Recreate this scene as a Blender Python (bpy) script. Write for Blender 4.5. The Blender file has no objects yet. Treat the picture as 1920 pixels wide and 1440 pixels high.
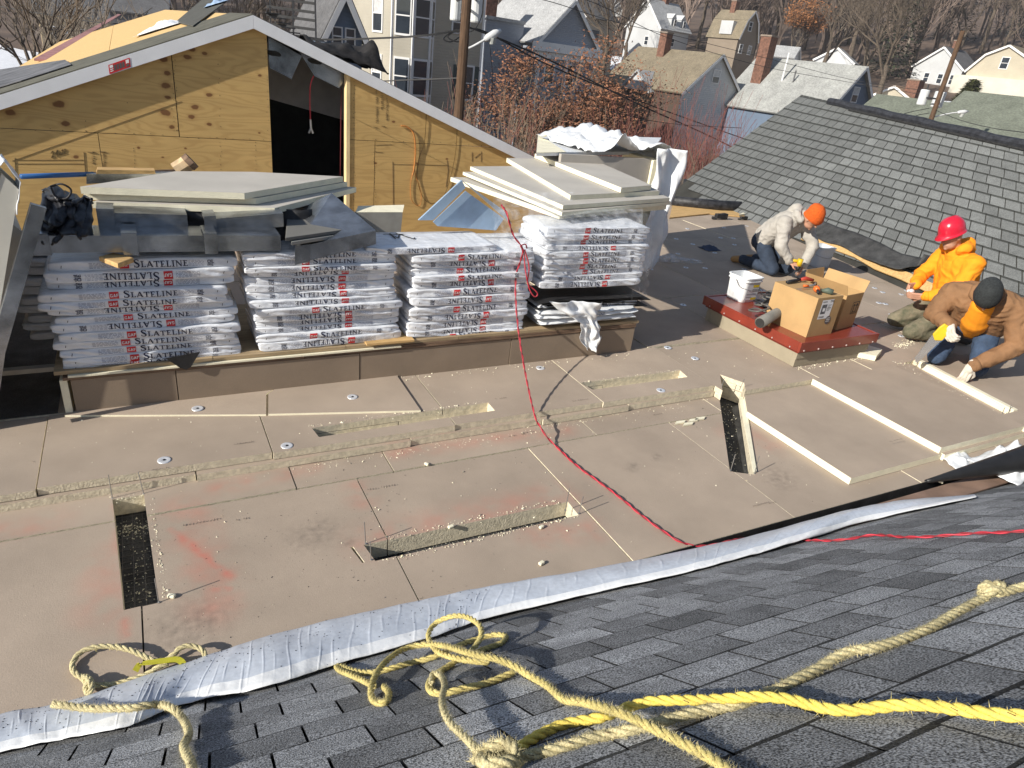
import bpy, bmesh, math, random
from mathutils import Vector, Matrix, noise
from mathutils.geometry import tessellate_polygon
import numpy as np
rnd = random.Random(7)
SC = bpy.context.scene
COL = SC.collection
V = Vector
# ------------------------------------------------------------------ camera
FPX, CAMH = 1260.0, 2.44
_n = lambda v: v / np.linalg.norm(v)
_dz = -_n(np.array([-320, 2580, FPX]))
_dy = np.array([-740, -700, FPX]); _dy = _n(_dy - _dz * _dy.dot(_dz))
_dx = np.cross(_dy, _dz)
RW = np.array([_dx, _dy, _dz])
cam = bpy.data.cameras.new('camera')
cam.sensor_width = 36.0
cam.lens = 36.0 * FPX / 1920.0
cam.clip_start = 0.05
cam.clip_end = 3000
co = bpy.data.objects.new('camera', cam)
COL.objects.link(co)
_r, _u, _b = RW @ np.array([1, 0, 0]), RW @ np.array([0, -1, 0]), RW @ np.array([0, 0, -1])
co.matrix_world = Matrix(((_r[0], _u[0], _b[0], 0), (_r[1], _u[1], _b[1], 0), (_r[2], _u[2], _b[2], CAMH), (0, 0, 0, 1)))
SC.camera = co
# ------------------------------------------------------------------ light
SUN = V((-0.873, -0.165, 0.458)).normalized()
sel = math.asin(SUN.z)
W = bpy.data.worlds.new('World'); SC.world = W; W.use_nodes = True
nt = W.node_tree; nt.nodes.clear()
sky = nt.nodes.new('ShaderNodeTexSky'); sky.sky_type = 'NISHITA'; sky.sun_disc = False
sky.sun_elevation = sel; sky.sun_rotation = math.atan2(SUN.x, SUN.y); sky.air_density = 1.0; sky.dust_density = 0.6
bg = nt.nodes.new('ShaderNodeBackground'); bg.inputs[1].default_value = 0.072
wo = nt.nodes.new('ShaderNodeOutputWorld')
nt.links.new(sky.outputs[0], bg.inputs[0]); nt.links.new(bg.outputs[0], wo.inputs[0])
sl = bpy.data.lights.new('sun', 'SUN'); sl.energy = 4.6; sl.angle = math.radians(0.5); sl.color = (1.0, 0.94, 0.84)
so = bpy.data.objects.new('sun', sl); COL.objects.link(so)
so.rotation_euler = SUN.to_track_quat('Z', 'Y').to_euler()
SC.view_settings.view_transform = 'Standard'; SC.view_settings.look = 'None'
SC.view_settings.exposure = 0.62; SC.view_settings.gamma = 1.0; SC.view_settings.use_curve_mapping = False
SC.cycles.max_bounces = 6; SC.cycles.diffuse_bounces = 3; SC.cycles.transparent_max_bounces = 12
# ------------------------------------------------------------------ pixel -> place helpers
ORG = V((0, 0, CAMH))
def ray(x, y):
    return V(RW @ np.array([x - 960, y - 720, FPX])).normalized()
def P(x, y, z=0.0):
    r = ray(x, y); return ORG + r * ((z - CAMH) / r.z)
def PN(x, y, n, p0):
    r = ray(x, y); n = V(n); return ORG + r * ((V(p0) - ORG).dot(n) / r.dot(n))
def PV(x, y, yy):
    return PN(x, y, (0, 1, 0), (0, yy, 0))
FWD = V(RW @ np.array([0, 0, 1]))
def PD(x, y, d):
    r = ray(x, y); return ORG + r * (d / r.dot(FWD))
def proj(p):
    c = RW.T @ (np.array(p) - np.array([0, 0, CAMH]))
    if c[2] < 0.05: return (-9999, -9999)
    return 960 + FPX * c[0] / c[2], 720 + FPX * c[1] / c[2]
def inframe(p, m=0):
    x, y = proj(p); return -m < x < 1920 + m and -m < y < 1440 + m
# ------------------------------------------------------------------ object helpers
def tag(o, label=None, cat=None, group=None, kind=None):
    if label: o['label'] = label
    if cat: o['category'] = cat
    if group: o['group'] = group
    if kind: o['kind'] = kind
    return o
def empty(name, loc=(0, 0, 0), rz=0.0, label=None, cat=None, group=None, parent=None):
    o = bpy.data.objects.new(name, None); COL.objects.link(o)
    o.location = loc; o.rotation_euler = (0, 0, rz); o.empty_display_size = 0.1
    if parent: o.parent = parent
    return tag(o, label, cat, group)
class MB:
    """collects geometry for ONE mesh object"""
    def __init__(s): s.v = []; s.f = []; s.m = []
    def add(s, vs, fs, mi=0):
        n = len(s.v); s.v += [tuple(v) for v in vs]; s.f += [tuple(i + n for i in f) for f in fs]; s.m += [mi] * len(fs); return s
    def box(s, c, d, rz=0.0, mi=0, mat=None):
        hx, hy, hz = d[0] / 2, d[1] / 2, d[2] / 2
        vs = [V((x, y, z)) for z in (-hz, hz) for x, y in ((-hx, -hy), (hx, -hy), (hx, hy), (-hx, hy))]
        R = Matrix.Rotation(rz, 3, 'Z') if mat is None else mat
        vs = [R @ v + V(c) for v in vs]
        return s.add(vs, [(3, 2, 1, 0), (4, 5, 6, 7), (0, 1, 5, 4), (1, 2, 6, 5), (2, 3, 7, 6), (3, 0, 4, 7)], mi)
    def boxb(s, a, b, mi=0):
        return s.box([(a[i] + b[i]) / 2 for i in range(3)], [abs(b[i] - a[i]) for i in range(3)], 0, mi)
    def bar(s, a, b, w, h, mi=0, up=(0, 0, 1)):
        a = V(a); b = V(b); z = (b - a); L = z.length; z.normalize()
        x = V(up).cross(z)
        if x.length < 1e-4: x = V((1, 0, 0)).cross(z)
        x.normalize(); y = z.cross(x)
        M = Matrix((x, y, z)).transposed()
        return s.box((a + b) / 2, (w, h, L), 0, mi, M)
    def prism(s, poly, off, mi=0):
        """polygon (list of 3D points) extruded by vector off"""
        n = len(poly); a = [V(p) for p in poly]; off = V(off); b = [p + off for p in a]
        nn = V((0, 0, 0))
        for i in range(n): nn += a[i].cross(a[(i + 1) % n])
        flip = nn.dot(off) > 0
        fs = [tuple(range(n)), tuple(range(2 * n - 1, n - 1, -1))] + [((i + 1) % n, i, n + i, n + (i + 1) % n) for i in range(n)]
        if flip: fs = [tuple(reversed(f)) for f in fs]
        return s.add(a + b, fs, mi)
    def tube(s, pts, r, k=6, mi=0, cap=True):
        pts = [V(p) for p in pts]; n = len(pts)
        rr = r if isinstance(r, (list, tuple)) else [r] * n
        t = (pts[1] - pts[0]).normalized()
        x = t.orthogonal().normalized(); vs = []
        for i in range(n):
            t2 = (pts[min(i + 1, n - 1)] - pts[max(i - 1, 0)])
            if t2.length > 1e-9: t2.normalize()
            else: t2 = t
            x = (x - t2 * x.dot(t2))
            if x.length < 1e-6: x = t2.orthogonal()
            x.normalize(); y = t2.cross(x); t = t2
            for j in range(k):
                a = 2 * math.pi * j / k; vs.append(pts[i] + (x * math.cos(a) + y * math.sin(a)) * rr[i])
        fs = [(i * k + j, i * k + (j + 1) % k, (i + 1) * k + (j + 1) % k, (i + 1) * k + j) for i in range(n - 1) for j in range(k)]
        if cap: fs += [tuple(range(k - 1, -1, -1)), tuple(range((n - 1) * k, n * k))]
        return s.add(vs, fs, mi)
    def grid(s, fn, nu, nv, mi=0):
        vs = [fn(i / nu, j / nv) for j in range(nv + 1) for i in range(nu + 1)]
        fs = [(j * (nu + 1) + i, j * (nu + 1) + i + 1, (j + 1) * (nu + 1) + i + 1, (j + 1) * (nu + 1) + i) for j in range(nv) for i in range(nu)]
        return s.add(vs, fs, mi)
    def mesh(s, name, mats, smooth=False):
        me = bpy.data.meshes.new(name); me.from_pydata(s.v, [], s.f)
        for m in (mats if isinstance(mats, (list, tuple)) else [mats]): me.materials.append(m)
        if any(s.m): me.polygons.foreach_set('material_index', s.m)
        if smooth: me.polygons.foreach_set('use_smooth', [True] * len(s.f))
        me.update(); return me
    def build(s, name, mats, parent=None, smooth=False, bevel=0.0, origin=None, label=None, cat=None, group=None, kind=None, solid=0.0):
        if origin is not None:
            o3 = V(origin); s.v = [tuple(V(v) - o3) for v in s.v]
        o = bpy.data.objects.new(name, s.mesh(name, mats, smooth)); COL.objects.link(o)
        if origin is not None: o.location = origin
        if parent: o.parent = parent
        if bevel:
            b = o.modifiers.new('bevel', 'BEVEL'); b.width = bevel; b.segments = 2; b.limit_method = 'ANGLE'
        if solid:
            b = o.modifiers.new('solid', 'SOLIDIFY'); b.thickness = solid; b.offset = 0
        return tag(o, label, cat, group, kind)
def link(name, me, parent=None, loc=None, rot=None, scale=None):
    o = bpy.data.objects.new(name, me); COL.objects.link(o)
    if parent: o.parent = parent
    if loc is not None: o.location = loc
    if rot is not None: o.rotation_euler = rot
    if scale is not None: o.scale = scale
    return o
def applied(o):
    """evaluate an object's modifiers into its own mesh"""
    dg = bpy.context.evaluated_depsgraph_get(); dg.update()
    me = bpy.data.meshes.new_from_object(o.evaluated_get(dg)); o.modifiers.clear(); o.data = me; return o
def cr(pts, n=8, closed=False):
    """Catmull-Rom through the points"""
    p = [V(q) for q in pts]; out = []
    N = len(p)
    for i in range(N - 1):
        a = p[i - 1] if i > 0 else p[0] * 2 - p[1]; d = p[i + 2] if i + 2 < N else p[-1] * 2 - p[-2]
        b, c = p[i], p[i + 1]
        for k in range(n):
            t = k / n
            out.append(0.5 * ((2 * b) + (c - a) * t + (2 * a - 5 * b + 4 * c - d) * t * t + (3 * b - a - 3 * c + d) * t ** 3))
    out.append(p[-1]); return out
def resample(pts, step):
    out = [pts[0]]; acc = 0.0
    for a, b in zip(pts, pts[1:]):
        L = (b - a).length; 
        if L < 1e-9: continue
        d = step - acc
        while d <= L:
            out.append(a + (b - a) * (d / L)); d += step
        acc = (acc + L) % step
    return out
def nz(x, y, z=0.0, s=1.0): return noise.noise(V((x * s, y * s, z * s)))
# ------------------------------------------------------------------ materials
MATS = {}
def mat(name, col, rough=0.8, var=0.12, scale=4.0, bump=0.0, bscale=60.0, metal=0.0, objvar=0.0, speck=0.0, sscale=300.0, stretch=(1, 1, 1), spec=0.4, coat=0.0, col2=None, islvar=0.0, trans=0.0, detail=6.0):
    m = bpy.data.materials.new(name); m.use_nodes = True; MATS[name] = m
    N = m.node_tree.nodes; L = m.node_tree.links
    b = N['Principled BSDF']; b.inputs['Roughness'].default_value = rough; b.inputs['Metallic'].default_value = metal
    b.inputs['Specular IOR Level'].default_value = spec; b.inputs['Coat Weight'].default_value = coat
    tc = N.new('ShaderNodeTexCoord'); oi = N.new('ShaderNodeObjectInfo')
    mu = N.new('ShaderNodeVectorMath'); mu.operation = 'MULTIPLY_ADD'; mu.inputs[1].default_value = stretch
    L.new(tc.outputs['Object'], mu.inputs[0])
    rv = N.new('ShaderNodeVectorMath'); rv.operation = 'SCALE'; rv.inputs[0].default_value = (37.0, 91.0, 53.0); L.new(oi.outputs['Random'], rv.inputs['Scale'])
    L.new(rv.outputs[0], mu.inputs[2])
    n1 = N.new('ShaderNodeTexNoise'); n1.inputs['Scale'].default_value = scale; n1.inputs['Detail'].default_value = detail; n1.inputs['Roughness'].default_value = 0.6
    L.new(mu.outputs[0], n1.inputs['Vector'])
    mx = N.new('ShaderNodeMix'); mx.data_type = 'RGBA'
    c2 = col2 if col2 else tuple(c * (1 - 2.2 * var) for c in col)
    c1 = col if col2 else tuple(min(1, c * (1 + 1.2 * var)) for c in col)
    mr = N.new('ShaderNodeMapRange'); mr.inputs[1].default_value = 0.3; mr.inputs[2].default_value = 0.7; L.new(n1.outputs[0], mr.inputs[0])
    mx.inputs[6].default_value = (*c2, 1); mx.inputs[7].default_value = (*c1, 1); L.new(mr.outputs[0], mx.inputs[0])
    out = mx.outputs[2]
    def scaled(out, fac_out, lo, hi):
        q = N.new('ShaderNodeMapRange'); q.inputs[3].default_value = lo; q.inputs[4].default_value = hi; L.new(fac_out, q.inputs[0])
        vs = N.new('ShaderNodeVectorMath'); vs.operation = 'SCALE'; L.new(out, vs.inputs[0]); L.new(q.outputs[0], vs.inputs['Scale']); return vs.outputs[0]
    if objvar: out = scaled(out, oi.outputs['Random'], 1 - objvar, 1 + objvar)
    if islvar:
        g = N.new('ShaderNodeNewGeometry'); out = scaled(out, g.outputs['Random Per Island'], 1 - islvar, 1 + islvar)
    if speck:
        n2 = N.new('ShaderNodeTexNoise'); n2.inputs['Scale'].default_value = sscale; n2.inputs['Detail'].default_value = 2.0; L.new(mu.outputs[0], n2.inputs['Vector'])
        q = N.new('ShaderNodeMapRange'); q.inputs[1].default_value = 0.35; q.inputs[2].default_value = 0.65; q.inputs[3].default_value = 1 - speck; q.inputs[4].default_value = 1 + speck; L.new(n2.outputs[0], q.inputs[0])
        vs = N.new('ShaderNodeVectorMath'); vs.operation = 'SCALE'; L.new(out, vs.inputs[0]); L.new(q.outputs[0], vs.inputs['Scale']); out = vs.outputs[0]
    L.new(out, b.inputs['Base Color'])
    if bump:
        n3 = N.new('ShaderNodeTexNoise'); n3.inputs['Scale'].default_value = bscale; n3.inputs['Detail'].default_value = 5.0; L.new(mu.outputs[0], n3.inputs['Vector'])
        bp = N.new('ShaderNodeBump'); bp.inputs['Strength'].default_value = bump; bp.inputs['Distance'].default_value = 0.01; L.new(n3.outputs[0], bp.inputs['Height']); L.new(bp.outputs[0], b.inputs['Normal'])
    if trans: b.inputs['Transmission Weight'].default_value = trans
    m['out'] = 1
    return m
def colour_chain(m):
    """returns nodes, links and the socket now feeding Base Color, so that stains can be laid over it"""
    N = m.node_tree.nodes; L = m.node_tree.links; b = N['Principled BSDF']
    return N, L, b, b.inputs['Base Color'].links[0].from_socket
def add_stain(m, a, c, w, col, strength=0.6, nscale=9.0):
    """a smudge of paint along the segment a-c (object space), broken up by noise"""
    N, L, b, src = colour_chain(m)
    tc = N.new('ShaderNodeTexCoord'); g = N.new('ShaderNodeNewGeometry')
    sub = N.new('ShaderNodeVectorMath'); sub.operation = 'SUBTRACT'; L.new(g.outputs['Position'], sub.inputs[0]); sub.inputs[1].default_value = a
    ab = V(c) - V(a)
    dt = N.new('ShaderNodeVectorMath'); dt.operation = 'DOT_PRODUCT'; L.new(sub.outputs[0], dt.inputs[0]); dt.inputs[1].default_value = ab / max(ab.length_squared, 1e-9)
    cl = N.new('ShaderNodeClamp'); L.new(dt.outputs['Value'], cl.inputs[0])
    sc = N.new('ShaderNodeVectorMath'); sc.operation = 'SCALE'; sc.inputs[0].default_value = ab; L.new(cl.outputs[0], sc.inputs['Scale'])
    ds = N.new('ShaderNodeVectorMath'); ds.operation = 'DISTANCE'; L.new(sub.outputs[0], ds.inputs[0]); L.new(sc.outputs[0], ds.inputs[1])
    mr = N.new('ShaderNodeMapRange'); mr.interpolation_type = 'SMOOTHSTEP'; mr.inputs[1].default_value = w; mr.inputs[2].default_value = 0.0; mr.inputs[3].default_value = 0; mr.inputs[4].default_value = strength
    L.new(ds.outputs['Value'], mr.inputs[0])
    n1 = N.new('ShaderNodeTexNoise'); n1.inputs['Scale'].default_value = nscale; n1.inputs['Detail'].default_value = 8; L.new(g.outputs['Position'], n1.inputs['Vector'])
    m2 = N.new('ShaderNodeMapRange'); m2.inputs[1].default_value = 0.35; m2.inputs[2].default_value = 0.7; L.new(n1.outputs[0], m2.inputs[0])
    ml = N.new('ShaderNodeMath'); ml.operation = 'MULTIPLY'; L.new(mr.outputs[0], ml.inputs[0]); L.new(m2.outputs[0], ml.inputs[1])
    mx = N.new('ShaderNodeMix'); mx.data_type = 'RGBA'; L.new(ml.outputs[0], mx.inputs[0]); L.new(src, mx.inputs[6]); mx.inputs[7].default_value = (*col, 1)
    L.new(mx.outputs[2], b.inputs['Base Color'])
def film(name, col=(0.9, 0.93, 0.97), alpha=0.35, rough=0.15):
    m = bpy.data.materials.new(name); m.use_nodes = True; N = m.node_tree.nodes; L = m.node_tree.links
    b = N['Principled BSDF']; b.inputs['Base Color'].default_value = (*col, 1); b.inputs['Roughness'].default_value = rough; b.inputs['Specular IOR Level'].default_value = 0.7
    tc = N.new('ShaderNodeTexCoord'); n1 = N.new('ShaderNodeTexNoise'); n1.inputs['Scale'].default_value = 14; n1.inputs['Detail'].default_value = 8; L.new(tc.outputs['Object'], n1.inputs['Vector'])
    mr = N.new('ShaderNodeMapRange'); mr.inputs[1].default_value = 0.4; mr.inputs[2].default_value = 0.7; mr.inputs[3].default_value = alpha * 0.45; mr.inputs[4].default_value = min(1, alpha * 1.9); L.new(n1.outputs[0], mr.inputs[0]); L.new(mr.outputs[0], b.inputs['Alpha'])
    bp = N.new('ShaderNodeBump'); bp.inputs['Strength'].default_value = 0.8; bp.inputs['Distance'].default_value = 0.02; L.new(n1.outputs[0], bp.inputs['Height']); L.new(bp.outputs[0], b.inputs['Normal'])
    return m
FACER = mat('insulation facer', (0.405, 0.328, 0.258), 0.85, 0.075, 1.6, 0.12, 180, objvar=0.05, speck=0.09, sscale=420)
FOAM = mat('cut foam', (0.70, 0.63, 0.48), 0.9, 0.12, 30, .45, 90)
FOAMW = mat('pale foam edge', (0.86, 0.81, 0.62), 0.9, 0.05, 9, 0.3, 160)
GREYF = mat('grey foam facer', (0.50, 0.47, 0.42), 0.8, 0.05, 3, 0.05, 90)
FELT = mat('black roof felt', (0.055, 0.055, 0.055), 0.75, 0.3, 6, 0.4, 90, speck=0.4, sscale=160)
WRAP = mat('white bundle wrap', (0.80, 0.825, 0.87), 0.24, 0.06, 8, 0.75, 14, stretch=(1, 3, 3), spec=0.6)
WPLAST = mat('white plastic sheet', (0.82, 0.84, 0.86), 0.35, 0.05, 6, 0.35, 25, spec=0.5)
NAVY = mat('navy print', (0.018, 0.02, 0.055), 0.5, 0.1)
REDP = mat('red print', (0.62, 0.03, 0.035), 0.5, 0.1)
WHITEP = mat('white print', (0.85, 0.85, 0.85), 0.5, 0.02)
BLACK = mat('black rubber', (0.022, 0.022, 0.024), 0.55, 0.3, 8, 0.3, 40)
GALV = mat('galvanised steel', (0.37, 0.39, 0.42), 0.25, 0.3, 4, 0.05, 30, metal=0.85)
STEEL = mat('dull steel', (0.42, 0.42, 0.42), 0.45, 0.15, 10, metal=0.8)
WHITEM = mat('white painted metal', (0.78, 0.79, 0.82), 0.4, 0.03, 5)
WOODY = mat('yellow pine', (0.62, 0.40, 0.17), 0.75, 0.14, 5, 0.15, 40, stretch=(1, 8, 8))
WOODB = mat('weathered brown wood', (0.20, 0.13, 0.085), 0.8, 0.25, 5, 0.2, 40, stretch=(1, 8, 8))
REDM = mat('dark red painted metal', (0.235, 0.040, 0.024), 0.32, 0.08, 6, coat=0.2)
CARD = mat('cardboard', (0.47, 0.30, 0.135), 0.85, 0.06, 4)
BUCK = mat('white bucket plastic', (0.80, 0.82, 0.83), 0.35, 0.04, 6)
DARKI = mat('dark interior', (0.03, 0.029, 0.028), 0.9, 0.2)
SNOW = mat('snow', (0.82, 0.84, 0.88), 0.7, 0.05, 3, 0.3, 8)
ORANGE = mat('orange plastic', (0.80, 0.16, 0.03), 0.4, 0.05)
# ================================================================== flat roof
ZU = 0.10
deck = MB()
deck.boxb((-4.5, 1.2, -6.5), (16.5, 15.0, -0.12)).build('roof_deck', FELT, kind='structure')
DECK = bpy.data.objects['roof_deck']
for a, c, w in [((-0.30, 3.55), (-0.29, 3.0), 0.06), ((-0.06, 3.25), (0.18, 2.78), 0.055), ((-0.34, 3.1), (-0.36, 2.75), 0.2), ((0.02, 3.4), (0.1, 2.6), 0.22), ((-0.28, 2.64), (-0.27, 2.55), 0.05),
                ((0.9, 2.82), (2.1, 2.85), 0.25), ((0.95, 3.3), (0.95, 3.2), 0.16), ((1.8, 2.55), (2.1, 2.5), 0.2), ((1.3, 3.62), (2.6, 3.55), 0.14), ((0.2, 3.55), (0.75, 3.6), 0.12), ((3.9, 3.1), (4.0, 2.9), 0.25), ((-0.8, 3.5), (-0.6, 3.52), 0.16)]:
    add_stain(FACER, (*a, 0.0), (*c, 0.0), w, (0.60, 0.13, 0.08), 0.30, 6.0)
for a, w in [((0.75, 2.83), 0.05), ((2.75, 2.95), 0.07), ((3.0, 3.0), 0.05), ((0.6, 2.95), 0.2), ((3.7, 2.5), 0.2), ((-0.05, 2.5), 0.25)]:
    add_stain(FACER, (*a, 0.0), (a[0] + 0.05, a[1] + 0.03, 0.0), w, (0.06, 0.05, 0.045), 0.4, 26.0)
for a, c, w in [((-0.06, 3.25), (0.18, 2.78), 0.035), ((-0.29, 3.5), (-0.285, 3.3), 0.02), ((-0.275, 2.66), (-0.265, 2.56), 0.025), ((0.1, 2.72), (0.16, 2.70), 0.03)]:
    add_stain(FACER, (*a, 0.0), (*c, 0.0), w, (0.62, 0.08, 0.05), 0.4, 14.0)
slots = []
def slot(q, z0):                       # plan quad cut through the boards
    m = MB(); m.prism([(*p, z0) for p in q], (0, 0, 0.6)); o = m.build('slot_cutter', FOAM); slots.append(o); return o
S1 = slot([(-0.282, 2.718), (-0.140, 2.717), (-0.176, 3.613), (-0.330, 3.617)], -0.5)
S2 = slot([(0.866, 2.652), (2.124, 2.632), (2.133, 2.771), (0.846, 2.794)], -0.5)
S2b = slot([(0.80, 2.66), (0.812, 2.66), (0.79, 2.80), (0.775, 2.80)], -0.06)
S3 = slot([(0.839, 3.789), (2.115, 3.799), (2.119, 3.927), (0.822, 3.914)], 0.02)
S4 = slot([(3.047, 3.90), (4.04, 3.885), (4.065, 4.016), (3.015, 4.035)], 0.02)
S5 = slot([(3.437, 2.70), (3.586, 2.61), (4.50, 3.66), (4.40, 3.86)], -0.5)
S6 = slot([(6.46, 2.50), (6.65, 2.50), (6.84, 3.59), (6.66, 3.57)], 0.052)
def board(poly, z0, z1, name='insulation_board', tilt=0.0, edge=FOAM, label=None):
    m = MB(); r = random.Random(hash((round(poly[0][0], 3), round(poly[0][1], 3))) & 0xffff)
    dz = r.uniform(-0.004, 0.004)
    if len(poly) == 2:
        (x0, y0), (x1, y1) = poly; poly = [(x0, y0), (x1, y0), (x1, y1), (x0, y1)]
    cx = sum(p[0] for p in poly) / len(poly); cy = sum(p[1] for p in poly) / len(poly)
    g = 0.0035
    q = [(p[0] + (g if p[0] < cx else -g), p[1] + (g if p[1] < cy else -g)) for p in poly]
    m.prism([(*p, z0) for p in q], (0, 0, z1 - z0 + dz))
    o = m.build(name, [FACER, edge], DECK)
    for s in slots:
        xs = [v[0] for v in s.data.vertices[0:0]] or [v.co.x for v in s.data.vertices]; ys = [v.co.y for v in s.data.vertices]; zs = [v.co.z for v in s.data.vertices]
        if max(xs) < min(p[0] for p in q) or min(xs) > max(p[0] for p in q) or max(ys) < min(p[1] for p in q) or min(ys) > max(p[1] for p in q) or min(zs) > z1: continue
        b = o.modifiers.new('cut', 'BOOLEAN'); b.object = s; b.operation = 'DIFFERENCE'; b.solver = 'EXACT'
    if o.modifiers: applied(o)
    me = o.data
    if len(me.materials) < 2: me.materials.clear(); me.materials.append(FACER); me.materials.append(edge)
    for p in me.polygons: p.material_index = 0 if abs(p.normal.z) > 0.7 and p.center.z > z1 - 0.02 else 1
    if label: o['label'] = label
    return o
# lower layer: near row, then the row that goes under the step
for x0, x1 in [(-4.2, -2.68), (-2.68, -1.46), (-1.46, -0.21), (-0.21, 0.98), (0.98, 2.19), (2.19, 3.46), (3.46, 4.77), (4.77, 6.0), (6.0, 7.2)]:
    yf = 2.215 - 0.018 * (x0 + 0.7)
    board([(x0, 2.215 - 0.018 * (x0 + 0.7)), (x1, 2.215 - 0.018 * (x1 + 0.7)), (x1, 3.405), (x0, 3.405)], -0.11, 0.0)
for x0, x1 in [(-4.2, -1.2), (-1.2, 0.62), (0.62, 1.22), (1.22, 2.78), (2.78, 4.05), (4.05, 5.2)]:
    board(((x0, 3.412), (x1, 4.3)), -0.11, 0.0)
for x0, x1 in [(-4.2, 0.9), (0.9, 3.4), (3.4, 5.4)]: board(((x0, 4.3), (x1, 5.3)), -0.11, 0.0)
# two thin layers that make the step
STEPY = 3.66
for k, (x0, x1) in enumerate([(-4.2, -1.9), (-1.9, 0.10), (0.10, 1.42), (1.42, 2.45), (2.45, 3.25), (3.25, 4.17)]):
    board(((x0, STEPY + 0.012 * (k % 2) - 0.01), (x1, 5.2)), 0.004, 0.052, edge=FOAM)
for k, (x0, x1) in enumerate([(-4.2, -0.67), (-0.67, 0.535), (0.535, 1.755), (1.755, 3.005), (3.005, 4.17)]):
    board(((x0, STEPY + 0.02 + 0.01 * (k % 2)), (x1, 4.52)), 0.054, ZU)
for x0, x1 in [(-4.2, -2.0), (-2.0, 0.2), (0.2, 1.62), (1.62, 2.59), (2.59, 4.1), (4.1, 5.32)]:
    board(((x0, 4.525), (x1, 5.74)), 0.054, ZU)
# thin tapered sheets in front of the curb
board([P(120, 778, .115).xy, P(500, 777, .115).xy, P(500, 738, .115).xy, (0.7, 4.52), (-0.58, 4.52)], 0.102, 0.116, edge=FOAMW)
board([P(502, 777, .115).xy, P(790, 770, .115).xy, P(746, 706, .115).xy, (1.62, 4.52), (0.7, 4.52), P(502, 738, .115).xy], 0.102, 0.116, edge=FOAMW)
# two boards loose at the right and the full layer beyond
board(((4.17, 2.28), (5.25, 3.52)), 0.004, 0.058, edge=FOAMW)
board(((5.255, 2.26), (9.2, 3.525)), 0.004, 0.054, edge=FOAMW)
board(((5.22, 2.29), (6.42, 3.53)), 0.056, ZU + .008, edge=FOAMW)
board([(6.423, 2.27), (7.9, 2.25), (7.9, 3.53), (6.423, 3.53)], 0.056, ZU + .006, edge=FOAMW)
board(((7.905, 2.25), (9.4, 3.53)), 0.054, ZU)
board(((4.175, 3.53), (9.4, 4.5)), 0.004, 0.05)
for x0, x1 in [(4.175, 5.34), (5.345, 6.1), (6.105, 7.55), (7.555, 9.65)]: board(((x0, 3.535), (x1, 4.5)), 0.054, ZU)
board(((4.175, 4.5), (9.9, 5.74)), 0.004, 0.05)
for x0, x1 in [(5.325, 6.9), (6.905, 8.12), (8.125, 9.82)]: board(((x0, 4.505), (x1, 5.74)), 0.054, ZU)
board(((-4.2, 5.745), (10.1, 12.0)), 0.004, 0.05)
for x0, x1 in [(-4.2, 1.5), (1.5, 3.9), (3.905, 6.2), (6.205, 7.6), (7.605, 8.95), (8.955, 10.12)]: board(((x0, 5.745), (x1, 6.97)), 0.054, ZU)
for y0, y1, xs in [(6.975, 8.2, (-4.2, 0, 3, 5.45, 6.9, 8.1, 9.3, 10.36)), (8.205, 9.43, (-4.2, 5.0, 6.3, 7.5, 8.7, 9.9, 10.6)), (9.435, 10.65, (4.5, 7.0, 8.2, 9.4, 10.6, 10.9)), (10.655, 11.0, (4.5, 8, 9.4))]:
    for x0, x1 in zip(xs, xs[1:]): board(((x0 + .003, y0), (x1, y1)), 0.054, ZU)
for s in slots: bpy.data.objects.remove(s)
fs_ = MB(); fs_.prism([(-3.6, 4.53, ZU + .003), (-.62, 4.53, ZU + .003), (-.62, 8.4, ZU + .003), (-3.6, 8.4, ZU + .003)], (0, 0, .004)); fs_.build('felt_sheet', FELT, DECK)
# bright foam dust and crumbs
def crumbs(name, spots, label, seed, n, size=(0.003, 0.011), mt=FOAMW):
    r = random.Random(seed); m = MB()
    for i in range(n):
        f = r.choice(spots); p = f(r); s = r.uniform(*size) * (1 if r.random() < .9 else 1.7)
        vs = [p + V((r.uniform(-1, 1), r.uniform(-1, 1), 0)).normalized() * s * r.uniform(.5, 1.2) for _ in range(4)] + [p + V((0, 0, s * r.uniform(.5, 1.1)))]
        m.add(vs, [(0, 1, 4), (1, 2, 4), (2, 3, 4), (3, 0, 4), (0, 2, 1), (1, 3, 0)])
    return m.build(name, mt, kind='stuff', label=label, cat='foam crumbs')
def seg(a, b, w, z):
    a = V((*a, z)); b = V((*b, z))
    return lambda r: a.lerp(b, r.random()) + V((r.gauss(0, w), r.gauss(0, w), 0))
crumbs('foam_crumbs', [seg((-1, 3.62), (4.1, 3.62), .035, .0), seg((-1, 3.63), (4.1, 3.63), .02, .0), seg((0.3, 3.6), (3, 3.6), .05, 0), seg((-.34, 3.64), (-.16, 3.64), .03, 0), seg((-.14, 3.6), (-.11, 2.75), .008, 0), seg((0.85, 2.81), (2.1, 2.79), .014, 0), seg((0.85, 2.64), (2.1, 2.62), .01, 0)], 'pale foam crumbs strewn along the step and the cut slots', 3, 900, (.002, .0065))
crumbs('foam_crumbs', [seg((0.86, 2.74), (2.1, 2.72), .02, -.118), seg((1.2, 2.73), (2.1, 2.72), .03, -.118), seg((-.3, 3.5), (-.2, 3.45), .04, -.118), seg((-.25, 2.8), (-.2, 3.3), .04, -.118), seg((3.5, 2.7), (4.4, 3.7), .04, -.118)], 'pale foam crumbs lying in the bottoms of the cut slots', 5, 700, (.002, .008))
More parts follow.
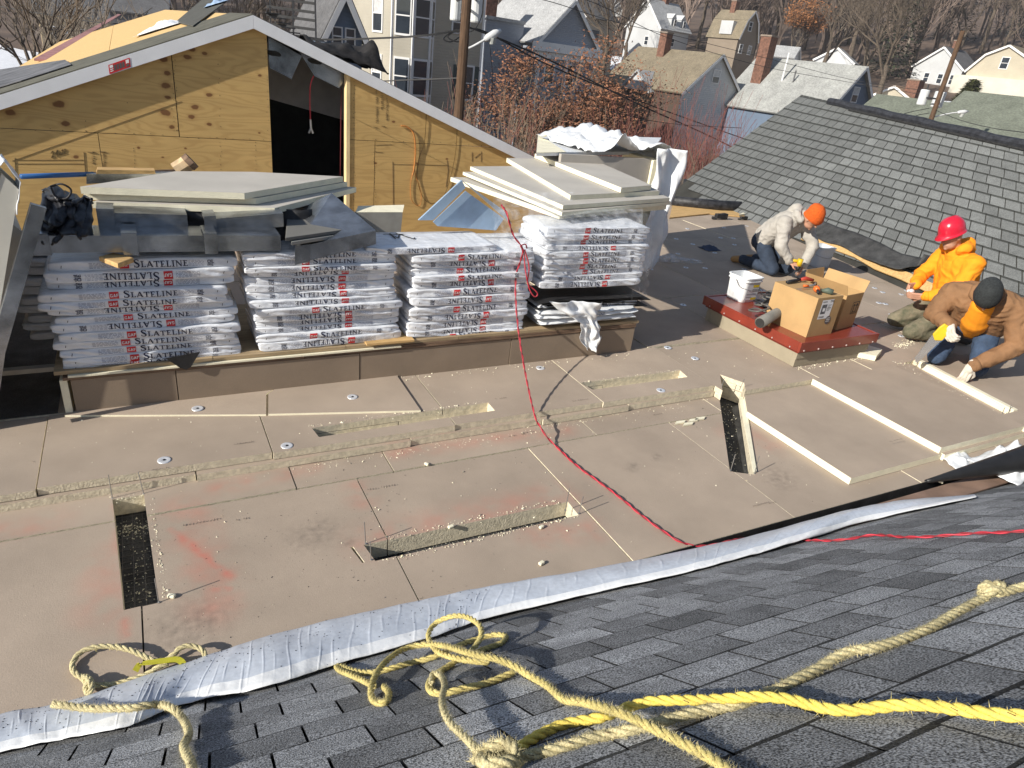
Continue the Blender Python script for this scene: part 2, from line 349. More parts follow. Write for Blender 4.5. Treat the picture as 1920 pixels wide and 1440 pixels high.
crumbs('foam_crumbs', [seg((0.6, 4.46), (3.8, 4.43), .03, ZU + .002), seg((7.0, 3.9), (7.7, 4.05), .035, ZU), seg((7.0, 3.9), (7.7, 4.05), .03, ZU), seg((5.3, 3.76), (6.3, 3.78), .02, ZU), seg((6.4, 2.5), (6.6, 3.6), .05, ZU), seg((5, 5), (9, 7), .5, ZU), seg((0.8, 3.94), (2.1, 3.95), .01, ZU), seg((3, 4.04), (4.06, 4.03), .01, ZU)], 'pale foam crumbs on the upper insulation layer by the curbs', 8, 900, (.003, .009))
crumbs('foam_crumbs', [lambda r: V((r.uniform(-1, 6), r.uniform(2.2, 3.6), .0)), lambda r: V((r.uniform(-.8, 6), r.uniform(3.75, 4.4), ZU))], 'scattered specks of foam all over the near roof boards', 9, 420, (.002, .007))
crumbs('grit', [lambda r: V((r.uniform(-1, 6), r.uniform(2.2, 3.6), .0)), lambda r: V((r.uniform(-.8, 1.2), r.uniform(2.2, 3.2), .0))], 'dark roofing grit specks scattered over the near roof boards', 11, 900, (.0012, .0035), BLACK)
CHL = {962: 'at the near side below the long slot', 1015: 'near the long slot', 800: 'on the joint behind the first long slot', 322: 'beside the near end of the left slot', 845: 'on the far lip of the long slot', 1668: 'right of the loose board corner', 1763: 'by the edge gap near the black roll'}
for px, py, s in [(962, 1118, .02), (1015, 990, .02), (1015, 1058, .022), (800, 872, .02), (322, 1120, .022), (845, 990, .022), (1470, 856, .0), (1668, 876, .028), (1763, 905, .02)]:
    if not s: continue
    p = P(px, py, 0); m = MB(); r = random.Random(px)
    m.box((0, 0, s * .4), (s * 1.6, s, s * .8), r.uniform(0, 3)); o = m.build('foam_chunk', FOAMW, origin=None, bevel=s * .25); o.location = p
    tag(o, 'small loose chunk of cut foam lying ' + CHL[px] + (' in front' if py == 1058 else ''), 'foam chunk', 'small foam chunks')
# faint factory date stamps on the facers (unreadable)
pr_ = MB(); rp = random.Random(44)
for px, py, n, z in [(262, 885, 9, ZU), (440, 833, 7, ZU), (930, 748, 6, ZU), (1075, 752, 9, ZU), (345, 985, 11, 0), (690, 918, 11, 0), (955, 818, 8, 0), (980, 812, 6, 0), (1670, 828, 9, ZU), (1410, 950, 10, 0), (1440, 945, 5, 0), (1225, 778, 6, 0), (445, 975, 4, 0)]:
    c = P(px, py, z + .0065)
    for k in range(n):
        if rp.random() < .15: continue
        x = c.x + k * .017; h = rp.uniform(.008, .016)
        pr_.box((x, c.y + rp.uniform(-.002, .002), c.z), (rp.uniform(.004, .010), h * .35, .0006)); pr_.box((x + rp.uniform(-.003, .003), c.y + h * .4, c.z), (.003, h * .8, .0006))
pr_.build('date_stamp', mat('faint grey stamp', (.23, .19, .155), .9, .2, 60), DECK, kind='stuff')
# metal fastening plates
pm = MB()
ring = [(0.0, .006), (.012, .002), (.02, .0055), (.030, .003), (.036, .0045), (.038, 0.0)]
K = 18
vs = []; 
for rr, zz in ring[1:]: vs += [(rr * math.cos(2 * math.pi * j / K), rr * math.sin(2 * math.pi * j / K), zz) for j in range(K)]
vs.append((0, 0, .002)); fs = []
for i in range(len(ring) - 2): fs += [(i * K + j, (i + 1) * K + j, (i + 1) * K + (j + 1) % K, i * K + (j + 1) % K) for j in range(K)]
fs += [(len(vs) - 1, j, (j + 1) % K) for j in range(K)]
pm.add(vs, fs); PLATE = pm.mesh('fastening_plate', mat('zinc plate', (0.72, 0.74, 0.78), 0.4, 0.06, metal=0.3), True)
sm = MB(); sm.tube([(0, 0, .001), (0, 0, .0055)], .008, 6); SCREWH = sm.mesh('screw_head', BLACK)
PL = [(308, 863, 0), (538, 836, 0), (371, 770, .0155), (661, 748, .0155), (1013, 690, .0), (1239, 732, 0), (1303, 672, 0), (1252, 652, 0), (1281, 572, 0), (1425, 555, 0), (1268, 448, 0), (1289, 429, 0), (1299, 458, 0), (1332, 467, 0), (1351, 446, 0), (1375, 447, 0), (1377, 459, 0), (1357, 427, 0), (1400, 424, 0), (1271, 476, 0), (1340, 474, 0), (1322, 503, 0), (1395, 505, 0), (1220, 505, 0), (1286, 502, 0), (1655, 548, 0), (1640, 540, 0), (1690, 552, 0), (1725, 575, 0), (1660, 570, 0), (1600, 565, 0), (1672, 590, 0), (1710, 600, 0), (1648, 568, 0), (1690, 630, 0), (1676, 592, 0), (1597, 580, 0), (1430, 545, 0), (1700, 545, 0), (1580, 515, 0)]
LBL = {0: 'bright round metal plate left of centre on the near step board', 1: 'bright round metal plate beside the slot end on the step', 2: 'round metal plate near the left curb end, half lit', 3: 'round metal plate below the second bundle stack', 4: 'round metal plate right of the red cord below the curb', 5: 'round metal plate just right of the long slot near the step edge', 6: 'round metal plate on sunlit board left of the red capped curb'}
for i, (x, y, dz) in enumerate(PL):
    o = link('fastening_plate', PLATE, loc=P(x, y, ZU + .001) + V((0, 0, dz)), rot=(0, 0, i))
    far = i > 6
    far_s = sorted([k for k, q_ in enumerate(PL) if k > 6 and q_[0] < 1420], key=lambda k: PL[k][0]); far_l = sorted([k for k, q_ in enumerate(PL) if k > 6 and q_[0] >= 1420], key=lambda k: PL[k][0])
    tag(o, LBL[i] if i in LBL else ('small round plate on the shaded far deck, number %d from left' % (far_s.index(i) + 1) if i in far_s else 'small round plate on the sunlit deck beyond the boxes, number %d from left' % (far_l.index(i) + 1)), 'fastening plate', 'round fastening plates on the insulation')
    link('screw_head', SCREWH, o)
# long screws standing at the slot ends
NL = [((1060, 957), (1068, 901)), ((1085, 963), (1089, 927)), ((211, 935), (203, 888)), ((270, 926), (268, 886)), ((686, 1020), (691, 978)), ((696, 1050), (697, 1014)), ((298, 1130), (304, 1090)), ((1370, 882), (1378, 846)), ((1415, 888), (1422, 852))]
NL2 = [((1354, 722), (1354, 702)), ((1388, 726), (1391, 705)), ((1705, 684), (1708, 660)), ((1720, 680), (1722, 662)), ((1893, 770), (1896, 752)), ((1880, 775), (1884, 757))]
NLAB = ['taller screw at right end of the long slot', 'shorter screw at right end of the long slot', 'screw at far left corner of the left slot', 'screw at far right corner of the left slot', 'screw behind the left end of the long slot', 'screw in front of the left end of the long slot', 'screw at near right corner of the left slot', 'screw at near left corner of the slanting slot', 'screw at near right corner of the slanting slot', 'screw at top left of the slanting slot', 'screw at top right of the slanting slot', 'left screw by the far end of the slot being sawn', 'right screw by the far end of the slot being sawn', 'right screw by the near end of the slot being sawn', 'left screw by the near end of the slot being sawn']
for i, (b, t) in enumerate(NL + NL2):
    z = 0.0 if i < len(NL) else ZU
    m = MB(); p = P(*b, z); L = [.17, .13, .16, .15, .15, .13, .14, .14, .14, .07, .08, .08, .07, .06, .06][i]
    tip = p + V((rnd.uniform(-.012, .012), rnd.uniform(-.01, .01), L))
    m.tube([p - V((0, 0, .03)), tip], .0028, 5)
    m.tube([p + V((0, 0, .001)), p + V((0, 0, .004))], .007, 6)
    m.build('long_screw', STEEL, label='thin upright ' + NLAB[i], cat='screw', group='long screws standing in the insulation')
# grid of the reinforcing mesh at the bottom of the left slots
gm = MB()
for i in range(30):
    y = 2.7 + i * .05; gm.boxb((-.4, y, -.1195), (2.3, y + .003, -.1165))
for i in range(54):
    x = -.4 + i * .05; gm.boxb((x, 2.6, -.1195), (x + .003, 4.0, -.1172))
gm.build('mesh_reinforcement', mat('grey mesh strands', (0.16, 0.15, 0.14), .8, .2), DECK)
# edge wood, black gap
eb = MB(); eb.prism([(-1.5, 2.19, -.05), (9, 2.0, -.05), (9, 1.7, -.05), (-1.5, 1.9, -.05)], (0, 0, .012)); eb.build('edge_plank', WOODB, DECK)
eb = MB(); eb.prism([(1.6, 2.105, -.03), (7.5, 2.02, -.03), (7.5, 1.86, .0), (1.6, 1.93, .0)], (0, 0, .012)); eb.build('edge_plank', mat('brown stained edge', (0.26, 0.17, 0.125), .8, .2, 3, .1, 30), DECK)
eb = MB(); eb.prism([(1.7, 2.168, -.10), (7.2, 2.069, -.10), (7.2, 2.069, .004), (1.7, 2.168, .004)], (0, -.004, 0)); eb.build('edge_shade_strip', BLACK, DECK)  # black strip added to paint the shade in the gap at the board edge
# ================================================================== near shingle roof (camera stands on it)
KF = 0.80
FN = V((.05 * KF, KF, 1)).normalized(); F0 = V((0, 2.12, 0))
fe = V((1, -.05, 0)).normalized(); fu = FN.cross(fe).normalized()      # fu points down-slope (+y)
if fu.y > 0: fu = -fu                                                       # make it up-slope (-y)
def SHING(name, c, big, sp=.8):
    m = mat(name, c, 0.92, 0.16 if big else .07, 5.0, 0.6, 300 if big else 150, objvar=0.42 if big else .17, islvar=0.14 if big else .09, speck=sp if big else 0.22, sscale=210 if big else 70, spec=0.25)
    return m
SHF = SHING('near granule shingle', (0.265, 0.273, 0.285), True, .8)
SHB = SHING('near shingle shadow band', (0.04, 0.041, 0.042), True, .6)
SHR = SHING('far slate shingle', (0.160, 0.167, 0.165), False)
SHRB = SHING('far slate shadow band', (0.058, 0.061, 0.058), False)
def front_pt(x, yp, h=0.0):
    return V((x, yp - .05 * x, KF * (2.12 - yp))) + FN * h
fr = MB(); fr.prism([front_pt(-3.5, 2.19, -.02), front_pt(9, 2.19, -.02), front_pt(9, -1.2, -.02), front_pt(-3.5, -1.2, -.02)], FN * -.05)
FROOF = fr.build('front_roof', FELT, kind='structure')
def tabmesh(name, w, l, t, mt, warp=0.0):
    """thin tab: x along the course, y up-slope, butt edge raised"""
    m = MB()
    nx = 3
    wig = lambda i, s: .0012 * math.sin(i * 2.3 + w * 900 + s * 4 + warp * 3000)
    top = [(-w / 2 + w * i / nx, wig(i, 0), t + warp * (0.5 - abs(i / nx - .5))) for i in range(nx + 1)]; back = [(-w / 2 + w * i / nx, l, 0.0005) for i in range(nx + 1)]
    bot = [(p[0], 0, -0.004) for p in top]; mid = [(-w / 2 + w * i / nx, l * .83 + wig(i, 1) * 2, .0005 + (t - .0005) * .17) for i in range(nx + 1)]
    vs = top + back + bot + mid; n = nx + 1; fs = []; mi = []
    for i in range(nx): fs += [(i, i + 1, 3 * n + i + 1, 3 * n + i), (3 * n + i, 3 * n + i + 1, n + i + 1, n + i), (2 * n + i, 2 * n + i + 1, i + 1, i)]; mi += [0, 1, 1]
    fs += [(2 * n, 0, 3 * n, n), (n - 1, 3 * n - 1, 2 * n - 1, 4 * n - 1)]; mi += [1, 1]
    m.v = vs; m.f = fs; m.m = mi; return m.mesh(name, mt)
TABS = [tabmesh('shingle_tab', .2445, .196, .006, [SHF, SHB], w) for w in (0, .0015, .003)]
cand = []
for i in range(20):
    yp = 2.148 - i * .146; off = [.235, .0, .11, .225, .13, .245, .14, .005, .14, .04, .16, .09, .23, .1][i % 14]
    for j in range(-13, 34):
        x = off + j * .252 - .126
        c = front_pt(x, yp - .075, .0); p = proj(c)
        vis = -60 < p[0] < 1980 and -60 < p[1] < 1500
        cand.append((0 if vis else 1, (c - ORG).length, i, x, yp))
cand.sort()
Mrot = Matrix((fe, fu, FN)).transposed().to_4x4()
rest = MB(); nvis = 0
for k, (hid, d, i, x, yp) in enumerate(cand):
    r = random.Random(i * 1000 + int(x * 50) + 7)
    pos = front_pt(x, yp + r.uniform(-.003, .003), .0035)
    me = TABS[r.randrange(3)]
    mw = Matrix.Translation(pos) @ Mrot @ Matrix.Rotation(r.uniform(-.006, .006), 4, 'Z')
    if k < 300 and not hid:
        o = link('shingle_tab', me, FROOF); o.matrix_local = mw; nvis += 1
    else:
        n0 = len(rest.v); rest.v += [tuple(mw @ v.co) for v in me.vertices]; rest.f += [tuple(j + n0 for j in p.vertices) for p in me.polygons]; rest.m += [p.material_index for p in me.polygons]
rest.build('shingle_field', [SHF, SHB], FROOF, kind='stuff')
# starter strip and black edge under the membrane
# ================================================================== far shingle roof at the right
TH, KR = 0.25, 0.85
rr_ = V((math.cos(TH), -math.sin(TH), 0)); ee_ = V((math.sin(TH), math.cos(TH), 0))
RN = V((-KR * rr_.x, -KR * rr_.y, 1)).normalized(); RA = P(1700, 525, .2)
q = lambda x, y: PN(x, y, RN, RA)
B0, T0, T1, B1 = q(1258, 360), q(1500, 180), q(1960, 284), q(2010, 640)
mid = q(1718, 507)
def rpt(u, s, h=0.0):
    """u 0..1 far->near, s 0..1 eave->ridge"""
    b = B0.lerp(B1, u); t = T0.lerp(T1, u); return b.lerp(t, s) + RN * h
ext = 1.35
rb_ = MB(); rb_.prism([rpt(-.0, -.1, -.014), rpt(ext, -.1, -.014), rpt(ext, 1, -.014), rpt(0, 1, -.014)], RN * -.08)
RROOF = rb_.build('side_roof', mat('olive roof felt', (0.04, 0.039, 0.034), .8, .2, 3, .3, 60), kind='structure')
bk = MB()                                                      # the far slope of the same roof
down = V((rr_.x, rr_.y, -KR)) * 3.5
bk.prism([rpt(0, 1, -.014), rpt(ext, 1, -.014), rpt(ext, 1, -.014) + down, rpt(0, 1, -.014) + down], V((0, 0, -.1))); bk.build('back_slope', SHR, RROOF)
gb = MB(); gb.prism([rpt(.004, -.1, -.1), rpt(.004, 1, -.1), rpt(.004, 1, -.1) + down, rpt(.004, -.1, -.1) + V((0, 0, -5)), ], ee_ * -.1); gb.build('gable_wall', mat('side wall', (.35, .34, .32), .8), RROOF)
NROW = 16
blen = (B1 - B0).length; tlen = (T1 - T0).length
cells = []
for i in range(NROW):
    s0, s1 = (i + .0) / NROW, (i + 1.0) / NROW
    n = int(ext * ((blen * (1 - s0) + tlen * s0)) / .262); offs = rnd.random()
    for j in range(n + 1):
        u0 = max(0, (j - offs) / n * ext); u1 = min(ext, (j + 1 - offs) / n * ext)
        if u1 - u0 < .004: continue
        if i == 0 and u0 < .12: continue
        if i == 1 and u0 < .02: continue
        cells.append((s0, s1, u0, u1))
def cellgeo(c):
    s0, s1, u0, u1 = c; g = .0010; sb = s1 - .009; r = random.Random(int(u0 * 9999) + int(s0 * 99))
    e = .0 if c[0] > 0 else 0; h = .013 + r.uniform(-.001, .002)
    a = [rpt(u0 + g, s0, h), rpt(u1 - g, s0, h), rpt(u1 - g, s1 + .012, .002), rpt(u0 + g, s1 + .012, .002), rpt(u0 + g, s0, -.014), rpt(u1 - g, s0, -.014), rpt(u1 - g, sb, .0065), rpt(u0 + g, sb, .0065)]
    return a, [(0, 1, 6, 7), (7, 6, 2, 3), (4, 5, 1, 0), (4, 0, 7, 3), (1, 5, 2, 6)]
def cvis(c):
    p = proj(rpt((c[2] + c[3]) / 2, (c[0] + c[1]) / 2)); return -30 < p[0] < 1950 and -30 < p[1] < 1470
cells.sort(key=lambda c: (not cvis(c), (rpt((c[2] + c[3]) / 2, (c[0] + c[1]) / 2) - ORG).length))
rest = MB()
for k, c in enumerate(cells):
    vs, fs = cellgeo(c)
    fs = [tuple(reversed(f)) for f in fs] if (vs[1] - vs[0]).cross(vs[3] - vs[0]).dot(RN) < 0 else fs
    if k < 300:
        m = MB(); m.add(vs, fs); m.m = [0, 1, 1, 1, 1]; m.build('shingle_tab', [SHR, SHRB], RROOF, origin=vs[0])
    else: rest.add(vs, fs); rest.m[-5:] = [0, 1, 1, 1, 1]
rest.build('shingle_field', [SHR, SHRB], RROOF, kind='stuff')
# ridge cap: thick dark vent strip
rc = MB()
rcp = [rpt(u, 1.0, .03) for u in np.linspace(.18, ext, 20)]
for i in range(len(rcp) - 1): rcp[i] = rcp[i] + V((0, 0, .012 * math.sin(i * 2.1)))
rc.tube(rcp, .075, 8); rc.build('ridge_vent', mat('dark ridge roll', (.03, .032, .04), .7, .3, 12, .5, 60), RROOF)
rc = MB(); rc.prism([rpt(.3, .965, .02), rpt(ext, .955, .02), rpt(ext, 1, .03), rpt(.3, 1, .03)], RN * .014); rc.build('ridge_mesh', mat('dark matted vent', (.028, .028, .028), .95, .5, 40, .8, 90), RROOF)
# yellow sheathing edge and curled black felt along the foot of that roof
eo = MB(); pts = [PN(x, y, RN, RA) + RN * .03 for x, y in [(1503, 452), (1530, 463), (1560, 470), (1603, 486), (1640, 508), (1690, 528), (1740, 552), (1790, 570), (1850, 600), (1990, 660)]]
for k, (a, b) in enumerate(zip(pts, pts[1:])):
    ww = (rr_ + V((0, 0, KR))).normalized() * .15; eo.prism([a, b, b + ww, a + ww], RN * .02)
eo.build('sheathing_edge', WOODY, RROOF)
cf = MB()
fl = [(1500, 442, .02), (1540, 460, .02), (1570, 470, .02), (1612, 490, .03), (1650, 512, .10), (1690, 522, .16), (1722, 524, .24), (1740, 510, .42)]
def flap(u, v):
    t = u * (len(fl) - 1); i = min(int(t), len(fl) - 2); f = t - i
    x = fl[i][0] + (fl[i + 1][0] - fl[i][0]) * f; y = fl[i][1] + (fl[i + 1][1] - fl[i][1]) * f; lift = fl[i][2] + (fl[i + 1][2] - fl[i][2]) * f
    base = PN(x + 2, y - 4, RN, RA) + RN * .04; top = base + (rr_ + V((0, 0, KR))).normalized() * .36
    return base.lerp(top, v) + RN * (.02 + .55 * lift * (1 - v) ** 2) + V((0, 0, .015 * math.sin(u * 25) * (1 - v)))
cf.grid(flap, 40, 8); cf.build('felt_flap', FELT, RROOF, True, solid=.006)
# ================================================================== white membrane strip along the roof edge
top = [(-200, 1400), (0, 1343), (133, 1318), (280, 1268), (397, 1230), (500, 1196), (640, 1160), (798, 1126), (936, 1098), (1089, 1073), (1280, 1036), (1430, 1003), (1575, 964), (1687, 942), (1819, 933)]
bot = [(-200, 1466), (0, 1417), (120, 1392), (240, 1368), (343, 1327), (500, 1293), (630, 1252), (798, 1203), (911, 1166), (1096, 1121), (1280, 1079), (1390, 1050), (1500, 1019), (1624, 981), (1830, 936)]
tp = cr([P(x, y, .012) for x, y in top], 30); bp_ = cr([PN(x, y, FN, F0 + FN * .012) for x, y in bot], 30)
NUm = len(tp) - 1
rw = random.Random(12); ridges = []
u = 0.02
while u < .97:
    ridges.append((u, rw.uniform(-.0025, .003), rw.uniform(.25, .9), rw.uniform(.15, .55), rw.uniform(.0025, .005), rw.uniform(0, 6))); u += rw.uniform(.006, .018)
def memb(uu, v):
    t = uu * NUm; i = min(int(t), NUm - 1); f = t - i
    a = tp[i].lerp(tp[i + 1], f); b = bp_[i].lerp(bp_[i + 1], f); w = (b - a).length
    p = a.lerp(b, v)
    h = .016 + .22 * w * (v * (1 - v)) * 1.0 + .006 * nz(uu * 40, v * 2)
    h *= min(1, w / .1)
    if v > .8: h += .0025 * nz(uu * 90, v * 3, 5) + .006 * max(0, nz(uu * 28, 1.5))
    if v < .05: h = .006 + .004 * nz(uu * 60, 3)
    for (ur, sk, vc, vl, hh, ph) in ridges:
        du = uu - ur - sk * (v - .5) * 1.6 - .0008 * math.sin(v * 9 + ph)
        if abs(du) < .0012 and abs(v - vc) < vl: h += hh * (1 - abs(du) / .0012) * (1 - ((v - vc) / vl) ** 2) * .55
    return p + V((0, .15, .95)).normalized() * h
mm = MB(); mm.grid(memb, 1500, 16); mm.m = [0 if i // 1500 < 13 else 1 for i in range(len(mm.f))]
MEMB = mat('bluish white membrane', (0.56, 0.61, 0.69), 0.33, 0.05, 5, 0.15, 30, speck=0.05, sscale=40, spec=.5)
mo = mm.build('membrane_strip', [MEMB, WPLAST], None, True, label='long wrinkled white membrane strip lying along the foot of the near shingle roof', cat='membrane', solid=.002)
sp = MB(); rr2 = random.Random(4)
for i in range(430):
    uu = rr2.uniform(.05, .62) ** 1.2; v = min(.97, max(.03, rr2.gauss(.35, .25))); p = memb(uu, v); s = rr2.uniform(.0012, .004)
    sp.box(p + V((0, 0, .001)), (s, s, s), rr2.uniform(0, 3))
sp.build('grit', BLACK, kind='stuff', label='black grit specks lying on the white membrane strip')
# black membrane roll end and white plastic at the right edge of the frame
rl = MB()
def roll(u, v):
    a = P(1735, 905, .03).lerp(P(1990, 870, .05), u); r = .012 + .10 * min(1, u * 1.4) ; an = -0.6 + v * 5.2
    rr = r * (1 - .25 * v)
    return a + V((.0, -math.cos(an) * rr, r + math.sin(an) * rr)) 
rl.grid(roll, 20, 26); rl.build('membrane_roll', mat('black rubber sheet', (.02, .02, .021), .42, .2, 6, .1, 20), None, True, solid=.004, label='loosely curled black membrane roll at right edge beside white plastic', cat='membrane roll')
def crumple(name, c, ax, ay, h, mt, seed, label, cat, nu=26, nv=20, up=V((0, 0, 1)), sc=6.0, kind=None, edge=.02):
    m = MB(); c = V(c); ax = V(ax); ay = V(ay)
    def f(u, v):
        r = math.sqrt((2 * u - 1) ** 2 + (2 * v - 1) ** 2)
        n = noise.noise(V((u * sc, v * sc, seed))) + .5 * noise.noise(V((u * sc * 2.3, v * sc * 2.3, seed + 9))) + .3 * abs(noise.noise(V((u * sc * 5, v * sc * 5, seed + 3))))
        fall = max(0, 1 - r * r * .9)
        return c + ax * (u - .5) * (1 + .12 * noise.noise(V((v * 5, seed, 1)))) + ay * (v - .5) * (1 + .12 * noise.noise(V((u * 5, seed, 4)))) + up * (max(.004, h * fall * (.75 + .8 * n)) + edge * .3 * abs(n))
    m.grid(f, nu, nv); return m.build(name, mt, None, True, solid=.003, label=label, cat=cat, kind=kind)
crumple('plastic_sheet', P(1890, 872, .04), (.55, .05, 0), (.0, .36, 0), .16, WPLAST, 3.3, 'crumpled white plastic sheet behind the black roll at right edge', 'plastic sheet', sc=4)
crumple('plastic_sheet', P(1808, 880, .02) + V((.1, .1, 0)), (.34, .1, 0), (.1, .22, 0), .03, WPLAST, 7.3, 'flat white plastic corner sticking out left of the black roll', 'plastic sheet', sc=3)
# ================================================================== plywood gable building
YW = 8.6
w3 = lambda x, y, d=0: PV(x, y, YW - d)
def onL(x): a, b = w3(0, 177), w3(472, 28); return a.z + (b.z - a.z) * (x - a.x) / (b.x - a.x)
def onR(x): a, b = w3(472, 28), w3(997, 293); return a.z + (b.z - a.z) * (x - a.x) / (b.x - a.x)
PK = w3(472, 28)
GB = empty('gable_building', (PK.x, YW, 0), 0, 'small plywood clad gable building with a tall dark doorway', 'building')
gl = V((PK.x, YW, 0)); gq = lambda p: V(p) - gl
PLY = mat('knotty plywood', (0.61, 0.405, 0.155), 0.72, 0.06, 1.6, 0.08, 50, stretch=(1, 1, 5))
N, L, b_, src = colour_chain(PLY)
tc = N.new('ShaderNodeTexCoord'); oi = N.new('ShaderNodeObjectInfo')
mp = N.new('ShaderNodeVectorMath'); mp.operation = 'MULTIPLY_ADD'; mp.inputs[1].default_value = (.8, 1, 4.2); L.new(tc.outputs['Object'], mp.inputs[0])
sc_ = N.new('ShaderNodeVectorMath'); sc_.operation = 'SCALE'; sc_.inputs[0].default_value = (13, 7, 31); L.new(oi.outputs['Random'], sc_.inputs['Scale']); L.new(sc_.outputs[0], mp.inputs[2])
ng = N.new('ShaderNodeTexNoise'); ng.inputs['Scale'].default_value = 0.8; ng.inputs['Detail'].default_value = 2.5; L.new(mp.outputs[0], ng.inputs['Vector'])
wv = N.new('ShaderNodeMath'); wv.operation = 'MULTIPLY'; wv.inputs[1].default_value = 110; L.new(ng.outputs[0], wv.inputs[0])
sn = N.new('ShaderNodeMath'); sn.operation = 'SINE'; L.new(wv.outputs[0], sn.inputs[0])
mr = N.new('ShaderNodeMapRange'); mr.inputs[1].default_value = -.1; mr.inputs[2].default_value = 1.0; mr.inputs[3].default_value = 0; mr.inputs[4].default_value = .26; L.new(sn.outputs[0], mr.inputs[0])
mx = N.new('ShaderNodeMix'); mx.data_type = 'RGBA'; L.new(mr.outputs[0], mx.inputs[0]); L.new(src, mx.inputs[6]); mx.inputs[7].default_value = (0.34, 0.18, 0.055, 1)
L.new(mx.outputs[2], b_.inputs['Base Color'])
def add_knot(m, p, w):
    N, L, b, src = colour_chain(m); g = N.new('ShaderNodeNewGeometry'); nn = N.new('ShaderNodeTexNoise'); nn.inputs['Scale'].default_value = 14; L.new(g.outputs['Position'], nn.inputs['Vector'])
    ad = N.new('ShaderNodeVectorMath'); ad.operation = 'MULTIPLY_ADD'; ad.inputs[1].default_value = (w * .6,) * 3; L.new(nn.outputs['Color'], ad.inputs[0]); L.new(g.outputs['Position'], ad.inputs[2])
    sb = N.new('ShaderNodeVectorMath'); sb.operation = 'SUBTRACT'; L.new(ad.outputs[0], sb.inputs[0]); sb.inputs[1].default_value = V(p) + V((w * .3,) * 3)
    ml = N.new('ShaderNodeVectorMath'); ml.operation = 'MULTIPLY'; ml.inputs[1].default_value = (.75, 0, 1.15); L.new(sb.outputs[0], ml.inputs[0])
    ln = N.new('ShaderNodeVectorMath'); ln.operation = 'LENGTH'; L.new(ml.outputs[0], ln.inputs[0])
    w *= .8
    for r0, r1, c, st in ((w * 1.3, w * .5, (.40, .22, .075), .55), (w * .72, w * .5, (.17, .07, .025), .9)):
        mr = N.new('ShaderNodeMapRange'); mr.inputs[1].default_value = r0; mr.inputs[2].default_value = r1; mr.inputs[3].default_value = 0; mr.inputs[4].default_value = st; L.new(ln.outputs['Value'], mr.inputs[0])
        mx = N.new('ShaderNodeMix'); mx.data_type = 'RGBA'; L.new(mr.outputs[0], mx.inputs[0]); L.new(src, mx.inputs[6]); mx.inputs[7].default_value = (*c, 1); src = mx.outputs[2]
    L.new(src, b.inputs['Base Color'])
# knots: real spots at the places seen on the sheets (object space = world space of the sheet's wall)
for kx, ky, kw in [(110, 195, .075), (123, 232, .06), (20, 212, .07), (307, 111, .06), (352, 107, .06), (384, 100, .04), (360, 92, .05), (314, 138, .05), (311, 160, .07), (314, 182, .045), (311, 211, .07), (322, 238, .045), (366, 201, .055), (360, 219, .05), (392, 233, .045), (392, 178, .045), (486, 249, .02), (487, 141, .03), (142, 294, .035), (260, 277, .025), (738, 228, .03), (782, 306, .03), (838, 298, .025), (305, 295, .02), (348, 278, .02), (704, 306, .03)]:
    p = w3(kx, ky); add_knot(PLY, p, kw)
def sheet(pts, name='plywood_sheet', th=.015, front=0.0, mt=PLY):
    m = MB(); m.prism([gq(p) + V((0, -front, 0)) for p in pts], (0, th, 0)); return m.build(name, mt, GB)
def wx(px, py=250): return w3(px, py).x
zb = .06
xo0, xo1 = w3(507, 230).x, w3(656, 250).x
xs = w3(329, 180).x
def zt(x): return (onL(x) if x <= PK.x else onR(x)) - .12
zj = w3(250, 252).z
gp_ = .004
xl_ = (zj - zt(0)) / (onL(1) - onL(0))
sheet([(xl_, YW, zj), (xs - gp_, YW, zj), (xs - gp_, YW, zt(xs))])
sheet([(xs + gp_, YW, zj), (xo0, YW, zj), (xo0, YW, zt(xo0)), (PK.x, YW, zt(PK.x)), (xs + gp_, YW, zt(xs))] if xo0 > PK.x else [(xs + gp_, YW, zj), (xo0, YW, zj), (xo0, YW, zt(xo0)), (xs + gp_, YW, zt(xs))])
sheet([(-3.6, YW, zb), (-.33, YW, zb), (-.33, YW, zj - gp_ * 1.5), (xl_ - .02, YW, zj - gp_ * 1.5), (-3.6, YW, max(zb + .02, zt(-3.6)))] if xl_ < -.4 else [(-3.6, YW, zb), (-.33, YW, zb), (-.33, YW, zt(-.33)), (-3.6, YW, max(zb + .02, zt(-3.6)))])
sheet([(-.324, YW, zb), (xo0, YW, zb), (xo0, YW, zj - gp_ * 1.5), (-.324, YW, zj - gp_ * 1.5)])
zj2 = w3(760, 267).z; xv = w3(702, 330).x; xe = 5.6
xm = PK.x + (zt(PK.x) - zj2) / ((onR(2) - onR(3)))
sheet([(xo1, YW, zj2), (xm, YW, zj2), (xo1, YW, zt(xo1))])
sheet([(xo1, YW, zb), (xv - gp_, YW, zb), (xv - gp_, YW, zj2 - gp_ * 1.5), (xo1, YW, zj2 - gp_ * 1.5)])
sheet([(xv + gp_, YW, zb), (xe, YW, zb), (xe, YW, zt(xe)), (xm, YW, zj2 - gp_ * 1.5), (xv + gp_, YW, zj2 - gp_ * 1.5)])
# pale stud on the edge of the doorway
m = MB(); m.boxb(gq((xo1 - .045, YW - .012, zb)), gq((xo1 - .002, YW + .10, zt(xo1) + .02))); m.build('door_stud', mat('new pine stud', (.78, .60, .33), .7, .08, 4, stretch=(6, 6, 1)), GB)
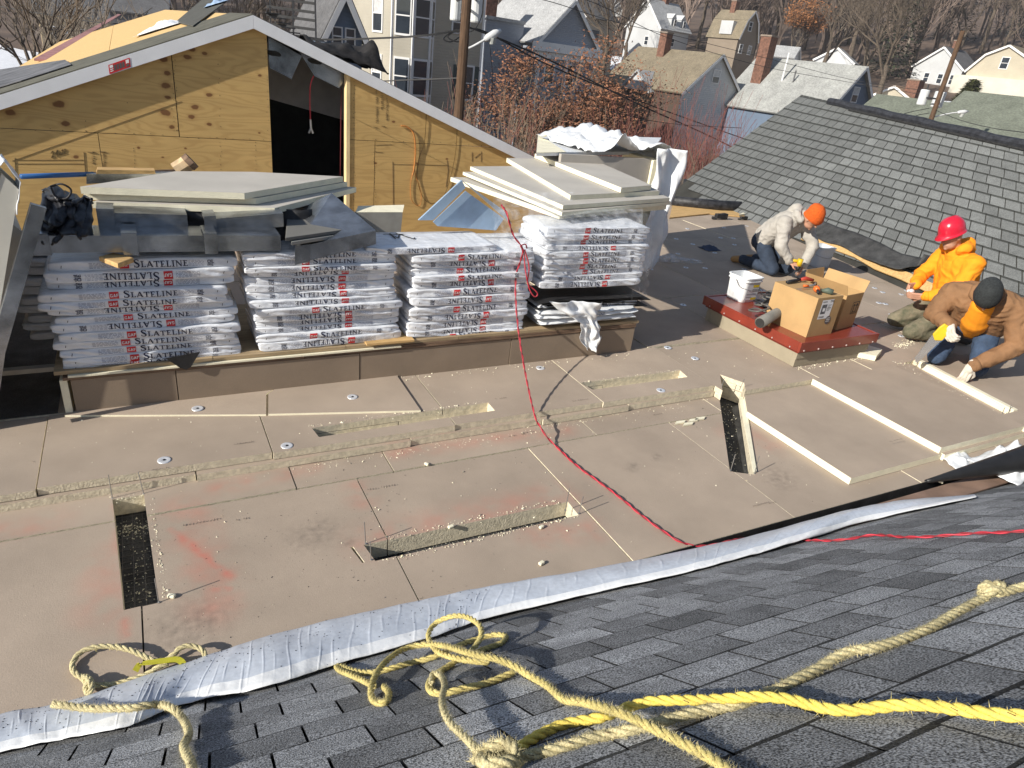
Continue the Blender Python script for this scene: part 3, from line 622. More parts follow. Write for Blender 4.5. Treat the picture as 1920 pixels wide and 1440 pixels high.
# nails dotted along the seams, pencil lines and stamps
nm = MB(); rk = random.Random(5)
def dots(a, b, n, s=.006):
    a = w3(*a); b = w3(*b)
    for i in range(n):
        p = a.lerp(b, (i + rk.uniform(.2, .8)) / n) + V((rk.uniform(-.012, .012), 0, rk.uniform(-.012, .012)))
        s2 = s * rk.uniform(.7, 1.3); nm.box(gq(p) + V((0, -.0012, 0)), (s2, .002, s2))
for a, b, n in [((327, 110), (332, 250), 22), ((322, 110), (325, 250), 10), ((410, 90), (412, 250), 8), ((497, 70), (503, 250), 12), ((413, 262), (415, 330), 8), ((252, 262), (254, 320), 7), ((479, 262), (481, 320), 7), ((10, 240), (320, 252), 10), ((340, 256), (500, 262), 9), ((664, 150), (665, 260), 16), ((664, 270), (664, 380), 14), ((702, 272), (704, 380), 24), ((672, 262), (910, 272), 10), ((160, 225), (162, 250), 3), ((240, 190), (243, 250), 5)]: dots(a, b, n)
nm.build('nail_heads', mat('nail and knot black', (.05, .035, .025), .6, .1), GB, kind='stuff')
PEN = mat('pencil and ink lines', (.09, .06, .04), .8, .1)
def wline(pts, w=.005, m=None):
    for a, b in zip(pts, pts[1:]):
        a = gq(w3(*a)) + V((0, -.0015, 0)); b = gq(w3(*b)) + V((0, -.0015, 0)); m.bar(a, b, .0015, w, up=(0, 1, 0))
pl = MB()
for pts in [[(28, 300), (157, 300)], [(28, 307), (157, 307)], [(28, 296), (31, 380)], [(157, 285), (160, 325)], [(22, 302), (340, 190)], [(660, 220), (860, 320)], [(736, 303), (737, 385)], [(736, 308), (838, 310)], [(838, 300), (840, 320), (836, 350)], [(703, 272), (735, 271)], [(703, 285), (718, 286)], [(885, 285), (885, 303)], [(902, 284), (902, 303)], [(890, 296), (900, 288)]]: wline(pts, .006, pl)
# handwritten size 24x22
gx = [(96, 296), (103, 290)]
for pts in [[(95, 287), (98, 283), (101, 285), (96, 296), (102, 293)], [(107, 281), (104, 289), (110, 287)], [(108, 281), (107, 294)], [(110, 286), (114, 291)], [(114, 285), (110, 292)], [(115, 283), (117, 280), (118, 283), (115, 290), (119, 288)], [(120, 281), (122, 279), (123, 281), (120, 288), (125, 287)]]: wline(pts, .008, pl)
# stamp rows printed on the sheets (unreadable grade marks)
for x0, y0, n, rot in [(704, 168, 18, 1), (714, 172, 10, 1), (723, 180, 14, 1), (172, 285, 7, 1), (192, 285, 8, 1)]:
    for i in range(n):
        y = y0 + i * 3.6; w = rk.uniform(2, 6)
        if rk.random() < .85: wline([(x0, y), (x0 + w, y + rk.uniform(-.6, .6))], .008, pl)
        if rk.random() < .5: wline([(x0 + rk.uniform(0, 4), y), (x0 + rk.uniform(0, 4), y + 2.4)], .006, pl)
for a, b in [((700, 238), (708, 239)), ((715, 236), (722, 237)), ((164, 285), (182, 287)), ((186, 284), (199, 285))]: wline([a, b], .014, pl)
pl.build('pencil_marks', PEN, GB, kind='stuff')
# fascia boards
def fascia(a, b, name='fascia_board'):
    m = MB(); off = V((0, -.085, 0)); d = .128
    m.prism([gq(a) + off, gq(b) + off, gq(b) + off + V((0, 0, -d)), gq(a) + off + V((0, 0, -d))], (0, .083, 0)); return m.build(name, WHITEM, GB)
xl = -3.6; A_ = V((xl, YW, onL(xl))); E_ = V((5.6, YW, onR(5.6))); Pk = V((PK.x, YW, PK.z))
fascia(A_, Pk); f2 = MB(); off = V((0, -.037, 0))
fascia(Pk + V((.002, 0, 0)), E_)
# product sticker on the left fascia
m = MB(); c0 = w3(203, 122, .087); c1 = w3(243, 108, .087); dz = V((0, 0, -.085))
m.prism([gq(c0) + V((0, 0, .0)), gq(c1), gq(c1) + dz, gq(c0) + dz], (0, -.001, 0)); st_ = m.build('sticker', REDP, GB)
m = MB(); ddx = gq(c1) - gq(c0)
def stk(u0, v0, u1, v1, mi):
    a = gq(c0) + ddx * u0 + dz * v0; b = gq(c0) + ddx * u1 + dz * v0; m.add([a + V((0, -.002, 0)), b + V((0, -.002, 0)), b + dz * (v1 - v0) + V((0, -.002, 0)), a + dz * (v1 - v0) + V((0, -.002, 0))], [(0, 3, 2, 1)], mi)
stk(.05, .1, .2, .4, 0)
for i in range(4): stk(.24 + .13 * i, .2, .34 + .13 * i, .8, 1)
stk(.8, .12, .95, .5, 0); stk(.8, .6, .95, .85, 1); stk(.06, .5, .2, .6, 0); stk(.06, .7, .2, .8, 0)
m.build('sticker_print', [WHITEP, mat('grey print', (.12, .1, .1), .6)], st_)
# roof slopes
OSB = mat('sheathing panel', (0.66, 0.45, 0.20), 0.8, 0.10, 30, 0.2, 80)
def slopeL(x, y, h=0.0): return V((x, y, onL(x) + h))
def slopeR(x, y, h=0.0): return V((x, y, onR(x) + h))
rl_ = lambda pts, th=-.03: MB().prism([gq(p) for p in pts], (0, 0, th))
nL = V((-(onL(1) - onL(0)), 0, 1)).normalized()
xeave = PN(35, 125, nL, slopeL(0, YW)).x
yprev = 10.41; x0 = xeave
for i in range(12):
    y1 = yprev + 1.22 + (.02)
    for (xa, xb) in ((xeave, (xeave + PK.x) / 2), ((xeave + PK.x) / 2 + .006, PK.x)):
        rl_([slopeL(xa, yprev), slopeL(xb, yprev), slopeL(xb, y1 - .006), slopeL(xa, y1 - .006)]).build('sheathing_panel', OSB, GB)
    yprev = y1
rl_([slopeL(-3.6, YW - .08, .012), slopeL(PK.x, YW - .08, .012), slopeL(PK.x, 10.4, .012), slopeL(-3.6, 10.4, .012)], -.02).build('underlayment', mat('grey green underlayment', (.115, .112, .088), .85, .15, 5, .2, 60), GB)
rl_([slopeR(PK.x, YW - .08, .006), slopeR(5.6, YW - .08, .006), slopeR(5.6, 15.5, .006), slopeR(PK.x, 15.5, .006)], -.03).build('roof_slope', FELT, GB)
tu = lambda x, y: gq(PN(x, y, nL, slopeL(0, YW, .022)))
m = MB(); m.prism([tu(-60, 150), tu(0, 131), tu(122, 113), tu(134, 122), tu(40, 152), tu(-60, 182)], (0, 0, .008)); m.build('torn_underlayment', mat('silver grey torn felt', (.16, .16, .17), .6, .3, 4, .4, 20), GB)
a = PN(345, 38, nL, slopeL(0, YW, .02)); b = PN(402, 0, nL, slopeL(0, YW, .02)); dd = (b - a)
rl_([PN(330, 40, nL, slopeL(0, YW, .03)), PN(362, 48, nL, slopeL(0, YW, .03)), PN(425, 2, nL, slopeL(0, YW, .03)), PN(385, -6, nL, slopeL(0, YW, .03))], -.012).build('underlayment', mat('dark underlayment strip', (.085, .085, .075), .85, .15, 5, .2, 60), GB)
m = MB(); a = PN(75, 113, nL, slopeL(0, YW, .02)); b = PN(224, 27, nL, slopeL(0, YW, .02)); m.bar(a, b, .16, .03); m.build('plank', mat('faded pink plank', (.42, .21, .20), .8, .15, 5, stretch=(1, 1, 1)), None, label='long faded pink plank lying on the bare sheathing of the gable roof', cat='plank', origin=a)
crumple('snow_patch', PN(300, 55, nL, slopeL(0, YW, .0)), (.62, 0, .25), (.1, 1.0, 0), .09, SNOW, 2.2, 'melting white snow patch on the gable roof sheathing', 'snow', sc=3)
crumple('tarp', PN(405, 8, nL, slopeL(0, YW, .03)), (.4, 0, .16), (.1, 1.2, 0), .07, mat('pale blue tarp', (.35, .48, .68), .4, .2, 4, .3, 20), 5.2, 'pale blue tarp crumpled near the ridge of the gable roof', 'tarp', sc=5)
# dark interior, soffit and steel joists in the doorway
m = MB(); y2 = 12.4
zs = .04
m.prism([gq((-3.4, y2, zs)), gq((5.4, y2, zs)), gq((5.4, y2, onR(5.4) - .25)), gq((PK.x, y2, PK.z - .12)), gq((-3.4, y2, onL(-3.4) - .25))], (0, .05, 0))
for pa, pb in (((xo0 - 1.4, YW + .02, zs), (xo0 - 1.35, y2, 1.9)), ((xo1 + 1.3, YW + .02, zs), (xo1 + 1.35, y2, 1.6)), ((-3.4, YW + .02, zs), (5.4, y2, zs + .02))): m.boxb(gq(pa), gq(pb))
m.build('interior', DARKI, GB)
cl = lambda p, yy, dz: gq((p.x, yy, zt(p.x) - dz))
m = MB(); m.prism([gq((xo0 - .3, 9.7, w3(505, 165, -1.1).z - .03)), gq((xo1 + .4, 9.7, w3(650, 212, -1.1).z - .13)), gq((xo1 + .4, 9.7, zt(xo1 + .4) + .05)), gq((xo0 - .3, 9.7, zt(xo0 - .3) + .05))], (0, .03, 0)); m.build('soffit_board', mat('grey soffit', (.40, .39, .38), .8, .1), GB)
def joist(pts, hole):
    m = MB(); y = .12; q3 = [gq(w3(*p, -y)) for p in pts]; m.prism(q3, (0, .02, 0)); o = m.build('steel_joist', GALV, GB)
    m = MB(); c = gq(w3(*hole, -y)); ring = [c + V((.052 * math.cos(t) + (.03 if math.cos(t) > 0 else -.03), -.002, .026 * math.sin(t) - .012 * math.cos(t))) for t in np.linspace(0, 2 * math.pi, 16, endpoint=False)]
    m.prism(ring, (0, .003, 0)); m.build('slot_hole', DARKI, o)
    m = MB(); m.prism([q3[2], q3[3], q3[3] + V((0, -.03, -.004)), q3[2] + V((0, -.03, -.004))], (0, 0, -.006)); m.build('joist_lip', GALV, o)
joist([(503, 68), (566, 105), (547, 147), (505, 125)], (513, 100))
joist([(557, 90), (655, 140), (636, 164), (588, 140)], (590, 115))
def cord(name, pts, r, mt, label, cat='cord', n=8, k=6): 
    m = MB(); m.tube(cr(pts, n), r, k); return m.build(name, mt, None, True, label=label, cat=cat)
REDC = mat('red cord', (0.55, 0.03, 0.05), .45, .12, 20)
pe = cord('hanging_cord', [w3(588, 142, -.1), w3(582, 160, -.1), w3(581, 190, -.1), w3(582, 225, -.1)], .006, REDC, 'thin red cord with a splitter plug hanging in the doorway')
m = MB(); a = w3(582, 224, -.1); b = w3(583, 240, -.1); m.tube([a, b], .013, 6)
for s in (-1, 1): m.tube([b, w3(583 + s * 4, 250, -.1)], .012, 6)
m.build('plug', mat('grey plug', (.3, .3, .3), .5), pe)
cord('thin_cord', [w3(640, 165, -.15), w3(639, 240, -.15), w3(638, 330, -.15)], .004, mat('dull red wire', (.2, .03, .04), .5), 'very thin dull red wire hanging at the right side of the doorway', n=4)
OC = mat('orange brown cord', (.50, .20, .05), .5, .15, 20)
cord('extension_cord', [w3(752, 236, .016), w3(764, 238, .016), w3(776, 252, .02), w3(779, 285, .02), w3(776, 318, .016), w3(773, 330, .016)], .009, OC, 'orange brown cord hung on the plywood wall right of the doorway')
cord('thin_cord', [w3(775, 322, .012), w3(770, 345, .012), w3(772, 375, .012), w3(786, 386, .012), w3(790, 365, .012), w3(780, 330, .012), w3(777, 318, .012)], .004, OC, 'small dangling loop of thin brown wire below the orange cord', n=6)
cord('thin_cord', [w3(800, 195, .012), w3(798, 240, .012), w3(795, 270, .012), w3(785, 300, .012), w3(783, 340, .012), w3(800, 378, .012), w3(830, 372, .012), w3(852, 300, .012), (w3(858, 228, .012))], .0035, mat('thin dark wire', (.10, .06, .012), .6), 'thin dark wire looping across the plywood between two fascia points', n=6)
# black tarp bundled over the right rake
tm = MB()
def tarp(u, v):
    x = 575 + 145 * u; y = 72 + 52 * u; t = math.sin(math.pi * min(1, u * 1.05)) ** .5
    base = PV(x, y + 12, YW + .2)
    wdt = .26 + .5 * max(0, u - .35); an = math.pi * v
    hgt_ = (.10 + .34 * (max(0, u - .3)) ** .8) * (.8 + .5 * noise.noise(V((u * 5, v * 3, 2.))))
    hgt_ *= (1 if u < .92 else max(.12, (1 - u) / .08))
    return base + V((0, -.2 + .9 * v, math.sin(an) * hgt_ + .03 * noise.noise(V((u * 9, v * 9, 5)))))
tm.grid(tarp, 40, 18); tm.build('tarp', mat('black cloth tarp', (.018, .016, .016), .8, .4, 10, .5, 40), None, True, solid=.01, label='bunched black tarp draped over the right side of the gable roof', cat='tarp')
# ================================================================== long low curb under the bundles
CY, CX0, CX1, CZ = 4.50, -.575, 3.87, .39
CB = empty('roof_curb', (CX0, CY, ZU), 0, 'long low curb faced with brown insulation boards carrying the bundle stacks', 'roof curb')
cq = V((CX0, CY, ZU))
CFAC = mat('brown curb facer', (.29, .225, .165), .8, .07, 2.5, .05, 80, speck=.06, sscale=200)
def cbox(a, b, name, mt, bev=0): m = MB(); m.boxb(V(a) - cq, V(b) - cq); return m.build(name, mt, CB, bevel=bev)
xj = [CX0 + .055, PV(333, 730, CY).x, PV(674, 690, CY).x, PV(955, 670, CY).x, CX1]
for i in range(4): cbox((xj[i] + .003, CY - .0 - .003 * (i % 2), ZU + .002), (xj[i + 1] - .003, CY + .05, CZ - .055), 'facing_board', CFAC)
cbox((CX0, CY, ZU + .002), (CX0 + .04, CY + 1.0, CZ - .05), 'end_board', FOAMW)
cbox((CX1 - .05, CY + .052, ZU + .002), (CX1 - .002, CY + 1.0, CZ - .055), 'end_board', CFAC)
cbox((CX0 + .02, CY - .012, CZ - .048), (.9, CY + .06, CZ - .03), 'brown_trim', WOODB); cbox((.905, CY - .01, CZ - .046), (CX1, CY + .06, CZ - .028), 'brown_trim', WOODB)
cbox((CX0 + .05, CY - .02, CZ - .028), (1.62, CY + .05, CZ - .016), 'foam_trim', FOAMW); cbox((1.63, CY - .008, CZ - .026), (CX1, CY + .05, CZ - .014), 'wood_trim', WOODB)
for i in range(5):
    cbox((CX0 - .02 + .9 * i, CY + .0, CZ - .012), (CX0 - .024 + .9 * (i + 1) - .0, CY + 1.0, CZ + .012), 'top_board', mat('top plywood', (.40, .30, .18), .75, .15, 4, stretch=(1, 6, 1)) if i == 0 else bpy.data.materials['top plywood'])
cbox((1.35, CY - .03, CZ + .014), (1.72, CY + .3, CZ + .03), 'loose_board', WOODY)
m = MB(); m.boxb((CX0 - .32, CY + .08, .37), (CX0 - .01, CY + .13, .40)); m.build('batten', mat('grey batten', (.3, .27, .22), .8), None, label='short grey wood batten poking left from the long curb', cat='batten', origin=(CX0 - .1, CY + .1, .37))
m = MB(); m.prism([PV(310, 672, CY - .03), PV(375, 660, CY - .03), PV(358, 688, CY - .035), PV(350, 693, CY - .035), PV(338, 690, CY - .035)], (0, .004, 0)); m.build('torn_scrap', BLACK, None, label='black torn scrap hanging under the leftmost bundle stack', cat='scrap', origin=PV(345, 672, CY - .03))
# ================================================================== lettering drawn as flat shapes (unit = cap height)
def _bar(a, b, w):
    a = V((*a, 0)); b = V((*b, 0)); d = (b - a).normalized(); n = V((-d.y, d.x, 0)) * w / 2
    return [a + n, b + n, b - n, a - n]
def _rect(x0, y0, x1, y1): return [V((x0, y0, 0)), V((x1, y0, 0)), V((x1, y1, 0)), V((x0, y1, 0))]
def L_I(): return .42, [_rect(.13, 0, .29, 1), _rect(0, 0, .42, .09), _rect(0, .91, .42, 1)]
def L_L(): return .66, [_rect(.12, 0, .28, 1), _rect(0, .91, .40, 1), _rect(0, 0, .64, .10), _rect(.55, 0, .64, .26)]
def L_T(): return .74, [_rect(.29, 0, .45, 1), _rect(0, .90, .74, 1), _rect(0, .74, .08, 1), _rect(.66, .74, .74, 1), _rect(.17, 0, .57, .08)]
def L_E(): return .68, [_rect(.12, 0, .28, 1), _rect(0, .90, .60, 1), _rect(0, 0, .66, .10), _rect(.28, .46, .48, .56), _rect(.55, .76, .60, 1), _rect(.60, 0, .66, .26), _rect(.42, .40, .47, .62)]
def L_A(): return .86, [_bar((.08, .02), (.42, 1), .11), _bar((.42, 1), (.74, .02), .19), _rect(.18, .27, .62, .36), _rect(0, 0, .24, .05), _rect(.56, 0, .90, .05)]
def L_N(): return .92, [_rect(.11, 0, .21, 1), _rect(.71, 0, .81, 1), _bar((.12, .98), (.77, .02), .17), _rect(0, 0, .32, .05), _rect(.60, .95, .92, 1), _rect(0, .95, .2, 1)]
def L_S(w=.15):
    pts = [(.50, .76), (.47, .90), (.30, .965), (.13, .90), (.09, .76), (.18, .62), (.32, .52), (.46, .40), (.52, .25), (.44, .09), (.27, .03), (.10, .10), (.06, .27)]
    th = [.08, .10, .11, .14, .17, .19, .20, .19, .17, .14, .11, .10, .08]; q = []
    P3 = [V((*p, 0)) for p in pts]
    ns = []
    for i in range(len(P3)):
        d = (P3[min(i + 1, len(P3) - 1)] - P3[max(i - 1, 0)]).normalized(); ns.append(V((-d.y, d.x, 0)))
    for i in range(len(P3) - 1): q.append([P3[i] + ns[i] * th[i] / 2, P3[i + 1] + ns[i + 1] * th[i + 1] / 2, P3[i + 1] - ns[i + 1] * th[i + 1] / 2, P3[i] - ns[i] * th[i] / 2])
    return .60, q + [_rect(.47, .70, .52, .98), _rect(.05, .02, .10, .30)]
def s_G(): return .8, [_rect(0, .15, .2, .85), _rect(.08, .82, .78, 1), _rect(.08, 0, .78, .18), _rect(.58, .0, .78, .5), _rect(.42, .38, .78, .52)]
def s_A(): return .85, [_bar((.1, 0), (.42, 1), .2), _bar((.42, 1), (.75, 0), .2), _rect(.2, .22, .65, .38)]
def s_F(): return .7, [_rect(0, 0, .2, 1), _rect(0, .82, .7, 1), _rect(0, .42, .6, .58)]
def s_T(): return .8, [_rect(.3, 0, .5, 1), _rect(0, .82, .8, 1)]
def s_P(): return .7, [_rect(0, 0, .2, 1), _rect(0, .82, .62, 1), _rect(0, .4, .62, .56), _rect(.5, .44, .7, .94)]
def s_O(): return .8, [_rect(0, .1, .2, .9), _rect(.6, .1, .8, .9), _rect(.08, .82, .72, 1), _rect(.08, 0, .72, .18)]
def s_3(): return .7, [_rect(0, .82, .6, 1), _rect(0, 0, .6, .18), _rect(.1, .42, .6, .58), _rect(.5, .05, .7, .95)]
def s_0(): return s_O()
def s_M(): return .9, [_rect(0, 0, .18, 1), _rect(.72, 0, .9, 1), _bar((.09, .95), (.45, .3), .16), _bar((.81, .95), (.45, .3), .16)]
def s_S(): return .7, [_rect(0, .82, .7, 1), _rect(0, .42, .7, .58), _rect(0, 0, .7, .18), _rect(0, .5, .2, .95), _rect(.5, .05, .7, .5)]
def word(fs, gap=.10):
    x = 0; out = []
    for f, s in fs:
        w, qs = f(); out += [[V((p.x * s + x, p.y * s, 0)) for p in q] for q in qs]; x += (w + gap) * s
    return x - gap, out
# ================================================================== wrapped shingle bundles
BL, BD, BH = 1.03, .44, .056
def bsurf(seed, h):
    """front surface of a bundle: y for given x, z (z from -h/2 to h/2)"""
    def f(x, z):
        t = min(1, abs(2 * z / h)); e = min(1, (BL / 2 - abs(x)) / .10)
        r = (1 - t ** 5) ** (1 / 2.6) if t < 1 else 0
        y = -(BD / 2) + .018 * (1 - r) + .012 * (1 - e) ** 2
        y += .007 * (1 - 2.4 * abs(noise.noise(V((x * 7 + z * 22, z * 16, seed + 8))))) * max(0, 1 - t ** 4) + .005 * noise.noise(V((x * 6, z * 26, seed))) + .0035 * noise.noise(V((x * 18 + z * 60, z * 50, seed + 3)))
        return y
    return f
def bundle_mesh(seed, h):
    m = MB(); nx, K = 96, 25; f = bsurf(seed, h); vs = []
    for i in range(nx + 1):
        x = -BL / 2 + BL * i / nx
        end = max(0.0, 1 - (BL / 2 - abs(x)) / .05); sc = 1 - .30 * end ** 2.5
        sag = .004 * noise.noise(V((x * 3, seed, 7))) - .006 * (abs(x) / (BL / 2)) ** 6
        for j in range(K):
            # rounded rectangle section
            if j <= 10: yy = -1; zz = -1 + 2 * j / 10
            elif j <= 15: zz = 1; yy = -1 + 2 * (j - 10) / 5
            elif j <= 20: yy = 1; zz = 1 - 2 * (j - 15) / 5
            else: zz = -1; yy = 1 - 2 * (j - 20) / 5
            z = zz * h / 2 * (1 - .10 * (abs(yy) > .99) * (abs(zz) > .99)) * sc
            if abs(yy) > .99: y = f(x, zz * h / 2 * .97) * (1 if yy < 0 else -1)
            else: y = yy * BD / 2; z += .004 * noise.noise(V((x * 9, y * 14, seed + zz * 5))) + .0025 * noise.noise(V((x * 30, y * 40, seed)))
            vs.append((x + .006 * noise.noise(V((z * 40, y * 9, seed + (x > 0)))) * (i in (0, nx)), y, z + sag))
    fs = [(i * K + j, i * K + (j + 1) % K, (i + 1) * K + (j + 1) % K, (i + 1) * K + j) for i in range(nx) for j in range(K)]
    fs = [tuple(reversed(q)) for q in fs]
    fs += [tuple(range(K)), tuple(range(nx * K + K - 1, nx * K - 1, -1))]
    m.add(vs, fs); return m.mesh('bundle', WRAP, True)
def print_meshes(seed, h):
    f = bsurf(seed, h)
    def place(qs, x0, z0, s, sx=1.0, eps=.0042):
        m = MB()
        for q in qs:
            pts = [(x0 + p.x * s * sx, z0 + p.y * s) for p in q]
            # split long pieces so the ink follows the wrap
            a, b, c, d = pts; nn = max(1, int(max(abs(b[0] - a[0]), abs(d[0] - a[0])) / .009))
            vs = []
            nv = max(1, int(max(abs(d[1] - a[1]), abs(b[1] - a[1])) / .007))
            for i in range(nn + 1):
                t = i / nn
                for kv in range(nv + 1):
                    w_ = kv / nv; x0_, z0_ = a[0] + (b[0] - a[0]) * t, a[1] + (b[1] - a[1]) * t; x1_, z1_ = d[0] + (c[0] - d[0]) * t, d[1] + (c[1] - d[1]) * t
                    x = x0_ + (x1_ - x0_) * w_; z = z0_ + (z1_ - z0_) * w_
                    sag = .004 * noise.noise(V((x * 3, seed, 7))) - .006 * (abs(x) / (BL / 2)) ** 6
                    vs.append((x, f(x, z) - eps, z + sag))
            n1 = nv + 1; m.add(vs, [(n1 * i + k_, n1 * i + n1 + k_, n1 * i + n1 + k_ + 1, n1 * i + k_ + 1) for i in range(nn) for k_ in range(nv)])
        return m
    s = .0345
    w, q1 = word([(L_S, 1.15), (L_L, .88), (L_A, .88), (L_T, .88), (L_E, .88), (L_L, .88), (L_I, .88), (L_N, .88), (L_E, .88)], .09)
    sx = .300 / (w * s)
    let = place(q1, -.078, -.0165, s, sx)
    logo = place([_rect(0, 0, 1, 1)], -.154, -.0195, .039, 1.30, .004)
    w2, q2 = word([(s_G, .5), (s_A, .5), (s_F, .5)], .16)
    let2 = place([[V((p.x, p.y, 0)) for p in q] for q in q2], -.149, -.009, .034, .98, .0058)
    r = random.Random(int(seed * 10)); rows = []
    for k in range(5):
        z = -.014 + k * .0066; x = -.31
        while x < -.175:
            l = r.uniform(.006, .024); rows.append(_rect(x, z, min(x + l, -.172), z + .0022)); x += l + .006
        x = .225
        while x < .315:
            l = r.uniform(.006, .02); rows.append(_rect(x, z, min(x + l, .315), z + .0018)); x += l + .007
    small = place(rows, 0, 0, 1)
    blk = []
    for gi, ch in enumerate((s_3, s_0)):
        ww, qs = ch()
        blk += [[V((.335 + (1 - p.y) * .020 + .0, -.017 + gi * .017 + p.x * .019, 0)) for p in q] for q in qs]
    for k in range(5): blk.append(_rect(.357, -.016 + k * .0068, .357 + r.uniform(.008, .016), -.012 + k * .0068))
    block = place(blk, 0, 0, 1)
    tick = place([_bar((-.452, -.006), (-.448, .008), .0035), _bar((.452, -.004), (.455, .009), .0035)], 0, 0, 1)
    return [('lettering', let.mesh('lettering', NAVY)), ('logo', logo.mesh('logo', REDP)), ('logo_letters', let2.mesh('logo_letters', WHITEP)), ('fine_print', small.mesh('fine_print', mat('grey fine print %d' % int(seed), (.25, .27, .36), .5))), ('code_block', block.mesh('code_block', NAVY)), ('seam_tick', tick.mesh('seam_tick', BLACK))]
VARS = []
for k in range(7):
    sd = 3.7 + k * 11.3; VARS.append((bundle_mesh(sd, BH), print_meshes(sd, BH)))
ORD = ['topmost', 'second', 'third', 'fourth', 'fifth', 'sixth', 'seventh', 'eighth', 'ninth', 'tenth', 'eleventh', 'twelfth', 'thirteenth', 'fourteenth']
def bundle(loc, rz, flip, var, label, group, tilt=0.0, prints=True, zs=1.0):
    me, pr = VARS[var % len(VARS)]
    o = link('shingle_bundle', me, loc=loc); o.rotation_euler = (0, (math.pi if flip else 0) + tilt, rz); o.scale = (1, 1, zs)
    tag(o, label, 'shingle bundle', group)
    if prints:
        lg = None
        for n, m in pr:
            c = link(n, m, o if n != 'logo_letters' else lg)
            if n in ('fine_print', 'code_block', 'seam_tick', 'lettering'): c['kind'] = 'stuff'
            if n == 'logo': lg = c
    return o
STK = [
 ('leftmost stack', -.585, .455, [(492, 0), (517, 1), (531, 1), (547, 0), (563, 0), (577, 1), (590, 0), (604, 1), (620, 0), (635, 0), (648, 0), (662, 0), (677, 0)], [0.05, .02, .02, -.02, -.02, .0, .03, .02, .035, .01, .03, .035, .03], 340),
 ('second stack from the left', .545, 1.615, [(478, 0), (490, 0), (503, 0), (513, 1), (526, 1), (541, 1), (554, 1), (566, 1), (578, 0), (592, 1), (604, 1), (616, 1), (625, 0), (642, 1)], [-.03, -.015, -.02, .0, -.03, -.02, -.02, -.01, .03, .02, .03, .03, .02, .03], 610),
 ('third stack from the left', 1.66, 2.72, [(481, 0), (494, 1), (507, 0), (520, 0), (530, 1), (547, 0), (560, 1), (581, 0), (591, 1), (609, 1), (618, 1), (633, 0)], [.02, .03, .02, .02, .05, .0, .03, .01, .02, .02, .0, .0], 880),
 ('rightmost stack', 2.77, 3.85, [(433, 0), (446, 0), (455, 0), (465, 1), (475, 0), (488, 0), (500, 0), (510, 0), (520, 1), (532, 1), (545, 0)], [.03, .0, .0, .03, .02, .03, .02, .06, .03, .03, .05], 1110)]
for si, (nm_, xa, xb, rows, jit, pxc) in enumerate(STK):
    xc = (xa + xb) / 2
    for i, (py, fl) in enumerate(rows):
        zs_ = [PV(pxc, q_[0], CY + .03).z for q_ in rows]; z = zs_[i]
        up_ = (zs_[i - 1] - z) if i else .055; dn_ = (z - zs_[i + 1]) if i + 1 < len(rows) else 2 * (z - CZ - .014)
        hb = max(.036, min(.072, (up_ + dn_) / 2 * 1.12)); z += (up_ - dn_) * .25
        r = random.Random(si * 100 + i)
        y = CY + .03 + BD / 2 + r.uniform(-.022, .02) + (0.012 if fl else 0)
        gapu = (rows[i + 1][0] - py) if i + 1 < len(rows) else 14
        bundle((xc + jit[i] + r.uniform(-.012, .012), y, z), r.uniform(-.022, .022), fl, si * 3 + i * 2 + (i // 3), 'white wrapped shingle bundle, %s in the %s, lettering %s' % (ORD[i], nm_, 'upside down' if fl else 'upright'), 'shingle bundles stacked on the curb', r.uniform(-.008, .008), zs=hb / BH)
# bundle lying across the top of stack three with scribbled mark, and its neighbour
b = bundle((1.86, CY + .02 + BD / 2 + .0, PV(800, 470, CY + .02).z), .03, 1, 4, 'white bundle with a black scribbled mark on top, at left of the third stack', 'shingle bundles stacked on the curb', .006)
b.location.z += 0.0
m = MB()
zt_ = .033
for pts in [[(.02, .12), (.05, .02), (.10, .13), (.13, .03)], [(.08, .15), (.16, -.02), (.18, .02)], [(-.03, .13), (.13, .12)], [(.03, .15), (.02, .0)]]:
    for p0, p1 in zip(pts, pts[1:]): m.bar((-p0[0] + .25, p0[1], -zt_), (-p1[0] + .25, p1[1], -zt_), .010, .0015)
m.build('scribble', BLACK, b)
bundle((2.45, CY + .42, PV(930, 460, CY + .35).z + .0), .05, 0, 2, 'white bundle lying behind the top of the third stack, next to the clear film', 'shingle bundles stacked on the curb')
# back row seen past the left end
for i in range(10):
    r = random.Random(900 + i); bundle((-.26 + r.uniform(-.03, .03), CY + .74, .43 + .063 * i), r.uniform(-.03, .03), i % 2, i, 'white bundle of the back row behind the leftmost stack, %s up from its bottom' % (['first'] + ORD[1:])[i], 'shingle bundles of the back row', prints=False)
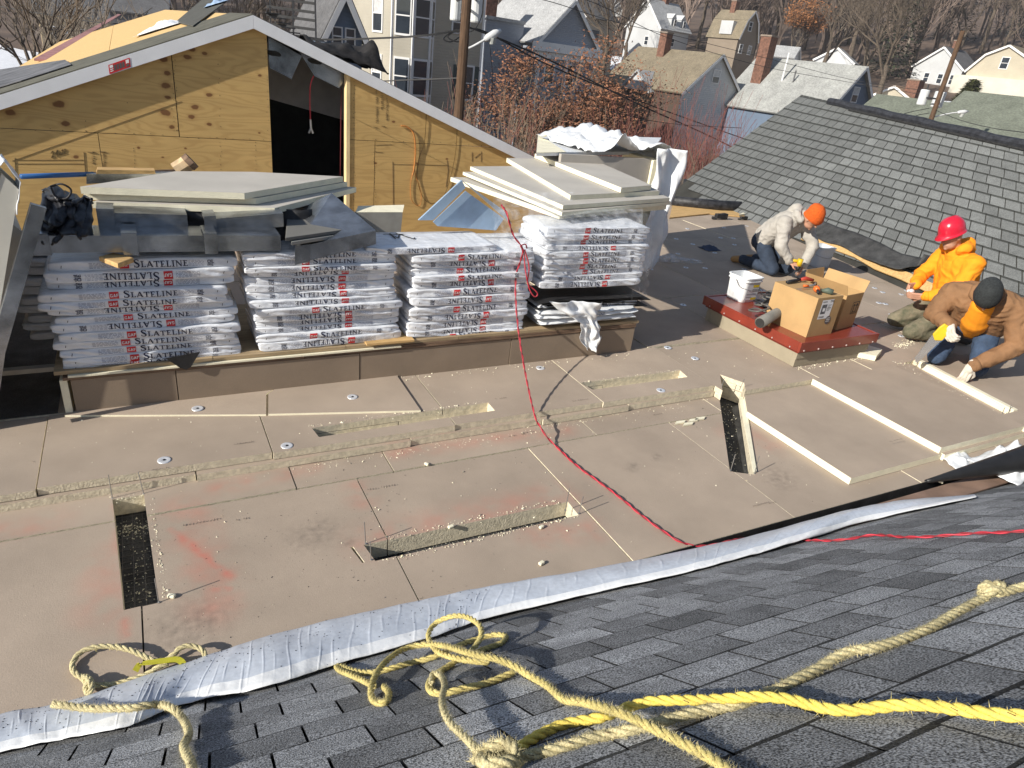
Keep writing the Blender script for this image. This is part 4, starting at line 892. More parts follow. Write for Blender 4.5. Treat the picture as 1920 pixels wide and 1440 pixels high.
# loose black shingles and two torn bundles under the rightmost stack
for i in range(6):
    z = PV(1080, 562 + i * 4.2, CY + .02).z; m = MB(); r = random.Random(i + 60)
    m.grid(lambda u, v: V((2.80 + .05 * (i % 3) + u * 1.09, CY - .015 + .010 * i + v * .42, z + .008 - .055 * max(0, u - .62) ** 1.5 + .006 * math.sin(u * 7 + i) - .01 * (1 - u) ** 3)), 16, 3)
    m.build('loose_shingle', BLACK if i != 3 else FELT, None, False, solid=.005, label='bare black shingle sheet, %s of the fanned layers in the rightmost stack' % ORD[i], cat='shingle', group='loose black shingle sheets')
def torn(z, x0, x1, seed, label):
    m = MB()
    def f(u, v):
        n = noise.noise(V((u * 8, v * 8, seed))) + .5 * noise.noise(V((u * 20, v * 20, seed)))
        a = 2 * math.pi * v; hh = .036 + .012 * n
        return V((x0 + (x1 - x0) * u, CY + .17 - .20 * math.cos(a) * (1 - .1 * (abs(u - .5) * 2) ** 5) + .015 * n, z + hh * math.sin(a) * (1 - .6 * (abs(u - .5) * 2) ** 6) + .012 * noise.noise(V((u * 5, 3, seed)))))
    m.grid(f, 50, 16); o = m.build('torn_bundle', WPLAST, None, True, label=label, cat='shingle bundle', group='torn bundles at the foot of the rightmost stack')
    return o
t1 = torn(PV(1100, 582, CY).z, 2.82, 3.80, 4.4, 'crumpled torn white bundle below the loose black shingles')
w, qq = word([(L_I, .88), (L_N, .88), (L_E, .88)], .09)
m = MB()
for q_ in qq: m.add([(3.40 + p.x * .030, CY - .052, PV(1130, 584, CY).z - .012 + p.y * .030) for p in q_], [(0, 1, 2, 3)])
m.build('lettering', NAVY, t1)
torn(PV(1100, 600, CY).z + .0, 2.84, 3.84, 8.4, 'lowest torn white bundle lying flat on the curb at right')
torn(PV(1100, 590, CY).z, 2.80, 3.86, 6.1, 'middle torn white bundle at the foot of the rightmost stack')
# white rag of wrap hanging from the torn bundle
rg = MB()
def rag(u, v):
    px = 1040 + 75 * u if v < .35 else 1090 + 42 * u; 
    wv_ = [(1030, 1128, 565), (1045, 1125, 580), (1068, 1124, 592), (1086, 1120, 604), (1088, 1130, 618), (1084, 1131, 632), (1092, 1126, 645), (1100, 1118, 656)]
    t = v * 7; i = min(int(t), 6); f = t - i
    a = [wv_[i][k] + (wv_[i + 1][k] - wv_[i][k]) * f for k in range(3)]
    p = PV(a[0] + (a[1] - a[0]) * u, a[2], CY - .03)
    return p + V((0, -.045 * noise.noise(V((u * 6, v * 7, 1.))) - .025 * math.sin(u * 9 + v * 3) - .02 * math.sin(math.pi * u), .012 * noise.noise(V((u * 5, v * 5, 8)))))
rg.grid(rag, 24, 40); rg.build('wrap_rag', WPLAST, None, True, solid=.002, label='crumpled white wrap rag hanging down over the curb front at right', cat='plastic rag', origin=PV(1110, 600, CY - .03))
# ================================================================== sheet metal on the left stacks
def channel(a, b, y, hgt_, dep, label, sleeves=(), tilt=0.0, mt=GALV):
    A = PV(a[0], a[1], y); B = PV(b[0], b[1], y)
    root = empty('metal_channel', A, 0, label, 'metal channel', 'galvanised channels on the left stacks')
    m = MB(); d = B - A
    up = V((0, math.sin(tilt), math.cos(tilt))) * hgt_; bk = V((0, dep, 0))
    m.prism([V((0, 0, 0)), d, d + up, up], V((0, .003, 0)))
    m.prism([up + V((0, .004, 0)), d + up + V((0, .004, 0)), d + up + bk, up + bk], V((0, 0, -.003)))
    m.prism([V((0, .004, 0)), d + V((0, .004, 0)), d + bk * .25, bk * .25], V((0, 0, .003)))
    m.build('channel_body', mt, root)
    for t, w, ov in sleeves:
        m = MB(); c = d * t; hw = d.normalized() * w / 2
        q_ = [c - hw - up * ov, c + hw - up * ov, c + hw + up * (1 + ov), c - hw + up * (1 + ov)]
        m.prism([p + V((0, -.012, 0)) for p in q_], V((0, .004, 0)))
        m.prism([q_[3] + V((0, -.007, 0)), q_[2] + V((0, -.007, 0)), q_[2] + bk * .8, q_[3] + bk * .8], V((0, 0, .004)))
        m.prism([q_[1] + V((-.004, -.011, 0)), q_[1] + V((0, .03, 0)), q_[2] + V((0, .03, 0)), q_[2] + V((-.004, -.011, 0))], V((.004, 0, 0)))
        m.build('sleeve', mt, root)
    return root
channel((58, 475), (527, 470), CY + .0, .100, .24, 'long lower galvanised channel with three sleeves on the front of the left stacks', [(.04, .085, .1), (.365, .08, .16), (.69, .075, .12)])
channel((198, 425), (353, 428), CY + .22, .085, .2, 'upper galvanised channel section at left below the cream boards', [(.02, .09, .25)])
channel((385, 438), (532, 425), CY + .20, .09, .2, 'upper galvanised channel section at right below the cream boards', [(.07, .07, .2)], .0)
m = MB()
def bsh(u, v):
    p = PV(185 + 400 * u, 392 + 75 * v, CY + .30 + .12 * (1 - v)); return p + V((0, -.06 * noise.noise(V((u * 9, v * 4, 2.))) - .02 * noise.noise(V((u * 30, v * 9, 2.))), 0))
m.grid(bsh, 50, 12); m.build('gap_shade_sheet', BLACK, None, True, label='black sheet added as shade behind the galvanised channels under the cream boards', cat='shade sheet', solid=.004, origin=PV(350, 430, CY + .3))  # added black sheet, its colour stands for the shade in the gap
# tilted wide flashing on the second stack, with two grey boards on it
fl_ = MB()
ptsf = [PV(545, 492, CY - .01), PV(708, 455, CY - .01), P(700, 405, 1.20), P(640, 368, 1.30)]
m = MB(); m.prism([PV(555, 495, CY - .01), PV(705, 458, CY - .01), PV(705, 432, CY - .01), PV(555, 464, CY - .01)], (0, .004, 0))
m.prism([PV(555, 464, CY - .01) + V((0, .005, 0)), PV(705, 432, CY - .01) + V((0, .005, 0)), PV(622, 362, CY + .62), PV(545, 400, CY + .62)], (0, 0, -.004))
fo = m.build('metal_flashing', GALV, None, label='wide bent galvanised flashing sloping down over the second bundle stack', cat='flashing')
m = MB(); m.prism([PV(553, 497, CY - .025), PV(582, 490, CY - .025), PV(582, 458, CY - .025), PV(553, 462, CY - .025)], (0, .004, 0)); m.build('end_tab', GALV, fo)
for i, (a, b_2, c_, d_) in enumerate([((535, 446), (648, 430), (624, 378), (540, 388)), ((546, 454), (650, 438), (640, 404), (545, 410))]):
    z = 1.24 - .026 * i; m = MB(); m.prism([P(*a, z), P(*b_2, z), P(*c_, z), P(*d_, z)], (0, 0, -.022)); m.build('board_offcut', mat('dark grey board %d' % i, (.17 + .12 * i, .165 + .12 * i, .15 + .11 * i), .8, .05), None, label=['upper dark grey board offcut lying on the tilted flashing', 'lower pale grey board offcut lying on the tilted flashing'][i], cat='board offcut', bevel=.003)
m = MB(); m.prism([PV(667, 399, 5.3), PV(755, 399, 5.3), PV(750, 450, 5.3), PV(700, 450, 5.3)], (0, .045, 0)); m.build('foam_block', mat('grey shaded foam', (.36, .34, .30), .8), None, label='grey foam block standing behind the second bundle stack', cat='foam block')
m = MB(); m.prism([PV(667, 398, 5.3), PV(755, 398, 5.3), PV(758, 384, 5.5), PV(672, 386, 5.5)], (0, .01, -.004)); m.build('cut_edge', FOAMW, bpy.data.objects['foam_block'])
# blue tinted metal angle between the third and fourth stack
m = MB(); m.prism([PV(785, 413, 4.85), PV(812, 413, 4.85), PV(873, 352, 4.85), PV(866, 338, 4.85)], (0, .02, 0)); m.prism([PV(866, 338, 4.87), PV(945, 395, 4.95), PV(960, 420, 5.2), PV(880, 350, 5.3)], (0, 0, -.004)); m.prism([PV(812, 416, 4.90), PV(873, 358, 4.90), PV(945, 410, 4.90), PV(930, 432, 4.90), PV(820, 424, 4.90)], (0, .006, 0))
m.build('metal_angle', mat('blue filmed steel', (.42, .56, .72), .3, .08, 5, metal=.35), None, label='peaked blue tinted metal angle sitting on the third bundle stack', cat='metal angle')
# ================================================================== foam board piles
def fboard(pts, z, th, label, mt=(GREYF, FOAMW), group='foam boards in the left pile', name='foam_board', th2=None):
    pts = [P(*p, z) for p in pts]
    m = MB(); m.prism(pts, (0, 0, -th)); c = sum(pts, V((0, 0, 0))) / len(pts)
    m.m = [0 if i < 2 else 1 for i in range(len(m.f))]
    o = m.build(name, list(mt), None, origin=c, label=label, cat='foam board', group=group)
    return o
fboard([(150, 350), (458, 362), (643, 331), (475, 322), (330, 321)], 1.42, .042, 'topmost cream foam board of the left pile')
fboard([(156, 362), (480, 372), (651, 341), (480, 331), (330, 330)], 1.375, .04, 'middle cream foam board of the left pile')
fboard([(172, 378), (515, 390), (668, 351), (480, 341), (340, 340)], 1.332, .04, 'lowest cream foam board of the left pile')
RG = 'foam boards in the right pile'
fboard([(1003, 288), (1165, 352), (1222, 347), (1075, 283)], 1.49, .045, 'topmost narrow foam board of the right pile', group=RG)
fboard([(950, 296), (1070, 366), (1237, 358), (1115, 300)], 1.44, .045, 'second foam board from the top of the right pile', group=RG)
fboard([(882, 312), (1056, 385), (1256, 371), (1110, 310)], 1.40, .035, 'third foam board from the top of the right pile', group=RG)
fboard([(868, 322), (1054, 398), (1258, 378), (1110, 325)], 1.36, .03, 'thin foam board fourth from the top of the right pile', group=RG)
fboard([(845, 332), (1050, 402), (1250, 385), (1110, 335)], 1.31, .04, 'lowest foam board of the right pile', group=RG)
# foam box standing behind the right pile, half wrapped in white plastic
yb = 6.3
bx0 = PV(1005, 252, yb); bx1 = PV(1262, 285, yb)
root = empty('foam_stack', (bx0.x, yb, ZU), 0, 'tall pale foam board stack behind the right pile, wrapped with white plastic', 'foam stack')
fq = lambda p: V(p) - V((bx0.x, yb, ZU))
zt2 = bx0.z; zi = PV(1008, 286, yb).z
ztop1 = PV(1225, 262, yb).z
m = MB(); m.prism([fq(P(1006, 286, zi)), fq(P(1222, 284, zi)), fq(P(1240, 258, zi)), fq(P(1009, 251, zi))], (0, 0, -.035)); m.build('top_board', WPLAST, root)
m = MB(); m.prism([fq(P(1006, 286, zi + .003)), fq(P(1062, 285, zi + .003)), fq(P(1009, 252, zi + .003))], (0, 0, -.003)); m.build('cut_edge', FOAMW, root)

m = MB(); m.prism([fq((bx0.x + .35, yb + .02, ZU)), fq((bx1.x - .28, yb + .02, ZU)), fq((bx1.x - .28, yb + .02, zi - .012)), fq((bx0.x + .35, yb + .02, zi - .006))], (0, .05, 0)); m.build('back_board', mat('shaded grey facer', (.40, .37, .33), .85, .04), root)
m = MB(); m.prism([fq((bx1.x - .27, yb - .02, ZU)), fq((bx1.x - .11, yb - .02, ZU)), fq((bx1.x - .11, yb - .02, zi - .02)), fq((bx1.x - .27, yb - .02, zi - .02))], (0, .6, 0)); m.build('side_board', FOAMW, root)
m = MB()
def wrp(u, v):
    if u < .5:                                          # over the top
        t = u / .5; x = bx1.x - 1.12 + 1.16 * t; y = yb - .02 + v * 1.25; z = zi + .02 + .04 * math.sin(math.pi * min(1, t * 1.1)) 
        z += .15 * (noise.noise(V((x * 3.5, y * 3.5, 2.))) + .45) * min(1, t * 3) + .07 * abs(noise.noise(V((x * 8, y * 8, 5.))))
    else:
        t = (u - .5) / .5; z = (zi + .02) * (1 - t) + .30 * t; y = yb - .04 + v * .66; x = bx1.x + .04 - .10 * t ** 1.5 - .16 * max(0, t - .55) * (1 - v)
        x += .07 * noise.noise(V((y * 5, z * 3, 3.))) + .03 * math.sin(v * 14 + z * 3)
    return fq((x, y, z))
m.grid(wrp, 60, 26); m.build('plastic_wrap', WPLAST, root, True, solid=.003)
m = MB()
def wrf(u, v):
    z = (zi + .12) * (1 - u) + (.28) * u; ed = .19 + .03 * math.sin(u * 9) - .35 * max(0, u - .7)
    x = bx1.x - .30 + (ed + .22) * v + .05 * noise.noise(V((u * 4, v * 3, 1))) + .03 * math.sin(u * 3) - .03 * u ** 2
    return fq((x, yb - .08 - .05 * math.sin(v * 9 + u * 3) + .07 * noise.noise(V((u * 5, v * 6, 4))), z))
m.grid(wrf, 50, 20); m.build('plastic_flap', WPLAST, root, True, solid=.003)
# clear shrink film over the rightmost stack
FILM = film('clear stretch film', alpha=.15, rough=.10)
m = MB()
def fm(u, v):
    px = 925 + (1075 - 925) * u; py = 360 + (480 - 360) * v
    p = PV(px, py, CY - .03 + .5 * (1 - v) ** 2)
    return p + V((0, -.05 * noise.noise(V((u * 5, v * 5, 1.))) - .03 * noise.noise(V((u * 14, v * 14, 3.))), .02 * noise.noise(V((u * 9, v * 9, 7.)))))
m.grid(fm, 34, 30); m.build('stretch_film', FILM, None, True, label='crumpled clear stretch film over the top left of the rightmost stack', cat='stretch film', origin=PV(1000, 420, CY))
m = MB()
def fm2(u, v):
    px = 1190 + 26 * u + 8 * math.sin(v * 4); py = 400 + 165 * v
    return PV(px, py, CY - .02 + .3 * u) + V((.03 * noise.noise(V((u * 4, v * 9, 2.))), -.03 * noise.noise(V((u * 8, v * 12, 2.))), 0))
m.grid(fm2, 10, 40); m.build('stretch_film', FILM, None, True, label='clear stretch film hanging along the right end of the rightmost stack', cat='stretch film', origin=PV(1200, 480, CY))
m = MB()
def fm4(u, v):
    px = 990 + (1205 - 990) * u; py = 392 + 34 * v
    return PV(px, py, CY - .012 + .25 * (1 - v) ** 1.5) + V((0, -.03 * noise.noise(V((u * 9, v * 4, 3.))), .01 * noise.noise(V((u * 20, v * 6, 2.)))))
m.grid(fm4, 50, 10); m.build('stretch_film', FILM, None, True, label='clear stretch film pulled over the top front of the rightmost stack', cat='stretch film', origin=PV(1100, 410, CY))
crumple('stretch_film', P(1262, 489, ZU + .005), (.85, -.25, 0), (.06, .20, 0), .09, FILM, 4.7, 'twisted tail of clear film lying on the roof right of the stacks', 'stretch film', sc=5)
# standing wrapped board and leaning flashing at the left edge, which shade the stacks
root = empty('leaning_board', (-1.15, 4.6, ZU), 0, 'white wrapped foam board leaning upright at the left edge beside the bundle stacks', 'foam board')
lq = lambda p: V(p) - V((-1.15, 4.6, ZU))
tx, tz = PV(33, 345, 4.40).x, PV(33, 345, 4.40).z
m = MB(); m.prism([lq((-1.20, 4.40, ZU)), lq((tx - .06, 4.40, tz + .05)), lq((tx, 4.40, tz - .03)), lq((-1.0, 4.40, ZU))], (-.03, .2, 0)); m.prism([lq((-1.22, 4.601, ZU)), lq((tx - .10, 4.601, 1.30)), lq((tx - .05, 4.601, 1.24)), lq((-1.02, 4.601, ZU))], (-.42, 2.4, 0)); m.build('board', mat('cream wrapped board', (.62, .60, .53), .6, .05), root)
m = MB()
def lw(u, v):
    y = 4.39 + .22 * u; sk_ = -.175 * (y - 4.40)
    
    pts_ = [(-1.24, ZU + .3), (tx - .10, tz + .06), (tx - .035, tz + .115), (tx + .012, tz + .01), (tx - .03, tz - .16)]
    t = v * 4; i = min(3, int(t)); f = t - i
    return lq((sk_ + pts_[i][0] + (pts_[i + 1][0] - pts_[i][0]) * f + .012 * noise.noise(V((u * 4, v * 9, 2))), y, pts_[i][1] + (pts_[i + 1][1] - pts_[i][1]) * f))
m.grid(lw, 10, 24); m.build('plastic_wrap', WPLAST, root, True, solid=.004)
m = MB(); m.bar(PV(72, 385, 4.42), PV(-6, 660, 4.36), .05, .07); m.bar(PV(-6, 661, 4.36), PV(-20, 760, 4.34), .05, .07); m.build('flashing_strip', GALV, None, label='long galvanised flashing strip leaning against the left end of the stacks', cat='flashing', origin=PV(40, 480, 4.4))
# black tarp heap, blue pole, scraps of wood
m = MB()
def heap(u, v):
    px = 78 + 95 * u; py = 345 + 105 * v
    dpt = CY + .02 + .35 * (1 - v) ** 1.3
    if v < .25: py += 22 * (abs(u - .25) * 2.2) * (1 - v / .25)
    if v > .75: py += (14 * math.sin(u * 7 + 1) - 12 * abs(u - .35)) * (v - .75) * 4
    return PV(px, py, dpt) + V((.02 * noise.noise(V((u * 9, v * 6, 3))), -.11 * noise.noise(V((u * 4, v * 4, 2.))) - .05 * noise.noise(V((u * 11, v * 11, 4.))) - .05 * math.sin(math.pi * u), 0))
m.grid(heap, 40, 40); m.build('tarp', mat('black rubber tarp', (.022, .023, .028), .38, .3, 6, .3, 25), None, True, solid=.01, label='crumpled black tarp heaped at the left end of the stacked bundles', cat='tarp', origin=PV(130, 400, CY))
cord('cord', [PV(95, 350, CY - .05), PV(115, 345, CY - .08), PV(133, 356, CY - .08), PV(125, 372, CY - .08), PV(105, 368, CY - .06), PV(96, 352, CY - .05)], .006, BLACK, 'thin black loop of cord on top of the black tarp heap', n=6)
m = MB(); a, b3 = PV(39, 331, 5.3), PV(330, 321, 5.9); mid_ = a.lerp(b3, .42); m.tube([a, mid_], .016, 8); po = m.build('pole', mat('blue pole', (.03, .11, .30), .4), None, True, label='blue tipped wooden pole lying behind the left foam boards', cat='pole')
m = MB(); m.tube([mid_, b3], .015, 8); m.build('wooden_end', WOODB, po)
m = MB(); m.tube([PV(330, 320, 5.75), PV(358, 302, 5.75)], .06, 8); lo = m.build('log_offcut', mat('split pale wood', (.62, .46, .28), .8, .2, 12), None, label='short pale wood offcut with dark end behind the left foam boards', cat='wood offcut')
m = MB(); m.tube([PV(352, 307, 5.72), PV(360, 300, 5.72)], .065, 8); m.build('bark_end', WOODB, lo)
m = MB(); m.prism([PV(162, 345, 5.5), PV(162, 326, 5.5), PV(330, 324, 5.6), PV(340, 335, 5.6)], (0, .06, 0)); m.build('metal_box', GALV, None, label='grey metal duct end behind the left foam boards', cat='metal duct')
m = MB(); m.prism([PV(180, 326, 5.45), PV(182, 318, 5.45), PV(290, 320, 5.55), PV(292, 326, 5.55)], (0, .1, 0)); m.build('wood_scrap', WOODY, None, label='thin yellow wood strip lying behind the left foam boards', cat='wood strip')
m = MB(); m.prism([P(186, 490, 1.09), P(222, 504, 1.09), P(252, 492, 1.09), P(214, 482, 1.09)], (0, 0, .03)); m.build('wood_scrap', WOODY, None, label='splintered yellow wood scrap on top of the leftmost bundle stack', cat='wood scrap', bevel=.006)
# red extension cord: from the stacks, through the air, then over the roof boards and the near roof
CORD_ = mat('red extension cord jacket', (0.56, 0.045, 0.07), .45, .12, 12)
def twist(path, r, name, mt, label, cat, strands=2, pitch=.05, k=6, step=.012, dark=None):
    pts = resample(cr(path, 14), step); m = MB(); root = None; n = len(pts); T = []
    for i in range(n): T.append((pts[min(i + 1, n - 1)] - pts[max(i - 1, 0)]).normalized())
    xs_ = []; x = T[0].orthogonal().normalized()
    for i in range(n): x = (x - T[i] * x.dot(T[i])).normalized(); xs_.append(x)
    for s in range(strands):
        sp_ = [pts[i] + (xs_[i] * math.cos(2 * math.pi * (i * step / pitch + s / strands)) + T[i].cross(xs_[i]) * math.sin(2 * math.pi * (i * step / pitch + s / strands))) * r for i in range(n)]
        m.tube(sp_, r * (.95 if strands < 3 else 1.02), k, 0 if not dark or s else 1)
    return m.build(name, [mt] + ([dark] if dark else []), None, True, label=label, cat=cat), pts, T
g = lambda x, y, z: P(x, y, z)
cA, cB = PV(980, 470, CY - .07), P(1004, 783, .113); cn = V((cB.y - cA.y, -(cB.x - cA.x), 0)).normalized()
HC = lambda x, y: PN(x, y, cn, cA)
rcord = [PV(940, 384, CY + .1), PV(950, 400, CY - .05), PV(962, 440, CY - .06), PV(980, 470, CY - .07), HC(968, 515), HC(967, 560), HC(971, 610), HC(978, 660), HC(990, 725), HC(1004, 783), P(1013, 800, .10), P(1026, 820, .05), P(1044, 838, .012), P(1080, 872, .014), P(1125, 905, .014), P(1165, 935, .014), P(1205, 968, .014), P(1245, 997, .014), P(1272, 1014, .014), P(1300, 1023, -.005), P(1335, 1022, .0), P(1380, 1012, .02)]
fq2 = lambda x, y, h=.012: PN(x, y, FN, F0 + FN * h)
rcord += [fq2(x, y, .02) for x, y in [(1425, 1008), (1480, 1010), (1530, 1013), (1580, 1012), (1640, 1003), (1700, 1007), (1760, 1005), (1820, 1000), (1880, 998), (1990, 992), (2200, 985), (2500, 990), (2900, 1000)]]
twist(rcord, .0044, 'extension_cord', CORD_, 'long twisted red extension cord running from the bundles across the roof to the right edge', 'extension cord', 2, .16, 6, .02, mat('dark red strand', (.28, .03, .04), .5))
cord('extension_cord', [PV(984, 468, CY - .07), PV(992, 500, CY - .06), PV(990, 530, CY - .05), PV(1004, 545, CY - .06), PV(1008, 552, CY - .06), PV(1002, 556, CY - .06), PV(992, 540, CY - .06), PV(985, 505, CY - .06), PV(982, 470, CY - .06), PV(976, 462, CY - .05), PV(985, 458, CY - .05), PV(988, 466, CY - .06)], .0052, CORD_, 'short looped end of the red cord hanging on the rightmost stack', 'extension cord', n=6)
# ================================================================== red capped curb with boxes, bucket and tools
RX0, RX1, RY0, RY1 = 5.275, 6.31, 3.80, 5.03
root = empty('capped_curb', (RX0, RY0, ZU), 0, 'small square roof curb with a dark red metal cap, cardboard boxes on top', 'roof curb')
rq = lambda a: V(a) - V((RX0, RY0, ZU))
CURBF = mat('curb foil facer', (.34, .295, .215), .5, .06, 4)
def rbox(a, b, n, mt, bev=0, par=None): m = MB(); m.boxb(rq(a), rq(b)); return m.build(n, mt, par or root, bevel=bev)
rbox((RX0, RY0, ZU + .001), (RX1, RY0 + .05, ZU + .15), 'curb_side', CURBF); rbox((RX0, RY1 - .05, ZU + .001), (RX1, RY1, ZU + .15), 'curb_side', CURBF)
rbox((RX0 + .002, RY0 + .052, ZU + .001), (RX0 + .05, RY1 - .052, ZU + .15), 'curb_side', CURBF); rbox((RX1 - .05, RY0 + .052, ZU + .001), (RX1 - .002, RY1 - .052, ZU + .15), 'curb_side', CURBF)
rbox((RX0 - .006, RY0 - .008, ZU + .085), (RX1 + .006, RY0 - .003, ZU + .148), 'metal_flange', CURBF)
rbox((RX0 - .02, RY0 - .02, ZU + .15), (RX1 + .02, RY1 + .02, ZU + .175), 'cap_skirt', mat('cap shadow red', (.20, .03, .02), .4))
for a, b in (((RX0 - .05, RY0 - .05, ZU + .172), (RX1 + .05, RY0 - .02, ZU + .27)), ((RX0 - .05, RY1 + .02, ZU + .172), (RX1 + .05, RY1 + .05, ZU + .27)), ((RX0 - .05, RY0 - .0195, ZU + .172), (RX0 - .02, RY1 + .0195, ZU + .27)), ((RX1 + .02, RY0 - .0195, ZU + .172), (RX1 + .05, RY1 + .0195, ZU + .27))): rbox(a, b, 'cap_rail', REDM, .004)
m = MB()
zc = ZU + .262
m.boxb(rq((RX0 - .02, RY0 - .02, ZU + .2)), rq((RX1 + .02, RY1 + .02, zc)))
m.build('cap_top', REDM, root)
m = MB()
for i in range(6):
    for (x, y, d) in ((RX0 + .01 + i * .2, RY0 - .052, 0), (RX0 - .052, RY0 + .06 + i * .22, 1)):
        m.box(rq((x, y, ZU + .19)), (.012, .012, .012))
m.build('cap_rivets', mat('pale rivets', (.5, .4, .38), .4), root)
ZC = ZU + .263
def carton(c, w, d, h, rz, label, open_=False):
    root = empty('cardboard_box', c, rz, label, 'cardboard box', 'cardboard boxes on the capped curb')
    t = .006; m = MB()
    for a, b in (((-w / 2, -d / 2, 0), (w / 2, -d / 2 + t, h)), ((-w / 2, d / 2 - t, 0), (w / 2, d / 2, h)), ((-w / 2, -d / 2 + t, 0), (-w / 2 + t, d / 2 - t, h)), ((w / 2 - t, -d / 2 + t, 0), (w / 2, d / 2 - t, h)), ((-w / 2 + t, -d / 2 + t, 0), (w / 2 - t, d / 2 - t, t))): m.boxb(a, b)
    m.build('box_body', CARD, root)
    if not open_:
        for s in (-1, 1):
            m = MB(); m.boxb((-w / 2, s * .002, h), (w / 2, s * d / 2, h + .005)); m.build('flap', CARD, root)
        m = MB(); m.boxb((-w / 2 + .02, -.03, h + .0052), (w / 2, .03, h + .0058)); m.build('packing_tape', mat('brown tape', (.38, .25, .12), .3), root)
    else:
        for (a, b, ax, an) in (((-w / 2, -d / 2), (-w / 2, d / 2), 1, .5), ((w / 2, -d / 2), (w / 2, d / 2), 1, .35), ((-w / 2, d / 2), (w / 2, d / 2), 0, .2)):
            m = MB(); a3 = V((*a, h)); b3 = V((*b, h)); out = V(((a[0] + b[0]) / 2, (a[1] + b[1]) / 2, 0)).normalized(); u = (out * math.sin(an) + V((0, 0, math.cos(an)))) * .12
            m.prism([a3, b3, b3 + u, a3 + u], out * .004); m.build('flap', CARD, root)
    return root
bp0 = P(1510, 632, ZC)
bw, bdp, bh = .385, .50, .385
rzb = .06
bx = carton(bp0 + V((bw / 2 - .02, bdp / 2, 0)), bw, bdp, bh, rzb, 'closed cardboard box with a white label, tools lying on its top')
# its label: white sheet, picture block, printed bars, round stamp, letters TPO
def onfront(x0, z0, x1, z1, mt, nm, par, dy=.0015): m = MB(); m.add([(x0, -bdp / 2 - dy, z0), (x1, -bdp / 2 - dy, z0), (x1, -bdp / 2 - dy, z1), (x0, -bdp / 2 - dy, z1)], [(0, 1, 2, 3)]); return m.build(nm, mt, par)
lb = onfront(-.115, .175, .06, .365, WHITEP, 'label', bx)
onfront(-.098, .225, -.025, .32, mat('grey picture', (.16, .16, .17), .6, .3, 40), 'picture', lb, .0022); onfront(-.075, .25, -.04, .285, WHITEP, 'picture', lb, .0026)
m = MB()
def fw(fs, x, z, s, mi=0, sx=1.0, dy=.0024):
    w, q_ = word([(f, 1) for f in fs], .2)
    for q in q_: m.add([(x + p.x * s * sx, -bdp / 2 - dy, z + p.y * s) for p in q], [(0, 1, 2, 3)])
fw((s_M, s_A, s_S, s_T, s_S), -.102, .338, .016, 0, .8); fw((s_T, s_P, s_O), .006, .336, .020)
for k in range(6):
    z = .31 - k * .011; m.add([(-.012, -bdp / 2 - .0024, z), (.045 - .01 * (k % 3), -bdp / 2 - .0024, z), (.045 - .01 * (k % 3), -bdp / 2 - .0024, z + (.003 if k != 3 else .006)), (-.012, -bdp / 2 - .0024, z + (.003 if k != 3 else .006))], [(0, 1, 2, 3)])
for k in range(9): m.add([(-.10 + k * .009, -bdp / 2 - .0024, .185), (-.10 + k * .009 + .004, -bdp / 2 - .0024, .185), (-.10 + k * .009 + .004, -bdp / 2 - .0024, .205), (-.10 + k * .009, -bdp / 2 - .0024, .205)], [(0, 1, 2, 3)])
m.build('label_print', BLACK, lb)
m = MB(); c = V((.055, -bdp / 2 - .003, .155)); m.add([c + V((.043 * math.cos(t), 0, .043 * math.sin(t))) for t in np.linspace(0, 2 * math.pi, 20, endpoint=False)], [tuple(range(20))]); so_ = m.build('round_stamp', mat('dark stamp', (.12, .11, .11), .5), bx)
m = MB()
for k in range(3): m.add([c + V((x, -.0008, .018 - k * .016)) for x in (-.028, .028)] + [c + V((x, -.0008, .023 - k * .016)) for x in (.028, -.028)], [(0, 1, 2, 3)])
m.build('stamp_print', WHITEP, so_)
b2p = P(1590, 618, ZC)
b2 = carton(P(1583, 622, ZC) + V((.0, .30, 0)) + V((.06, .0, 0)), .33, .45, .36, .16, 'open cardboard box with raised flaps behind the labelled box', True)
m = MB(); y = -.2265
def arrow(x):
    for a, b in (((x, .17), (x, .25)), ((x - .018, .228), (x, .252)), ((x + .018, .228), (x, .252))): m.bar(V((a[0], y, a[1])), V((b[0], y, b[1])), .008, .001, up=(0, 1, 0))
arrow(.05); arrow(.10)
for a, b in (((.015, .15), (.135, .15)), ((.135, .15), (.135, .27)), ((.135, .27), (.015, .27)), ((.015, .27), (.015, .15)), ((.03, .165), (.12, .165))): m.bar(V((a[0], y, a[1])), V((b[0], y, b[1])), .006, .001, up=(0, 1, 0))
m.build('arrow_mark', BLACK, b2)
# tools on the box: orange cutter, pliers, red grip
bt = bx.location + V((0, 0, bh + .006))
def tool(pts, r, k, mt, nm, label, cat, loc, rz, extra=()):
    m = MB(); m.tube([V(p) for p in pts], r, k); o = m.build(nm, mt, None, True); o.location = loc; o.rotation_euler = (0, 0, rz); tag(o, label, cat)
    for n2, p2, r2, m2 in extra: q_ = MB(); q_.tube([V(p) for p in p2], r2, 8); q_.build(n2, m2, o, True)
    return o
tool([(-.11, .0, .022), (-.03, .0, .024), (.06, 0, .024), (.12, 0, .022)], [.014, .018, .016, .01], 8, BLACK, 'pistol_tool', 'black bar tool lying along the far edge of the labelled box', 'tool', bt + V((-.05, .16, 0)), .15, [('blade', [(.12, 0, .022), (.18, 0, .022)], .006, STEEL)])
tool([(-.05, -.02, .03), (-.02, .0, .035), (.03, .01, .032)], [.022, .032, .022], 8, ORANGE, 'staple_gun', 'orange bodied tape tool at the near edge of the labelled box top', 'tool', bt + V((-.02, -.1, 0)), .4, [('nose', [(.03, .01, .032), (.09, .02, .03)], .016, STEEL), ('handle', [(-.05, -.02, .03), (-.10, -.045, .02)], .014, BLACK)])
